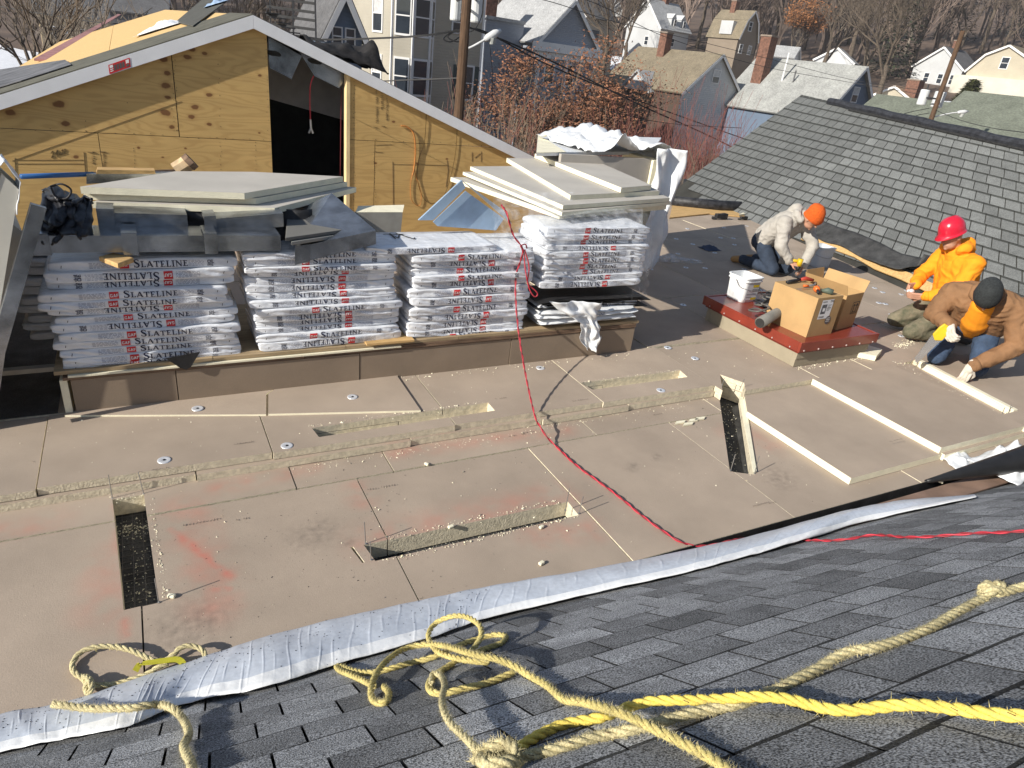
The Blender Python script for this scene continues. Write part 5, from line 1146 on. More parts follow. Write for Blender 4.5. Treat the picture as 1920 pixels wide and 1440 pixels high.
tool([(-.06, 0, .03), (0, .015, .04), (.08, .0, .03)], [.015, .022, .014], 8, mat('red grip', (.42, .05, .03), .5), 'hand_tool', 'red gripped hand tool at the far right of the labelled box top', 'tool', bt + V((.12, .15, 0)), -.3, [('jaw', [(-.06, 0, .03), (-.12, .02, .05), (-.13, .03, .09)], .008, BLACK)])
tool([(-.05, 0, .02), (.0, 0, .03), (.05, .0, .02)], [.012, .03, .03], 8, mat('dark green grey', (.10, .13, .10), .6), 'glove', 'dark grey green grip of a small tool at the front edge of the box top', 'tool', bt + V((.05, -.16, 0)), -.8)
tool([(-.09, .02, .02), (.0, 0, .024), (.10, .03, .02)], .010, 8, STEEL, 'pliers', 'steel pliers across the middle of the labelled box top', 'tool', bt + V((.09, .02, 0)), .3, [('handle', [(-.09, .02, .02), (-.14, .05, .02)], .011, ORANGE)])
# square white pails
def pail(loc, w, h, rz, label, mt):
    root = empty('square_bucket', loc, rz, label, 'bucket', 'square white buckets')
    m = MB(); t = .006; vs = []; K = 20
    def ringp(s, z):
        out = []
        for i in range(K):
            a = 2 * math.pi * (i + .5) / K; c, s2 = math.cos(a), math.sin(a); e = 2 / 6
            out.append((math.copysign(abs(c) ** e, c) * s, math.copysign(abs(s2) ** e, s2) * s, z))
        return out
    prof = [(w * .41, 0), (w * .44, .1 * h), (w * .475, .82 * h), (w * .52, .83 * h), (w * .52, .87 * h), (w * .49, .88 * h), (w * .495, .95 * h), (w * .53, .955 * h), (w * .53, h), (w * .475, h), (w * .42, .03)]
    for s, z in prof: vs += ringp(s, z)
    fs = [(i * K + j, i * K + (j + 1) % K, (i + 1) * K + (j + 1) % K, (i + 1) * K + j) for i in range(len(prof) - 1) for j in range(K)]
    fs += [tuple(range(K - 1, -1, -1)), tuple(range((len(prof) - 1) * K, len(prof) * K))]
    m.add(vs, fs); m.build('bucket_body', mt, root)
    m = MB(); m.tube(cr([(-w * .55, 0, h * .85), (-w * .54, -w * .3, h * .62), (0, -w * .58, h * .52), (w * .54, -w * .3, h * .62), (w * .55, 0, h * .85)], 6), .004, 5); m.build('handle', STEEL, root)
    return root
pz = P(1376, 572, ZC); pk = pail(P(1388, 560, ZC), .27, .27, .05, 'open square white bucket with printed label on the red capped curb', BUCK)
yl = mat('yellow print', (.75, .55, .03), .5); gl_ = mat('grey label print', (.35, .36, .38), .5)
for (x0, z0, x1, z1, mt_, n) in ((-.09, .03, .09, .20, mat('label white', (.74, .75, .77), .5, .02), 'label'), (-.01, .17, .08, .198, yl, 'label_print'), (0.0, .03, .085, .055, yl, 'label_print'), (-.08, .09, .07, .10, gl_, 'label_print'), (-.08, .06, .0, .068, gl_, 'label_print'), (-.01, .125, .075, .155, gl_, 'label_print')):
    m = MB(); dy = .002 if n == 'label' else .004; yf = lambda z: -.27 * (.44 + .045 * z / .22) - dy
    m.add([(x0, yf(z0), z0), (x1, yf(z0), z0), (x1, yf(z1), z1), (x0, yf(z1), z1)], [(0, 1, 2, 3)]); m.build(n, mt_, pk)
pail(P(1531, 498, ZU), .30, .31, -.15, 'square white bucket standing on the roof beside the kneeling grey hooded worker', mat('grey white bucket', (.60, .63, .66), .4, .05, 6))
# grey hose and cable heap between the bucket and the box
m = MB(); a, b = P(1425, 605, ZC + .07), P(1470, 580, ZC + .12); m.tube([a, b, b + (b - a) * .4], [.055, .05, .05], 12); gp = m.build('nozzle_tube', mat('grey tool tube', (.17, .165, .15), .5, .2), None, True, label='grey tube shaped hot air tool lying between bucket and cardboard box', cat='tool', origin=a)
m = MB(); dd = (a - b).normalized(); m.tube([a + dd * .001, a + dd * .004], .044, 12); m.v = [tuple(V(v) - a) for v in m.v]; m.build('tube_mouth', DARKI, gp)
for i in range(7):
    r = random.Random(i + 20); c = P(1420 + 6 * i, 588 - 5 * i + r.uniform(-8, 8), ZC + .03); pts = []
    for k in range(9):
        t = k * .9; pts.append(c + V((.10 * math.cos(t) * r.uniform(.7, 1.2), .09 * math.sin(t) * r.uniform(.7, 1.2), .012 * k + .02 + .03 * r.random())))
    cord('cable', pts, .010, BLACK if i % 2 else mat('grey cable', (.12, .115, .105), .5), 'dark coiled cable in the heap by the box, %s from the bucket' % ['first', 'second', 'third', 'fourth', 'fifth', 'sixth', 'seventh'][i], 'cable', n=5)
for o in [o for o in COL.objects if o.name.startswith('cable')]: o['group'] = 'coiled cables on the capped curb'
crumple('work_cloth', P(1445, 572, ZC + .01), (.30, .1, 0), (.0, .30, 0), .10, mat('blue dark cloth', (.05, .06, .09), .8, .3), 9.1, 'dark crumpled cloth behind the cables on the capped curb', 'cloth', sc=4)
# wedge of foam by the curb, offcuts, the strip being sawn
def wedge(pts, z0, h, label, nm='foam_offcut', mt=FOAMW): m = MB(); m.prism([P(*p, z0) for p in pts], (0, 0, h)); c = P(*pts[0], z0); return m.build(nm, mt, None, label=label, cat='foam offcut', origin=c)
wedge([(1597, 668), (1640, 677), (1651, 664), (1612, 652)], ZU + .002, .055, 'pale foam wedge lying by the right side of the red capped curb')
wedge([(1385, 405), (1404, 402), (1428, 390), (1421, 388)], ZU + .03, .03, 'thin white foam strip by the black felt roll at the far corner')
for i, (x, y) in enumerate([(1300, 793), (1275, 797), (1290, 800), (1312, 790)]): wedge([(x - 10, y), (x + 8, y - 3), (x + 10, y - 7), (x - 7, y - 5)], .002, .012, ['lowest', 'leftmost', 'middle', 'rightmost'][i] + ' torn foam sliver at the board corner left of the slanting slot')
# foam lip of the sawn slot and the slanting slot
m = MB(); m.prism([P(1385, 745, .002), P(1412, 888, .002), P(1418, 886, .002), P(1396, 748, .002)], (0, 0, .012)); m.build('foam_lip', FOAMW, DECK)
m = MB(); m.prism([(6.655, 2.505, .0545), (6.845, 3.585, .0545), (6.90, 3.575, .0545), (6.71, 2.50, .0545)], (0, 0, .062)); m.build('foam_lip', FOAMW, DECK)
# black felt roll and plywood at the far corner of the deck
m = MB(); pts = [P(1262, 398, ZU + .02), P(1440, 412, ZU + .02), P(1452, 404, ZU + .02), P(1443, 380, ZU + .05), P(1275, 372, ZU + .05)]
m.prism([P(1255, 410, ZU + .005), P(1330, 402, ZU + .005), P(1440, 412, ZU + .005), P(1400, 392, ZU + .005), P(1262, 380, ZU + .005)], (0, 0, .02)); m.build('plywood_offcut', WOODY, None, label='yellow plywood piece at the far corner of the flat roof', cat='plywood', origin=P(1350, 400, ZU))
m = MB(); m.tube([P(1262, 377, ZU + .10), P(1350, 386, ZU + .10), P(1450, 389, ZU + .10)], [.10, .11, .09], 14); m.build('felt_roll', mat('glossy black felt', (.03, .03, .034), .5, .4, 12, .5, 40, speck=.5, sscale=60), None, True, label='unrolled black felt roll at the far corner of the flat roof', cat='felt roll', origin=P(1350, 394, ZU))
for i, (x, y, l) in enumerate([(1350, 412, 'black nail gun lying at the far edge of the shaded deck'), (1393, 413, 'small black tool lying right of the nail gun on the far deck')]):
    m = MB(); p = P(x, y, ZU); s = 1 - .35 * i
    m.box((0, 0, .07 * s), (.26 * s, .08 * s, .09 * s), .3); m.box((.10 * s, .05 * s, .06 * s), (.10 * s, .10 * s, .11 * s), .5); m.box((-.14 * s, -.03 * s, .03 * s), (.10 * s, .05 * s, .05 * s), -.4)
    o = m.build('nail_gun' if not i else 'hand_tool', BLACK, None, bevel=.012); o.location = p; o.rotation_euler = (0, 0, -.3); tag(o, l, 'tool')
crumple('work_glove', P(1330, 467, ZU + .002), (.28, .0, 0), (0, .25, 0), .07, mat('blue black cloth', (.05, .07, .12), .8, .3), 4.1, 'small dark crumpled rag on the shaded far deck boards', 'rag', nu=14, nv=12)
# ================================================================== people
def capsule(m, a, ra, b, rb, k=14):
    a = V(a); b = V(b); d = b - a
    if d.length < 1e-5: d = V((0, 0, 1e-4)); b = a + d
    dn = d.normalized(); pts = []; rr = []
    for t in (-.999, -.85, -.6, -.3): pts.append(a + dn * ra * t); rr.append(ra * math.sqrt(1 - t * t))
    pts.append(a); rr.append(ra); pts.append(b); rr.append(rb)
    for t in (.3, .6, .85, .999): pts.append(b + dn * rb * t); rr.append(rb * math.sqrt(1 - t * t))
    # drop rings that would run backwards
    q = [(pts[0], rr[0])]
    for p, r in zip(pts[1:], rr[1:]):
        if (p - q[-1][0]).dot(dn) > 1e-5: q.append((p, r))
    m.tube([x[0] for x in q], [x[1] for x in q], k)
def ellip(m, c, rad, M=None, n=18):
    c = V(c); M = M or Matrix.Identity(3); vs = []; h = n // 2
    for i in range(h + 1):
        th = math.pi * i / h
        for j in range(n):
            ph = 2 * math.pi * j / n
            vs.append(c + M @ V((rad[0] * math.sin(th) * math.cos(ph), rad[1] * math.sin(th) * math.sin(ph), rad[2] * math.cos(th))))
    fs = [(i * n + j, (i + 1) * n + j, (i + 1) * n + (j + 1) % n, i * n + (j + 1) % n) for i in range(h) for j in range(n)]
    m.add(vs, fs)
def skinit(m, name, mt, parent, vox, smooth=4, fold=0.0, fs=9.0, seed=0.0, cut=None):
    o = m.build(name, mt, parent)
    r = o.modifiers.new('remesh', 'REMESH'); r.mode = 'VOXEL'; r.voxel_size = vox
    s = o.modifiers.new('smooth', 'SMOOTH'); s.iterations = smooth; s.factor = .5
    applied(o); me = o.data
    n = len(me.vertices); co = np.empty(n * 3); me.vertices.foreach_get('co', co); co = co.reshape(-1, 3)
    no = np.empty(n * 3); me.vertex_normals.foreach_get('vector', no); no = no.reshape(-1, 3)
    if fold:
        for i in range(n):
            p = V(co[i]); w = noise.noise(p * 3 + V((seed, 0, 0))) * .12
            d = noise.noise(V((p.x * fs + w * 20, p.y * fs, p.z * fs * 1.6 + seed))) + .7 * (1 - 2 * abs(noise.noise(V((p.x * fs * 1.7, p.y * fs * 1.7 + w * 30, p.z * fs * 2.3 + seed * 2)))))
            co[i] += no[i] * d * fold
        me.vertices.foreach_set('co', co.reshape(-1))
    me.polygons.foreach_set('use_smooth', [True] * len(me.polygons)); me.update()
    me.materials.clear(); me.materials.append(mt)
    return o
def hand(m, h, d, n, s, curl=.8, sc=1.0):
    """palm at h, fingers along d, palm facing n, thumb on side s"""
    h = V(h); d = V(d).normalized(); n = V(n); n = (n - d * n.dot(d)).normalized(); t = d.cross(n) * s
    for k in (-1, 0, 1): capsule(m, h + t * .022 * k * sc, .014 * sc, h + d * .075 * sc + t * .024 * k * sc, .013 * sc, 8)
    for k, L in ((-1.5, .8), (-.5, 1.0), (.5, .95), (1.5, .75)):
        b = h + d * .085 * sc + t * (.0185 * -k) * sc; c1 = b + (d * math.cos(curl * .7) + n * math.sin(curl * .7)) * .040 * L * sc; c2 = c1 + (d * math.cos(curl * 1.7) + n * math.sin(curl * 1.7)) * .034 * L * sc
        capsule(m, b, .0095 * sc, c1, .0085 * sc, 8); capsule(m, c1, .0085 * sc, c2, .0075 * sc, 8)
    b = h + t * .03 * sc + d * .02 * sc; c1 = b + (t * .7 + d * .6 + n * .35).normalized() * .04 * sc; c2 = c1 + (d * .75 + n * .55 - t * .1).normalized() * .032 * sc
    capsule(m, b, .013 * sc, c1, .0105 * sc, 8); capsule(m, c1, .0105 * sc, c2, .009 * sc, 8)
SKIN = mat('skin', (.50, .27, .18), .55, .08, 20)
def person(loc, yaw, J, label, top, trous, boot, hatfn, glove=None, hood=None, shirt=None, sc=1.0):
    root = empty('person', loc, yaw, label, 'person', None)
    J = {k: V(v) * sc if not isinstance(v, (int, float)) else v for k, v in J.items()}
    hf = J['hf'].normalized(); hu = J['hu']; hu = (hu - hf * hu.dot(hf)).normalized(); hs = hu.cross(hf)
    HM = Matrix((hf, hs, hu)).transposed(); H = J['head']
    b = MB()
    ellip(b, H + hu * .015, (.096, .075, .115), HM); ellip(b, H + hf * .03 - hu * .065, (.062, .056, .055), HM)
    capsule(b, H + hf * .088 + hu * .01, .010, H + hf * .108 - hu * .02, .015, 8)                     # nose
    capsule(b, H + hf * .085 + hu * .032 + hs * .03, .012, H + hf * .085 + hu * .032 - hs * .03, .012, 8)   # brow
    capsule(b, H + hf * .083 - hu * .058 + hs * .018, .008, H + hf * .083 - hu * .058 - hs * .018, .008, 8)  # lips
    capsule(b, H + hf * .078 - hu * .095, .018, H + hf * .07 - hu * .09, .018, 8)
    for s in (-1, 1): ellip(b, H + hs * .078 * s - hu * .005, (.022, .009, .032), HM, 10)
    capsule(b, J['neck'], .055, H - hu * .05 - hf * .01, .05)
    capsule(b, J['pelvis'], .11, J['chest'], .12); capsule(b, J['chest'], .12, J['neck'], .05)
    for s in 'lr':
        capsule(b, J['chest'] + (J['sh' + s] - J['chest']) * .4, .08, J['sh' + s], .055); capsule(b, J['sh' + s], .05, J['el' + s], .04); capsule(b, J['el' + s], .04, J['ha' + s], .026)
        hd = J['hd' + s]; hand(b, J['ha' + s] + hd.normalized() * .01, hd, J['hn' + s], 1 if s == 'l' else -1, J.get('curl' + s, .8))
        capsule(b, J['pelvis'] + (J['hip' + s] - J['pelvis']) * .5, .1, J['hip' + s], .09); capsule(b, J['hip' + s], .08, J['kn' + s], .055); capsule(b, J['kn' + s], .05, J['an' + s], .035); capsule(b, J['an' + s], .035, J['to' + s], .03)
    body = skinit(b, 'body', SKIN, root, .0065, 3)
    for s in (-1, 1):
        m = MB(); ellip(m, H + hf * .083 + hu * .012 + hs * .031 * s, (.008, .012, .007), HM, 10); m.build('eye', BLACK, root, True)
    if glove:
        for s in 'lr':
            g = MB(); hd = J['hd' + s].normalized(); hand(g, J['ha' + s] + hd * .01, hd, J['hn' + s], 1 if s == 'l' else -1, J.get('curl' + s, .8), 1.22)
            capsule(g, J['ha' + s] - hd * .03, .036, J['ha' + s] + hd * .03, .036)
            skinit(g, 'glove', glove, root, .006, 2)
    # garment for the upper body
    t = MB(); pw = J.get('bulk', 1.0)
    capsule(t, J['pelvis'] + (J['chest'] - J['pelvis']) * .05, .150 * pw, J['chest'] - (J['chest'] - J['pelvis']) * .1, .160 * pw); capsule(t, J['chest'] - (J['chest'] - J['pelvis']) * .25, .15 * pw, J['chest'], .155 * pw)
    capsule(t, J['hipl'] + (J['chest'] - J['pelvis']) * .15, .115 * pw, J['chest'] + (J['shl'] - J['chest']) * .5, .125 * pw); capsule(t, J['hipr'] + (J['chest'] - J['pelvis']) * .15, .115 * pw, J['chest'] + (J['shr'] - J['chest']) * .5, .125 * pw)
    capsule(t, J['chest'], .13 * pw, J['neck'] - (J['neck'] - J['chest']) * .15, .085)
    for s in 'lr':
        e = J['el' + s]; w = J['ha' + s]; f = (w - e).normalized()
        capsule(t, J['chest'] + (J['sh' + s] - J['chest']) * .45, .12 * pw, J['sh' + s], .088 * pw); capsule(t, J['sh' + s], .085 * pw, e, .066 * pw); capsule(t, e, .066 * pw, w - f * .02, .047 * pw)
    if hood:
        hc = J['neck'] - hf * .05
        for k in range(9):
            an = math.pi * (-.62 + 1.24 * k / 8); p0 = J['neck'] + hs * .105 * math.sin(an) - hf * .085 * math.cos(an) + hu * .0; an2 = math.pi * (-.62 + 1.24 * (k + 1) / 8)
            p1 = J['neck'] + hs * .105 * math.sin(an2) - hf * .085 * math.cos(an2)
            if k < 8: capsule(t, p0, .045, p1, .045, 8)
        capsule(t, J['neck'] - hf * .12 - hu * .02, .07, J['neck'] - hf * .13 - hu * .12, .06)
    if pw > 1.05:
        for k in range(8):
            an, an2 = (math.pi * (-.75 + 1.5 * q_ / 8) for q_ in (k, k + 1))
            capsule(t, J['neck'] + hs * .10 * math.sin(an) - hf * .075 * math.cos(an) + hu * .01, .032, J['neck'] + hs * .10 * math.sin(an2) - hf * .075 * math.cos(an2) + hu * .01, .032, 8)
    jk = skinit(t, 'jacket' if J.get('bulk', 1) > 1.05 else 'hoodie', top, root, .010, 2, .0125, 7.0, loc[0])
    for s in 'lr':
        e = J['el' + s]; w = J['ha' + s]; f = (w - e).normalized(); c = MB(); c.tube([w - f * .055, w - f * .015], [.052 * pw, .044 * pw], 14); c.build('cuff', top, jk, True)
    # trousers, boots
    t = MB(); capsule(t, J['pelvis'], .135, J['pelvis'] + (J['chest'] - J['pelvis']) * .3, .135)
    for s in 'lr':
        capsule(t, J['pelvis'] + (J['hip' + s] - J['pelvis']) * .4, .13, J['hip' + s], .112); capsule(t, J['hip' + s], .105, J['kn' + s], .074); capsule(t, J['kn' + s], .074, J['an' + s], .058)
    skinit(t, 'trousers', trous, root, .010, 3, .006, 9.0, loc[1])
    for s in 'lr':
        t = MB(); a, o_ = J['an' + s], J['to' + s]; capsule(t, a, .055, o_, .042); capsule(t, a + (a - o_).normalized() * .03, .045, a, .05); 
        bt_ = skinit(t, 'boot', boot, root, .009, 2)
        q_ = MB(); dn = (o_ - a).normalized(); q_.tube([a - dn * .06 , o_ + dn * .03], [.030, .030], 8); q_.build('sole', BLACK, bt_)
    if shirt:
        t = MB(); f = J['fr'].normalized(); a, c = J['pelvis'] + f * .085, J['neck'] + f * .045 - (J['neck'] - J['chest']) * .2
        capsule(t, a, .112, (J['pelvis'] + J['chest']) / 2 + f * .13, .115); capsule(t, (J['pelvis'] + J['chest']) / 2 + f * .13, .115, c - (c - a) * .15 + f * .05, .09); skinit(t, 'shirt', shirt, root, .010, 4, .002, 8, 3.)
    hatfn(root, H, hf, hs, hu, HM)
    root.scale = (1.12,) * 3
    return root
def beanie(mt, band=None):
    def f(root, H, hf, hs, hu, HM):
        m = MB(); n = 22; vs = []; prof = [(1.00, -.012), (1.05, .0), (1.05, .03), (1.02, .045), (1.03, .05), (.98, .085), (.84, .125), (.58, .152), (.28, .166), (.04, .170)]
        tilt = -hf * .0
        for r, z in prof:
            for j in range(n):
                a = 2 * math.pi * j / n; w = 1 + .02 * math.sin(a * 11) + .03 * noise.noise(V((math.cos(a) * 2, math.sin(a) * 2, z * 20)))
                vs.append(H + hu * (.012 + z + (.012 if math.cos(a) > 0 else -.03) * 1.0 * abs(math.cos(a)) * (1 if z < .06 else .3)) + hf * (math.cos(a) * .114 * r * w - .02 * (z > .08) * z / .1) + hs * math.sin(a) * .096 * r * w)
        fs = [(i * n + j, i * n + (j + 1) % n, (i + 1) * n + (j + 1) % n, (i + 1) * n + j) for i in range(len(prof) - 1) for j in range(n)] + [tuple(range((len(prof) - 1) * n, len(prof) * n))]
        m.add(vs, fs); o = m.build('beanie', mt, root, True)
        if band:
            q_ = MB(); q_.add([V(v) + (V(v) - H).normalized() * .002 for v in vs[:3 * n]], [(i * n + j, i * n + (j + 1) % n, (i + 1) * n + (j + 1) % n, (i + 1) * n + j) for i in range(1) for j in range(n)]); q_.build('beanie_lining', band, o, True)
    return f
def hardhat(mt):
    def f(root, H, hf, hs, hu, HM):
        m = MB(); n = 28; vs = []; prof = [(1.04, -.004), (1.0, .0), (1.0, .03), (.97, .07), (.86, .105), (.66, .132), (.4, .147), (.04, .152)]
        for r, z in prof:
            for j in range(n):
                a = 2 * math.pi * j / n; ridge = .007 * (math.exp(-(math.sin(a) / .16) ** 2)) * (z > .02)
                br = 1.0 + (.32 * max(0, math.cos(a)) ** 2 + .05 if z < 0 else 0)
                vs.append(H + hu * (.035 + z - (.012 * max(0, math.cos(a)) if z < 0 else 0) + ridge) + hf * (math.cos(a) * .120 * r * br) + hs * math.sin(a) * .102 * r * (1.04 if z < 0 else 1))
        fs = [(i * n + j, i * n + (j + 1) % n, (i + 1) * n + (j + 1) % n, (i + 1) * n + j) for i in range(len(prof) - 1) for j in range(n)] + [tuple(range((len(prof) - 1) * n, len(prof) * n))]
        m.add(vs, fs); o = m.build('hard_hat', mt, root, True, solid=.004)
        for k in range(3):
            q_ = MB(); q_.tube([H + hu * (.035 + .07 + .04) + hs * (k - 1) * .045 - hf * .07, H + hu * (.035 + .150 - abs(k - 1) * .022) + hs * (k - 1) * .04, H + hu * (.035 + .11) + hs * (k - 1) * .045 + hf * .07], .006, 6); q_.build('hat_rib', mt, o, True)
    return f
GREYH = mat('grey hoodie cloth', (.43, .405, .365), .9, .06, 12, .3, 80); ORNH = mat('bright orange hoodie', (.95, .31, .010), .85, .05, 10, .3, 80)
BRNJ = mat('brown canvas jacket', (.245, .13, .062), .85, .10, 9, .3, 90); JEAN = mat('blue jeans', (.045, .075, .135), .85, .2, 10, .3, 90); JEAND = mat('dark jeans', (.03, .045, .075), .85, .2, 10, .3, 90)
CAMO = mat('camouflage cloth', (.22, .19, .13), .9, .25, 14, .2, 60, col2=(.07, .075, .045)); BOOTT = mat('tan boot leather', (.33, .19, .07), .7, .15); BOOTB = mat('dark boot leather', (.06, .05, .045), .7, .2)
# grey hoodie, orange beanie, kneeling and bent over a drill
W1 = dict(pelvis=(-.26, 0, .40), chest=(.02, .0, .66), neck=(.17, 0, .77), head=(.30, -.02, .775), hf=(.80, .10, -.62), hu=(.62, 0, .78), fr=(.6, 0, -.6),
          shl=(.08, .19, .67), ell=(.26, .25, .42), hal=(.31, .08, .18), hdl=(.2, -.4, -.35), hnl=(-.3, -.6, -.2), shr=(.08, -.19, .67), elr=(.16, -.26, .42), har=(.27, -.14, .24), hdr=(.5, .35, -.05), hnr=(.2, .5, -.5),
          hipl=(-.24, .10, .37), hipr=(-.24, -.10, .37), knl=(.08, .15, .085), knr=(.06, -.13, .085), anl=(-.40, .13, .08), anr=(-.40, -.13, .08), tol=(-.54, .13, .045), tor=(-.54, -.13, .045), curll=.9, curlr=1.3)
W1P = P(1450, 514, ZU); W1Y = math.radians(-84)
p1 = person(W1P, W1Y, W1, 'person in grey hoodie and orange knit hat kneeling over a drill', GREYH, JEAND, BOOTT, beanie(mat('orange knit', (.62, .105, .012), .95, .12, 60, .5, 120)), hood=True)
def place_local(root, p): return root.location + Matrix.Rotation(root.rotation_euler.z, 3, 'Z') @ V(p) * 1.12
hR = place_local(p1, W1['har']); 
dr = empty('cordless_drill', hR, W1Y, 'yellow and black cordless drill held upright by the kneeling grey hooded worker', 'drill')
YEL = mat('yellow tool plastic', (.70, .46, .02), .45, .08)
m = MB(); m.tube([(.10, .06, .075), (.10, .06, -.02)], [.036, .034], 12); m.build('motor_body', YEL, dr, True)
m = MB(); m.tube([(.10, .06, -.02), (.10, .06, -.07), (.10, .06, -.09)], [.028, .024, .014], 12); m.build('chuck', BLACK, dr, True)
m = MB(); m.tube([(.10, .06, -.09), (.10, .06, -.225)], .005, 6); m.build('drill_bit', STEEL, dr)
m = MB(); m.tube([(.09, .05, .04), (-.04, -.02, .03)], [.022, .02], 10); m.build('grip', YEL, dr, True)
m = MB(); m.box((-.09, -.05, .03), (.08, .13, .13), .5); m.build('battery', BLACK, dr, bevel=.012)
# orange hoodie, red hard hat
W2 = dict(pelvis=(-.16, 0, .40), chest=(-.08, .0, .74), neck=(.03, 0, .92), head=(.13, .03, 1.025), hf=(.86, .22, -.42), hu=(.4, 0, .9), fr=(1, 0, 0),
          shl=(-.06, .21, .82), ell=(.06, .28, .54), hal=(.25, .13, .44), hdl=(.8, -.3, -.1), hnl=(-.1, -.8, .2), shr=(-.06, -.21, .82), elr=(.08, -.27, .55), har=(.25, -.04, .50), hdr=(.8, .25, -.1), hnr=(0, .8, -.1),
          hipl=(-.14, .11, .36), hipr=(-.14, -.11, .36), knl=(.28, .20, .10), knr=(.24, -.16, .10), anl=(-.20, .15, .08), anr=(-.22, -.13, .08), tol=(-.36, .15, .045), tor=(-.36, -.13, .045), curll=.8, curlr=.9)
W2Y = math.radians(154)
p2 = person(P(1730, 630, ZU), W2Y, W2, 'person in bright orange hoodie and red hard hat kneeling by the sheathing edge', ORNH, CAMO, BOOTB, hardhat(mat('red hard hat', (.60, .015, .04), .25, .04, 5, coat=.5)), hood=True)
m = MB(); ellip(m, (0, 0, 0), (.05, .035, .025), None, 12); o = m.build('paper_scrap', WPLAST, None, True, label='small white folded paper held in the hands of the orange hooded worker', cat='paper', origin=(0, 0, 0)); o.location = place_local(p2, (.33, .04, .46))
# brown jacket, dark beanie, gloves, sawing
W3 = dict(pelvis=(-.34, 0, .40), chest=(-.09, .0, .63), neck=(.05, 0.0, .735), head=(.165, .0, .745), hf=(.52, .12, -.85), hu=(.8, 0, .6), fr=(.9, 0, -.3), bulk=1.16,
          shl=(-.07, .24, .65), ell=(.02, .35, .36), hal=(.22, .10, .15), hdl=(.25, -.1, -.75), hnl=(-.6, -.3, -.3), shr=(-.07, -.24, .65), elr=(.0, -.32, .46), har=(.20, -.16, .43), hdr=(.6, .2, -.3), hnr=(-.2, .7, -.3),
          hipl=(-.32, .12, .38), hipr=(-.32, -.12, .38), knl=(.02, .16, .09), knr=(.0, -.17, .09), anl=(-.48, .14, .08), anr=(-.48, -.14, .08), tol=(-.62, .14, .045), tor=(-.62, -.14, .045), curll=.9, curlr=1.2)
W3Y = math.radians(-154)
p3 = person(P(1788, 696, ZU), W3Y, W3, 'person in brown work jacket, dark knit hat and gloves kneeling and sawing foam', BRNJ, JEAN, BOOTB, beanie(mat('charcoal knit', (.03, .034, .036), .95, .2, 60, .5, 120), mat('red lining', (.35, .03, .03), .9)), glove=mat('white work glove', (.62, .56, .48), .85, .1, 20), shirt=mat('orange shirt', (.95, .34, .015), .85, .05, 10))
hR = place_local(p3, W3['har']); sw = empty('hand_saw', hR, W3Y - math.radians(75), 'yellow handled hand saw held down into the foam by the brown jacketed worker', 'saw')
m = MB()
hd_ = V((.30, .02, -.95)).normalized(); sd = V((.95, 0, .30)).normalized()
pl_ = [V((.05, .02, -.03)) + sd * x + hd_ * z for x, z in ((-.055, -.04), (.03, -.05), (.045, .0), (.05, .09), (.0, .13), (-.055, .10))]
m.prism(pl_, (0, .028, 0)); m.build('saw_handle', YEL, sw, bevel=.008)
m = MB(); bl = [V((.05, .032, -.03)) + sd * x + hd_ * z for x, z in ((-.05, .095), (.045, .10), (.028, .37), (.0, .40), (-.02, .38))]
m.prism(bl, (0, .002, 0)); m.build('saw_blade', mat('bright blade', (.75, .76, .78), .25, .1, metal=.9), sw)
m = MB()
for i in range(14):
    a = bl[1].lerp(bl[2], i / 14); b = bl[1].lerp(bl[2], (i + 1) / 14); m.prism([a, b, (a + b) / 2 + sd * .008], (0, .002, 0))
m.build('saw_teeth', STEEL, sw)
m = MB(); c = place_local(p3, (-.20, -.06, .45)); m.box((0, 0, 0), (.035, .02, .07), W3Y); o = m.build('belt_clip', BLACK, None, bevel=.004, label='black clip at the belt of the brown jacketed worker', cat='clip'); o.location = c
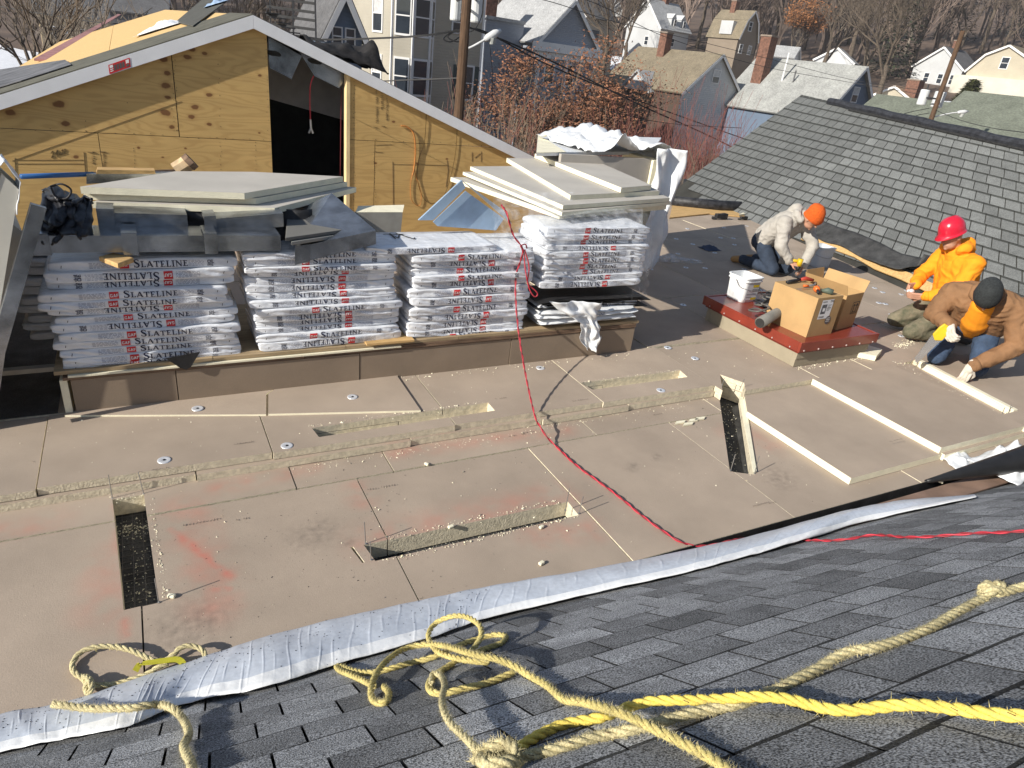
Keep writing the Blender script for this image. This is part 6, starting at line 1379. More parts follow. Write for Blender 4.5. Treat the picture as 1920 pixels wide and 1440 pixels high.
# ================================================================== ropes
ROPEM = mat('yellow rope fibre', (.62, .52, .20), .85, .16, 9, .4, 300, speck=.25, sscale=200, stretch=(1, 1, 1))
ROPEP = mat('faded rope fibre', (.58, .51, .29), .9, .16, 9, .4, 300, speck=.3, sscale=200)
ROPEY = mat('bright yellow rope', (.78, .62, .13), .75, .12, 9, .3, 300, speck=.15, sscale=200)
FLECK = mat('brown rope yarn', (.16, .09, .04), .9, .1)
def rope(parts, name, label, mats, r=.0085, fuzz=900, seed=1, pitch=.055, fl=.014):
    """parts: list of point lists; three twisted strands each; one object with a fuzz child"""
    r *= 1.14; pitch *= 1.7; m = MB(); rr = random.Random(seed); fz = MB()
    parts = [[p + V((0, .002, .005)) for p in path] for path in parts]
    for path in parts:
        pts = resample(cr(path, 16), .006); n = len(pts)
        T = [(pts[min(i + 1, n - 1)] - pts[max(i - 1, 0)]).normalized() for i in range(n)]
        x = T[0].orthogonal().normalized(); X = []
        for i in range(n): x = (x - T[i] * x.dot(T[i])).normalized(); X.append(x)
        for s in range(3):
            sp_ = []
            for i in range(n):
                a = 2 * math.pi * (i * .006 / pitch + s / 3); y = T[i].cross(X[i]); wob = 1 + .10 * noise.noise(pts[i] * 60 + V((s * 9, 0, 0)))
                sp_.append(pts[i] + (X[i] * math.cos(a) + y * math.sin(a)) * r * .58 * wob)
            rs = [r * .60 * (1 + .08 * noise.noise(p * 90)) for p in sp_]
            m.tube(sp_, rs, 8, 0)
            # a dark marker yarn in one strand
            if s == 0:
                for i in range(0, n - 3, 3):
                    a = 2 * math.pi * (i * .006 / pitch + s / 3); y = T[i].cross(X[i])
                    if rr.random() < .5: 
                        q0 = sp_[i] + (X[i] * math.cos(a) + y * math.sin(a)) * r * .56; q1 = sp_[i + 2] + (X[i + 2] * math.cos(a + .02) + T[i + 2].cross(X[i + 2]) * math.sin(a + .25)) * r * .56
                        m.tube([q0, q1], r * .10, 4, 1)
        for k in range(int(fuzz * n * .006)):
            i = rr.randrange(n - 1); a = rr.uniform(0, 6.283); d = X[i] * math.cos(a) + T[i].cross(X[i]) * math.sin(a); b = pts[i] + d * r * 1.0
            e = b + (d * rr.uniform(.3, 1) + T[i] * rr.uniform(-1, 1) + V((rr.uniform(-.4, .4), rr.uniform(-.4, .4), rr.uniform(-.4, .4)))) * fl * rr.uniform(.3, 1)
            w = T[i] * .0007; fz.add([b - w, b + w, e], [(0, 1, 2)])
    o = m.build(name, [mats[0], FLECK], None, True, label=label, cat='rope', group='yellow ropes on the near roof')
    fz.build('rope_fuzz', mats[1], o, kind='stuff')
    return o
def knot(c, s, nrm=FN):
    c = V(c); x = fe; y = nrm.cross(fe); out = []
    for t in np.linspace(0, 2 * math.pi * 1.15, 22): out.append(c + x * (math.sin(t) + 1.6 * math.sin(2 * t)) * s * .42 + y * (math.cos(t) - 1.6 * math.cos(2 * t)) * s * .42 + nrm * (s * .35 - .4 * s * math.sin(3 * t)) )
    return out
z5 = lambda x, y, h=.012: PN(600 + x / 2.824, 1040 + y / 2.824, FN, F0 + FN * h)
z6 = lambda x, y, h=.012: PN(1240 + x / 2.824, 1000 + y / 2.824, FN, F0 + FN * h)
z4 = lambda x, y, h=.012: PN(x / 3, 1040 + y / 3, FN, F0 + FN * h)
z4d = lambda x, y, h=.012: P(x / 3, 1040 + y / 3, h)
B_ = .0125
main = [z5(2700, 1500, B_), z5(2450, 1330, B_), z5(2200, 1180, B_), z5(2050, 1080, B_), z5(1900, 1000, B_ + .01), z5(1760, 930, .035), z5(1640, 870, .04), z5(1500, 820, .04), z5(1380, 790, .025), z5(1290, 775, B_), z5(1200, 700, B_), z5(1110, 650, .02), z5(1030, 600, .04), z5(930, 560, .06), z5(850, 545, .065), z5(760, 520, .065), z5(660, 490, .06), z5(560, 483, .05), z5(450, 505, .05), z5(370, 555, .05), z5(310, 620, .045), z5(275, 700, .03), z5(275, 765, B_), z5(310, 795, B_), z5(355, 780, .016), z5(365, 740, .02), z5(335, 705, .02)]
sec = [z5(290, 705, .014), z5(230, 675, B_), z5(165, 645, B_), z5(110, 622, B_), z5(88, 598, B_), z5(120, 600, .014), z5(180, 622, .012), z5(270, 632, .012), z5(370, 612, .012), z5(470, 582, .012), z5(580, 556, .02), z5(670, 520, .025), z5(760, 478, .016), z5(860, 445, B_), z5(940, 430, B_), z5(985, 440, B_), z5(960, 475, B_), z5(890, 500, B_), z5(820, 530, .02), z5(745, 560, .02), z5(670, 605, .014), z5(605, 650, B_), z5(575, 700, B_), z5(600, 738, B_), z5(680, 738, B_), z5(780, 712, B_), z5(880, 690, B_), z5(960, 660, B_), z5(1030, 630, .015)]
loop = [z5(790, 525, .045), z5(825, 490, .05), z5(855, 430, .075), z5(840, 375, .10), z5(770, 335, .12), z5(690, 335, .12), z5(610, 372, .10), z5(575, 430, .075), z5(590, 480, .05), z5(640, 530, .035), z5(740, 560, .03), z5(850, 575, .025), z5(900, 575, .02)]
low = [z5(590, 690, .03), z5(600, 640, .04), z5(640, 650, .045), z5(660, 700, .05), z5(648, 770, .05), z5(655, 830, .05), z5(690, 900, .045), z5(745, 955, .04), z5(800, 1010, .035), z5(840, 1065, .03), z5(830, 1110, B_)]
rope([main], 'rope', 'thick yellow rope running from the tangle diagonally down to the bottom edge', (ROPEM, ROPEP), fuzz=2600, seed=2)
rope([sec, loop], 'rope', 'tangled yellow rope loops lying on the shingles in the bottom centre', (ROPEM, ROPEP), fuzz=700, seed=3)
rope([low], 'rope', 'greyish frayed rope hanging from the tangle down to the big bottom knot', (ROPEP, ROPEP), fuzz=2600, seed=4, r=.0075)
kn = [z5(820, 1120, B_), z5(850, 1060, .03), z5(910, 1030, .045), z5(980, 1010, .05), z5(1030, 1040, .05), z5(1020, 1090, .03), z5(960, 1080, .02), z5(890, 1070, .025), z5(850, 1100, .035), z5(900, 1120, .04), z5(1000, 1110, .035), z5(1060, 1120, B_)]
rope([kn], 'rope', 'bulky frayed rope knot at the bottom edge of the picture', (ROPEP, ROPEP), fuzz=4200, seed=5, r=.0098, fl=.016)
by = [z5(1010, 1050, B_), z5(1060, 1025, B_), z5(1130, 985, B_), z5(1200, 945, B_), z5(1280, 912, B_), z5(1380, 890, B_), z5(1480, 875, .016), z5(1560, 850, .014), z5(1640, 815, .02), z5(1740, 790, .03), z5(1800, 785, .03)] + [z6(100, 895, .03), z6(260, 893, .03), z6(430, 880, .035), z6(560, 878, .035), z6(680, 892, .03), z6(790, 920, .022), z6(900, 945, .018), z6(1020, 948, .018), z6(1140, 935, .022), z6(1270, 922, .025), z6(1400, 925, .028), z6(1530, 940, .03), z6(1700, 965, .03), z6(1920, 985, .03), z6(2150, 1000, .03), z6(2600, 1040, .02), z6(3300, 1120, .02)]
rope([by], 'rope', 'bright yellow twisted rope running from the bottom knot to the right edge', (ROPEY, ROPEM), fuzz=600, seed=6, r=.0095)
ub = [z5(1060, 1085, B_), z5(1130, 1070, B_), z5(1250, 1040, B_), z5(1400, 995, B_), z5(1550, 960, B_), z5(1680, 930, .02), z5(1800, 900, .02)] + [z6(120, 975, .02), z6(250, 945, .016), z6(380, 925, .014), z6(480, 895, .014), z6(560, 860, B_), z6(650, 820, B_), z6(740, 770, B_), z6(830, 725, B_), z6(920, 670, B_ + .008), z6(1010, 632, B_ + .012), z6(1120, 618, B_ + .01), z6(1230, 585, B_ + .006), z6(1340, 545, B_), z6(1440, 500, B_), z6(1540, 440, B_), z6(1640, 385, B_), z6(1720, 345, B_)]
rope([ub], 'rope', 'frayed grey yellow rope rising to the pale knot at the right', (ROPEP, ROPEP), fuzz=4200, seed=7, r=.0092, fl=.013)
kc = z6(1755, 320, .012)
rope([knot(kc, .030), [z6(1700, 352, B_), z6(1760, 310, .03), z6(1830, 318, B_), z6(1880, 300, B_), z6(1960, 285, B_), z6(2100, 270, B_), z6(2500, 240, B_), z6(3200, 200, B_)]], 'rope', 'pale fuzzy rope knot near the right edge with its tail', (ROPEP, ROPEP), fuzz=2400, seed=8, r=.0105, fl=.013)
lf = [z4d(300, 850, 0.14), z4d(370, 855, 0.165), z4d(450, 868, 0.18), z4d(540, 874, 0.21), z4d(640, 872, 0.24), z4d(740, 872, 0.26), z4d(820, 858, 0.26), z4d(900, 852, 0.24), z4(965, 870, .055), z4(1020, 920, .03), z4(1055, 980, .025), z4(1060, 1030, .022), z4(1035, 1080, .022), z4(1050, 1130, .02), z4(1075, 1180, .02), z4(1090, 1260, .02)]
rope([lf], 'rope', 'frayed rope end lying over the white membrane at bottom left', (ROPEP, ROPEP), fuzz=3400, seed=9, r=.0098, fl=.013)
ld = [z4d(495, 795, .03), z4d(505, 760, .02), z4d(470, 705, .013), z4d(420, 670, .013), z4d(410, 620, .015), z4d(450, 560, .025), z4d(530, 528, .035), z4d(630, 523, .04), z4d(720, 540, .04), z4d(800, 572, .03), z4d(860, 600, .02), z4d(920, 605, .013), z4d(980, 565, .025), z4d(1020, 528, .04), z4d(1080, 520, .045), z4d(1135, 540, .045), z4d(1160, 580, .03)]
ld2 = [z4d(480, 690, .03), z4d(510, 715, .035), z4d(530, 740, .025), z4d(600, 738, .013), z4d(680, 728, .013), z4d(770, 700, .013), z4d(840, 672, .015), z4d(890, 640, .025), z4d(950, 615, .03)]
kb = [z4d(480, 690, .03), z4d(500, 705, .045), z4d(520, 740, .05), z4d(510, 775, .04), z4d(490, 785, .025), z4d(485, 750, .04), z4d(505, 720, .055), z4d(520, 755, .05)]
rope([ld, ld2, kb], 'rope', 'pale rope loop with a small knot lying on the flat roof at lower left', (ROPEP, ROPEM), fuzz=260, seed=10, r=.0088)
m = MB()
stp = cr([z4d(760, 655, .02), z4d(790, 615, .035), z4d(850, 605, .045), z4d(930, 595, .05), z4d(1000, 590, .05), z4d(1030, 620, .04), z4d(980, 640, .03), z4d(930, 660, .02)], 6)
for a, b in zip(stp, stp[1:]): m.bar(a, b + (b - a) * .1, .004, .024, up=(1, .2, .1))
m.build('strap', mat('yellow green webbing', (.45, .42, .03), .7, .1, 20), None, label='yellow green webbing strap tied round the rope loop at lower left', cat='strap', origin=z4d(900, 610, .03))
# ================================================================== terrain
def ground(x, y):
    d = math.hypot(x, y); az = math.atan2(x, y)                 # 0 = +y, positive to the right
    k = 0.62 + 0.62 * max(0.0, min(1.0, (az + .1) / 1.1))
    z = -6.2
    if d > 38: z += min(d - 38, 50) * .115 * k
    if d > 88: z += (min(d, 230) - 88) * .135 * k
    if d > 230: z += (min(d, 900) - 230) * .175 * k
    if d > 900: z += (d - 900) * .1 * k
    return z + .5 * nz(x * .03, y * .03) * min(1, d / 40)
GRD = mat('winter ground', (.17, .12, .09), .95, .25, .35, .3, 3, col2=(.085, .062, .05))
m = MB(); ths = np.linspace(-1.25, 2.6, 70); rds = [3, 12, 22, 30, 38, 46, 55, 65, 76, 88, 105, 130, 160, 195, 230, 290, 360, 450, 560, 640]
vs = [(r * math.sin(t), r * math.cos(t), ground(r * math.sin(t), r * math.cos(t))) for r in rds for t in ths]
nt_ = len(ths); m.add(vs, [(i * nt_ + j + 1, i * nt_ + j, (i + 1) * nt_ + j, (i + 1) * nt_ + j + 1) for i in range(len(rds) - 1) for j in range(nt_ - 1)])
m.build('ground', GRD, None, True, kind='structure')
# snow lying on the ground between the houses
m = MB(); r_ = random.Random(31)
for px, py, D, sx, sy in [(60, 85, 52, 6, 9), (20, 60, 62, 10, 8), (120, 45, 60, 5, 7), (150, 95, 46, 4, 4), (90, 120, 44, 5, 3), (1335, 330, 17, 1.2, 2), (1360, 270, 22, 1, 1.5), (1340, 245, 24, .8, 1), (1095, 195, 26, .8, .6), (1475, 120, 78, 4, 4), (1600, 160, 76, 6, 5), (1530, 120, 90, 5, 5), (1640, 180, 66, 5, 3), (1720, 205, 62, 4, 3), (1215, 40, 120, 5, 6), (930, 40, 70, 4, 4), (1810, 205, 80, 3, 3), (1190, 95, 100, 6, 6)]:
    c = PD(px, py, D); cx, cy = c.x, c.y
    def sf(u, v):
        a = 2 * math.pi * u; q = 1 + .35 * math.sin(3 * a + px) + .2 * math.sin(5 * a + py); x = cx + sx * .5 * v * q * math.cos(a) * 2; y = cy + sy * .5 * v * q * math.sin(a) * 2
        return V((x, y, ground(x, y) + .10 + .16 * (1 - v ** 2)))
    m.grid(sf, 24, 4)
m.build('snow_patches', SNOW, None, True, kind='stuff', label='white snow patches on the ground between the houses', cat='snow')
# ================================================================== houses
WIN = mat('window glass', (.035, .045, .06), .08, .2, .5, spec=.9); TRIM = mat('white house trim', (.74, .74, .74), .6, .03)
def siding(name, col, pitch=.14):
    mt = mat(name, col, .75, .05, .6)
    N, L, b, src = colour_chain(mt); tc = N.new('ShaderNodeTexCoord'); sx = N.new('ShaderNodeSeparateXYZ'); L.new(tc.outputs['Object'], sx.inputs[0])
    d = N.new('ShaderNodeMath'); d.operation = 'DIVIDE'; d.inputs[1].default_value = pitch; L.new(sx.outputs['Z'], d.inputs[0])
    f = N.new('ShaderNodeMath'); f.operation = 'FRACT'; L.new(d.outputs[0], f.inputs[0])
    bp = N.new('ShaderNodeBump'); bp.inputs['Strength'].default_value = .9; bp.inputs['Distance'].default_value = .03; L.new(f.outputs[0], bp.inputs['Height']); L.new(bp.outputs[0], b.inputs['Normal'])
    return mt
BRICK = mat('chimney brick', (.19, .095, .065), .85, .25, 6, .3, 20)
def roofm(name, c): return mat(name, c, .9, .10, 1.2, .25, 14, speck=.18, sscale=9)
class House:
    """local frame: origin at the near corner at eave height, x along the right wall, y away, z up"""
    def __init__(s, px, D, yaw, w, l, h, label, wall, roof, ridge='y', rise=None, gambrel=False, over=.3, z=None):
        c = PD(px[0], px[1], D); s.c = c; s.w, s.l = w, l; s.h = h
        s.root = empty('house', c, math.radians(yaw), label, 'house'); s.wall = wall; s.roofm = roof
        rise = rise or .42 * (w if ridge == 'y' else l); s.rise = rise; s.ridge = ridge
        m = MB(); m.boxb((0, 0, -h), (w, l, 0))
        if ridge == 'y': prof = [(0, 0), (w, 0), (w / 2, rise)] if not gambrel else [(0, 0), (w, 0), (w * .80, rise * .62), (w / 2, rise), (w * .20, rise * .62)]; f = lambda p, t: V((p[0], t, p[1])); ext = l
        else: prof = [(0, 0), (l, 0), (l / 2, rise)] if not gambrel else [(0, 0), (l, 0), (l * .80, rise * .62), (l / 2, rise), (l * .20, rise * .62)]; f = lambda p, t: V((t, p[0], p[1])); ext = w
        m.prism([f(p, .0) for p in prof], f((0, 0), ext) - f((0, 0), 0)); m.build('wall', wall, s.root)
        up = prof[1:][::1] + [prof[0]]
        edges = [(prof[0], prof[2]), (prof[1], prof[2])] if not gambrel else [(prof[0], prof[4]), (prof[4], prof[3]), (prof[1], prof[2]), (prof[2], prof[3])]
        for a, b in edges:
            a = V((a[0], a[1])); b = V((b[0], b[1])); d = (b - a).normalized(); a2 = a - d * over if (a.y == 0) else a
            n = V((-d.y, d.x)) if d.x > 0 else V((d.y, -d.x)); n = n if n.y > 0 else -n
            q = [a2 + n * .02, b + n * .02, b + n * .14, a2 + n * .14]
            m = MB(); m.prism([f(p, -over) for p in q], f((0, 0), ext + over) - f((0, 0), -over)); rf = m.build('roof', roof, s.root)
            # white rake trims
            for t in (-over - .015, ext + over):
                m = MB(); q2 = [a2 - n * .12, b - n * .12, b + n * .10, a2 + n * .10]; m.prism([f(p, t) for p in q2], f((0, 0), .015) - f((0, 0), 0)); m.build('rake_trim', TRIM, rf)
    def win(s, face, u, z, w=.8, h=1.3, fr=.09, shade=False, shut=None):
        """face f=front (right wall), l=left wall; u along the face from the near corner, z of the sill"""
        if face == 'f': g = lambda a, b, o: V((a, -o, b))
        elif face == 'l': g = lambda a, b, o: V((-o, a, b))
        m = MB(); 
        for (a0, b0, a1, b1) in ((u - fr, z - fr, u + w + fr, z), (u - fr, z + h, u + w + fr, z + h + fr), (u - fr, z, u, z + h), (u + w, z, u + w + fr, z + h), (u, z + h / 2 - .025, u + w, z + h / 2 + .025)):
            p = g(a0, b0, 0.0); q = g(a1, b1, .06); m.boxb([min(p[i], q[i]) for i in range(3)], [max(p[i], q[i]) for i in range(3)])
        f = m.build('window', TRIM, s.root); m = MB(); p = g(u, z, .0); q = g(u + w, z + h, .025); m.boxb([min(p[i], q[i]) for i in range(3)], [max(p[i], q[i]) for i in range(3)]); m.build('pane', WIN, f)
        if shade: m = MB(); p = g(u + .02, z + h * .5, .026); q = g(u + w - .02, z + h, .032); m.boxb([min(p[i], q[i]) for i in range(3)], [max(p[i], q[i]) for i in range(3)]); m.build('blind', mat('blind', (.55, .55, .55), .7) if 'blind' not in MATS else MATS['blind'], f)
        if shut:
            for a in (u - .42, u + w + .1): m = MB(); p = g(a, z - .05, .0); q = g(a + .32, z + h + .05, .05); m.boxb([min(p[i], q[i]) for i in range(3)], [max(p[i], q[i]) for i in range(3)]); m.build('shutter', shut, s.root)
    def box(s, a, b, n, mt): m = MB(); m.boxb(a, b); return m.build(n, mt, s.root)
    def chimney(s, x, y, z0, z1, w=.6): 
        o = s.box((x - w / 2, y - w / 2, z0), (x + w / 2, y + w / 2, z1), 'chimney', BRICK); m = MB(); m.boxb((x - w / 2 - .05, y - w / 2 - .05, z1), (x + w / 2 + .05, y + w / 2 + .05, z1 + .12)); m.build('chimney_cap', mat('cap stone', (.25, .2, .16), .8) if 'cap stone' not in MATS else MATS['cap stone'], o)
SH_BEIGE = siding('beige clapboard', (.46, .43, .36)); SH_BLUE = siding('blue grey clapboard', (.33, .36, .42)); SH_WHITE = siding('white clapboard', (.56, .575, .59)); SH_DBLUE = siding('slate blue clapboard', (.15, .20, .28)); SH_CREAM = siding('cream clapboard', (.50, .45, .35))
RF_TAN = roofm('tan asphalt roof', (.215, .18, .125)); RF_GREY = roofm('light grey asphalt roof', (.33, .335, .32)); RF_GREEN = roofm('green grey asphalt roof', (.155, .17, .135)); RF_WHITE = roofm('frosted grey roof', (.38, .385, .39)); RF_DARK = roofm('dark asphalt roof', (.12, .12, .125))
# 1: tall beige house behind the gable building, with a bay
h = House((740, -150), 31, 12, 5.6, 8.0, 11, 'tall beige clapboard house with a bay of white windows behind the utility pole', SH_BEIGE, RF_DARK, 'x', 2.5)
sc1 = 31 / FPX
bay = MB(); bay.prism([V((.0, -.02, -11)), V((.75, -.75, -11)), V((1.75, -.75, -11)), V((2.4, -.02, -11))], (0, 0, 10.9)); bo = bay.build('bay', SH_BEIGE, h.root)
for (x, y) in ((.0, -.03), (.75, -.77), (1.75, -.77), (2.4, -.03)): h.box((x - .05, y - .05, -11), (x + .05, y + .03, -.2), 'corner_post', TRIM)
h.box((5.5, -.05, -11), (5.62, .06, 0), 'corner_post', TRIM)
for z in (-4.6, -7.3):
    m = MB()
    def bayw(a, b, t0, t1):
        a = V((*a, 0)); b = V((*b, 0)); d = b - a; n = V((d.y, -d.x, 0)).normalized()
        for q0, q1, o0, o1, mt_, nm in ((t0 - .06, t1 + .06, 0, .05, TRIM, 'window'), (t0, t1, .05, .058, WIN, 'pane')):
            m = MB(); zz0, zz1 = (z - .1, z + 1.65) if nm == 'window' else (z, z + 1.55); p = a + d * q0; q = a + d * q1
            m.prism([p + V((0, 0, zz0)), q + V((0, 0, zz0)), q + V((0, 0, zz1)), p + V((0, 0, zz1))], n * o1); 
            if nm == 'window': f = m.build(nm, mt_, h.root)
            else: m.build(nm, mt_, f)
            if nm == 'pane': m = MB(); m.prism([p + V((0, 0, z + .75)), q + V((0, 0, z + .75)), q + V((0, 0, z + .81)), p + V((0, 0, z + .81))], n * .07); m.build('sash', TRIM, f)
    bayw((.75, -.75), (1.75, -.75), .12, .88); bayw((1.75, -.75), (2.4, -.02), .2, .85); bayw((0, -.02), (.75, -.75), .2, .85)
    h.win('l', .9, z, .85, 1.55, shade=True); h.win('l', 4.2, z, .85, 1.55)
h.win('f', 3.6, -4.2, 1.0, .9); h.win('f', 4.25, -7.4, .85, 1.6, shut=mat('dark shutter', (.04, .06, .06), .6))
h.box((2.0, -.06, -11), (2.06, -.01, -.2), 'downspout', TRIM)
# low dark gable in front of that house (next door porch gable)
h = House((608, 62), 27, 6, 1.6, 3.5, 6, 'small dark blue gable end with two windows left of the tall beige house', SH_DBLUE, RF_DARK, 'y', 1.5)
h.win('f', .35, -.35, .35, .6, .05); h.win('f', .9, -.35, .35, .6, .05)
# 2: grey blue house with pediment
h = House((1007, 76), 46, 10, 5.6, 7.5, 10, 'blue grey house with a white trimmed pediment gable behind the brown leaved tree', SH_BLUE, RF_WHITE, 'y', 2.7, over=.35)
h.box((-.35, -.4, -.6), (5.95, .02, -.02), 'entablature', TRIM); h.box((-.2, -.2, -1.0), (5.7, 0.0, -.62), 'frieze', TRIM)
for x in (.1, 2.7, 5.3): h.box((x, -.25, -10), (x + .22, -.03, -1.0), 'column', TRIM)
h.win('f', 2.9, -2.6, .8, 1.3); h.win('f', 1.0, -2.6, .8, 1.3)
h.box((-3.2, 1.6, -10), (-.01, 6.5, .9), 'side_wing', SH_BLUE); h.box((-3.35, 1.45, .9), (-.0, 6.6, 1.1), 'flat_roof', RF_WHITE); h.box((5.61, 2.0, -10), (7.2, 6, .3), 'side_wing', SH_DBLUE)
h.box((5.62, 1.8, .3), (7.4, 6.2, 1.3), 'low_roof', RF_DARK); h.chimney(-2.2, 3.0, 1.0, 3.2, .9)
# 3: tan roof
h = House((1278, 172), 52, 10, 7.6, 8.5, 8, 'house with a tan asphalt roof and white gable behind the red twigs', SH_WHITE, RF_TAN, 'y', 2.9)
h.win('f', 3.4, .9, .8, .9, .06, True); h.chimney(3.2, 5.4, 2.2, 4.1, .75)
m = MB(); m.prism([(-.6, 3.0, -.3), (-.6, 5.6, -.3), (-.6, 4.3, .9)], (2.0, 0, 0)); m.build('dormer', SH_WHITE, h.root); m = MB(); m.prism([(-.75, 2.7, -.45), (-.75, 4.3, 1.05), (-.75, 4.3, 1.18), (-.75, 2.55, -.35)], (2.4, 0, 0)); m.prism([(-.75, 5.9, -.45), (-.75, 6.05, -.35), (-.75, 4.301, 1.18), (-.75, 4.301, 1.05)], (2.4, 0, 0)); m.build('dormer_roof', RF_WHITE, h.root)
h.box((-.03, -.0, -8), (-.005, 8.5, -.05), 'eave_shade_skin', siding('eave shade brown', (.09, .065, .05))); h.box((7.61, .5, -8), (9.6, 3.5, -1.6), 'bay', SH_WHITE); h.box((7.5, .3, -1.6), (9.8, 3.7, -1.35), 'bay_roof', RF_DARK); h.win('f', 8.2, -3.4, .8, 1.4)  # thin brown skin paints eave shade onto the sunlit left wall
# 4: light grey roof, slate blue gable
h = House((1537, 220), 50, 10, 8.2, 9.0, 8, 'house with a pale grey roof, brick chimney and dark blue gable end', SH_DBLUE, RF_GREY, 'y', 3.7, over=.35)
h.win('f', 3.7, 1.3, .8, 1.0, .06, True); h.chimney(2.2, 7.4, 1.2, 5.2, .95)
m = MB(); m.tube([(2.2, 5.3, 1.8), (2.2, 5.3, 4.2)], .07, 8); m.build('vent_pipe', TRIM, h.root); m = MB(); m.tube([(2.2, 4.3, 1.8), (2.2, 4.3, 3.0)], .06, 6); m.build('vent_pipe', RF_DARK, h.root)
# 5: white far house, 6 gambrel, 7 white, 8 cream
h = House((1240, 52), 92, 10, 6.0, 6.5, 7, 'white far house with grey roof and two small dormers below the wooded hill', SH_WHITE, RF_WHITE, 'x', 3.4)
for u in (1.0, 2.6): h.win('f', u, -2.0, .5, .9, .07)
for u in (2.2, 4.2): m = MB(); m.boxb((u, .3, .4), (u + .8, 2.2, 1.4)); m.prism([(u - .1, .2, 1.4), (u + .9, .2, 1.4), (u + .4, .2, 2.0)], (0, 2.2, 0)); m.build('dormer', SH_WHITE, h.root); h.win('f', u + .2, .5, .4, .7, .06)
h.win('l', 2, -2.2, .6, 1.0); h.chimney(3.5, 3.2, 3.0, 4.6, .7)
h = House((1385, 70), 90, 10, 4.2, 5.0, 7, 'far gambrel roofed house with tan roof and brown shingle gable', siding('brown shingle', (.27, .22, .17)), RF_TAN, 'y', 3.3, gambrel=True)
h.win('f', 1.7, 1.0, .6, 1.0, .08); h.win('f', .7, -1.8, .6, 1.0, .08); h.win('f', 2.7, -1.8, .6, 1.0, .08); h.chimney(2.0, 3.2, 3.0, 4.4, .8)
m = MB(); m.boxb((-.2, 1.2, .3), (1.0, 3.2, 1.9)); m.build('dormer', SH_WHITE, h.root)
h = House((1806, 130), 88, 8, 5.6, 6.4, 8, 'white two storey far house in tree shadow at upper right', SH_WHITE, RF_DARK, 'x', 2.4)
for f, u in (('l', .6), ('l', 2.2), ('l', 4.0), ('f', .8), ('f', 2.6)):
    for z in (-1.9, -4.3): h.win(f, u, z, .6, 1.1, .07)
h.chimney(2.5, 3, 2.0, 3.4, .7)
h = House((1940, 142), 80, 8, 6.5, 7.6, 8, 'cream yellow far house with gambrel gable at the upper right edge', SH_CREAM, RF_TAN, 'x', 3.0, gambrel=True)
h.box((-.9, -.4, -8), (-.01, 8.6, -.6), 'front_wing', siding('pale cream clapboard', (.66, .63, .54)))
h.win('l', 3.3, .5, .8, 1.2, .08)
# 9 low green grey roofs in front
h = House((1800, 268), 40, 10, 7.0, 7.0, 6, 'low house with a dull green grey roof behind the ridge of the side roof', SH_CREAM, RF_GREEN, 'y', 2.0, over=.5)
h = House((1985, 276), 36, 10, 8.0, 6.6, 6, 'white low house with a dull green roof at the right edge', SH_WHITE, RF_GREEN, 'y', 2.2, over=.5); h.win('l', 1.2, -1.5, .6, .9, .06); h.win('f', 1.0, -1.4, .6, .9, .06)
h = House((1715, 192), 72, 10, 4.0, 5.0, 5, 'small house with snow streaked brown roof and brick chimney', SH_CREAM, roofm('brown roof', (.26, .17, .11)), 'x', 1.3); h.chimney(1.0, 1.0, .1, 2.1, 1.3)
h = House((1162, 30), 120, 20, 6, 7, 8, 'pale pink far house half hidden by bare branches', siding('pink clapboard', (.52, .40, .34)), RF_WHITE, 'y', 3.4); h.win('f', 2.4, -.5, .8, 1.2); h.win('f', 2.4, -3.2, .8, 1.2)
h = House((70, 22), 66, 5, 6.5, 6, 6, 'long tan building beyond the snow at the top left corner', siding('tan wall', (.40, .31, .19)), RF_DARK, 'x', 1.6, over=.4); h.win('f', 1.0, -2.2, 1.2, 1.0); h.win('f', 3.4, -2.2, 1.6, 1.0)
h = House((205, 18), 48, -8, 3.5, 4.5, 5, 'dark grey shed behind the branches at the upper left', siding('grey shed', (.12, .12, .13)), RF_DARK, 'x', 1.2)
h = House((1486, 108), 84, 30, 3.6, 4.0, 4, 'small white garage below the orange brown tree', SH_WHITE, RF_WHITE, 'y', 1.2)
h = House((1100, 30), 84, 15, 6, 6, 8, 'grey house half hidden behind the pediment house', SH_BEIGE, RF_DARK, 'x', 2.2)
h = House((1600, 118), 92, 30, 4.5, 5.0, 5, 'small white far house between the bare trees', SH_WHITE, RF_WHITE, 'x', 1.6); h.win('f', 1.5, -1.8, .7, 1.1)
# dark iron stair left of the beige house
st_r = empty('fire_stair', PD(560, 90, 24), math.radians(10), 'dark iron fire stair frame behind the peak of the gable building', 'stair')
IRON = mat('dark iron', (.03, .03, .032), .6, .2); sb = PD(560, 90, 24)
for (x, y) in ((505, 120), (548, 130), (590, 140)): m = MB(); m.bar(PD(x, -40, 24) - sb, PD(x + 4, y, 24) - sb, .06, .06); o = m.build('post', IRON, st_r); o.rotation_euler = (0, 0, -math.radians(10))
for y0 in (-5, 12, 27, 44): m = MB(); m.bar(PD(500, y0, 24) - sb, PD(592, y0 + 12, 24) - sb, .04, .09); o = m.build('rail', IRON, st_r); o.rotation_euler = (0, 0, -math.radians(10))
for k in range(8): m = MB(); a = PD(512 + k * 9, 25 + k * 9, 24) - sb; m.box(a, (.5, .3, .04)); o = m.build('tread', IRON, st_r); o.rotation_euler = (0, 0, -math.radians(10))
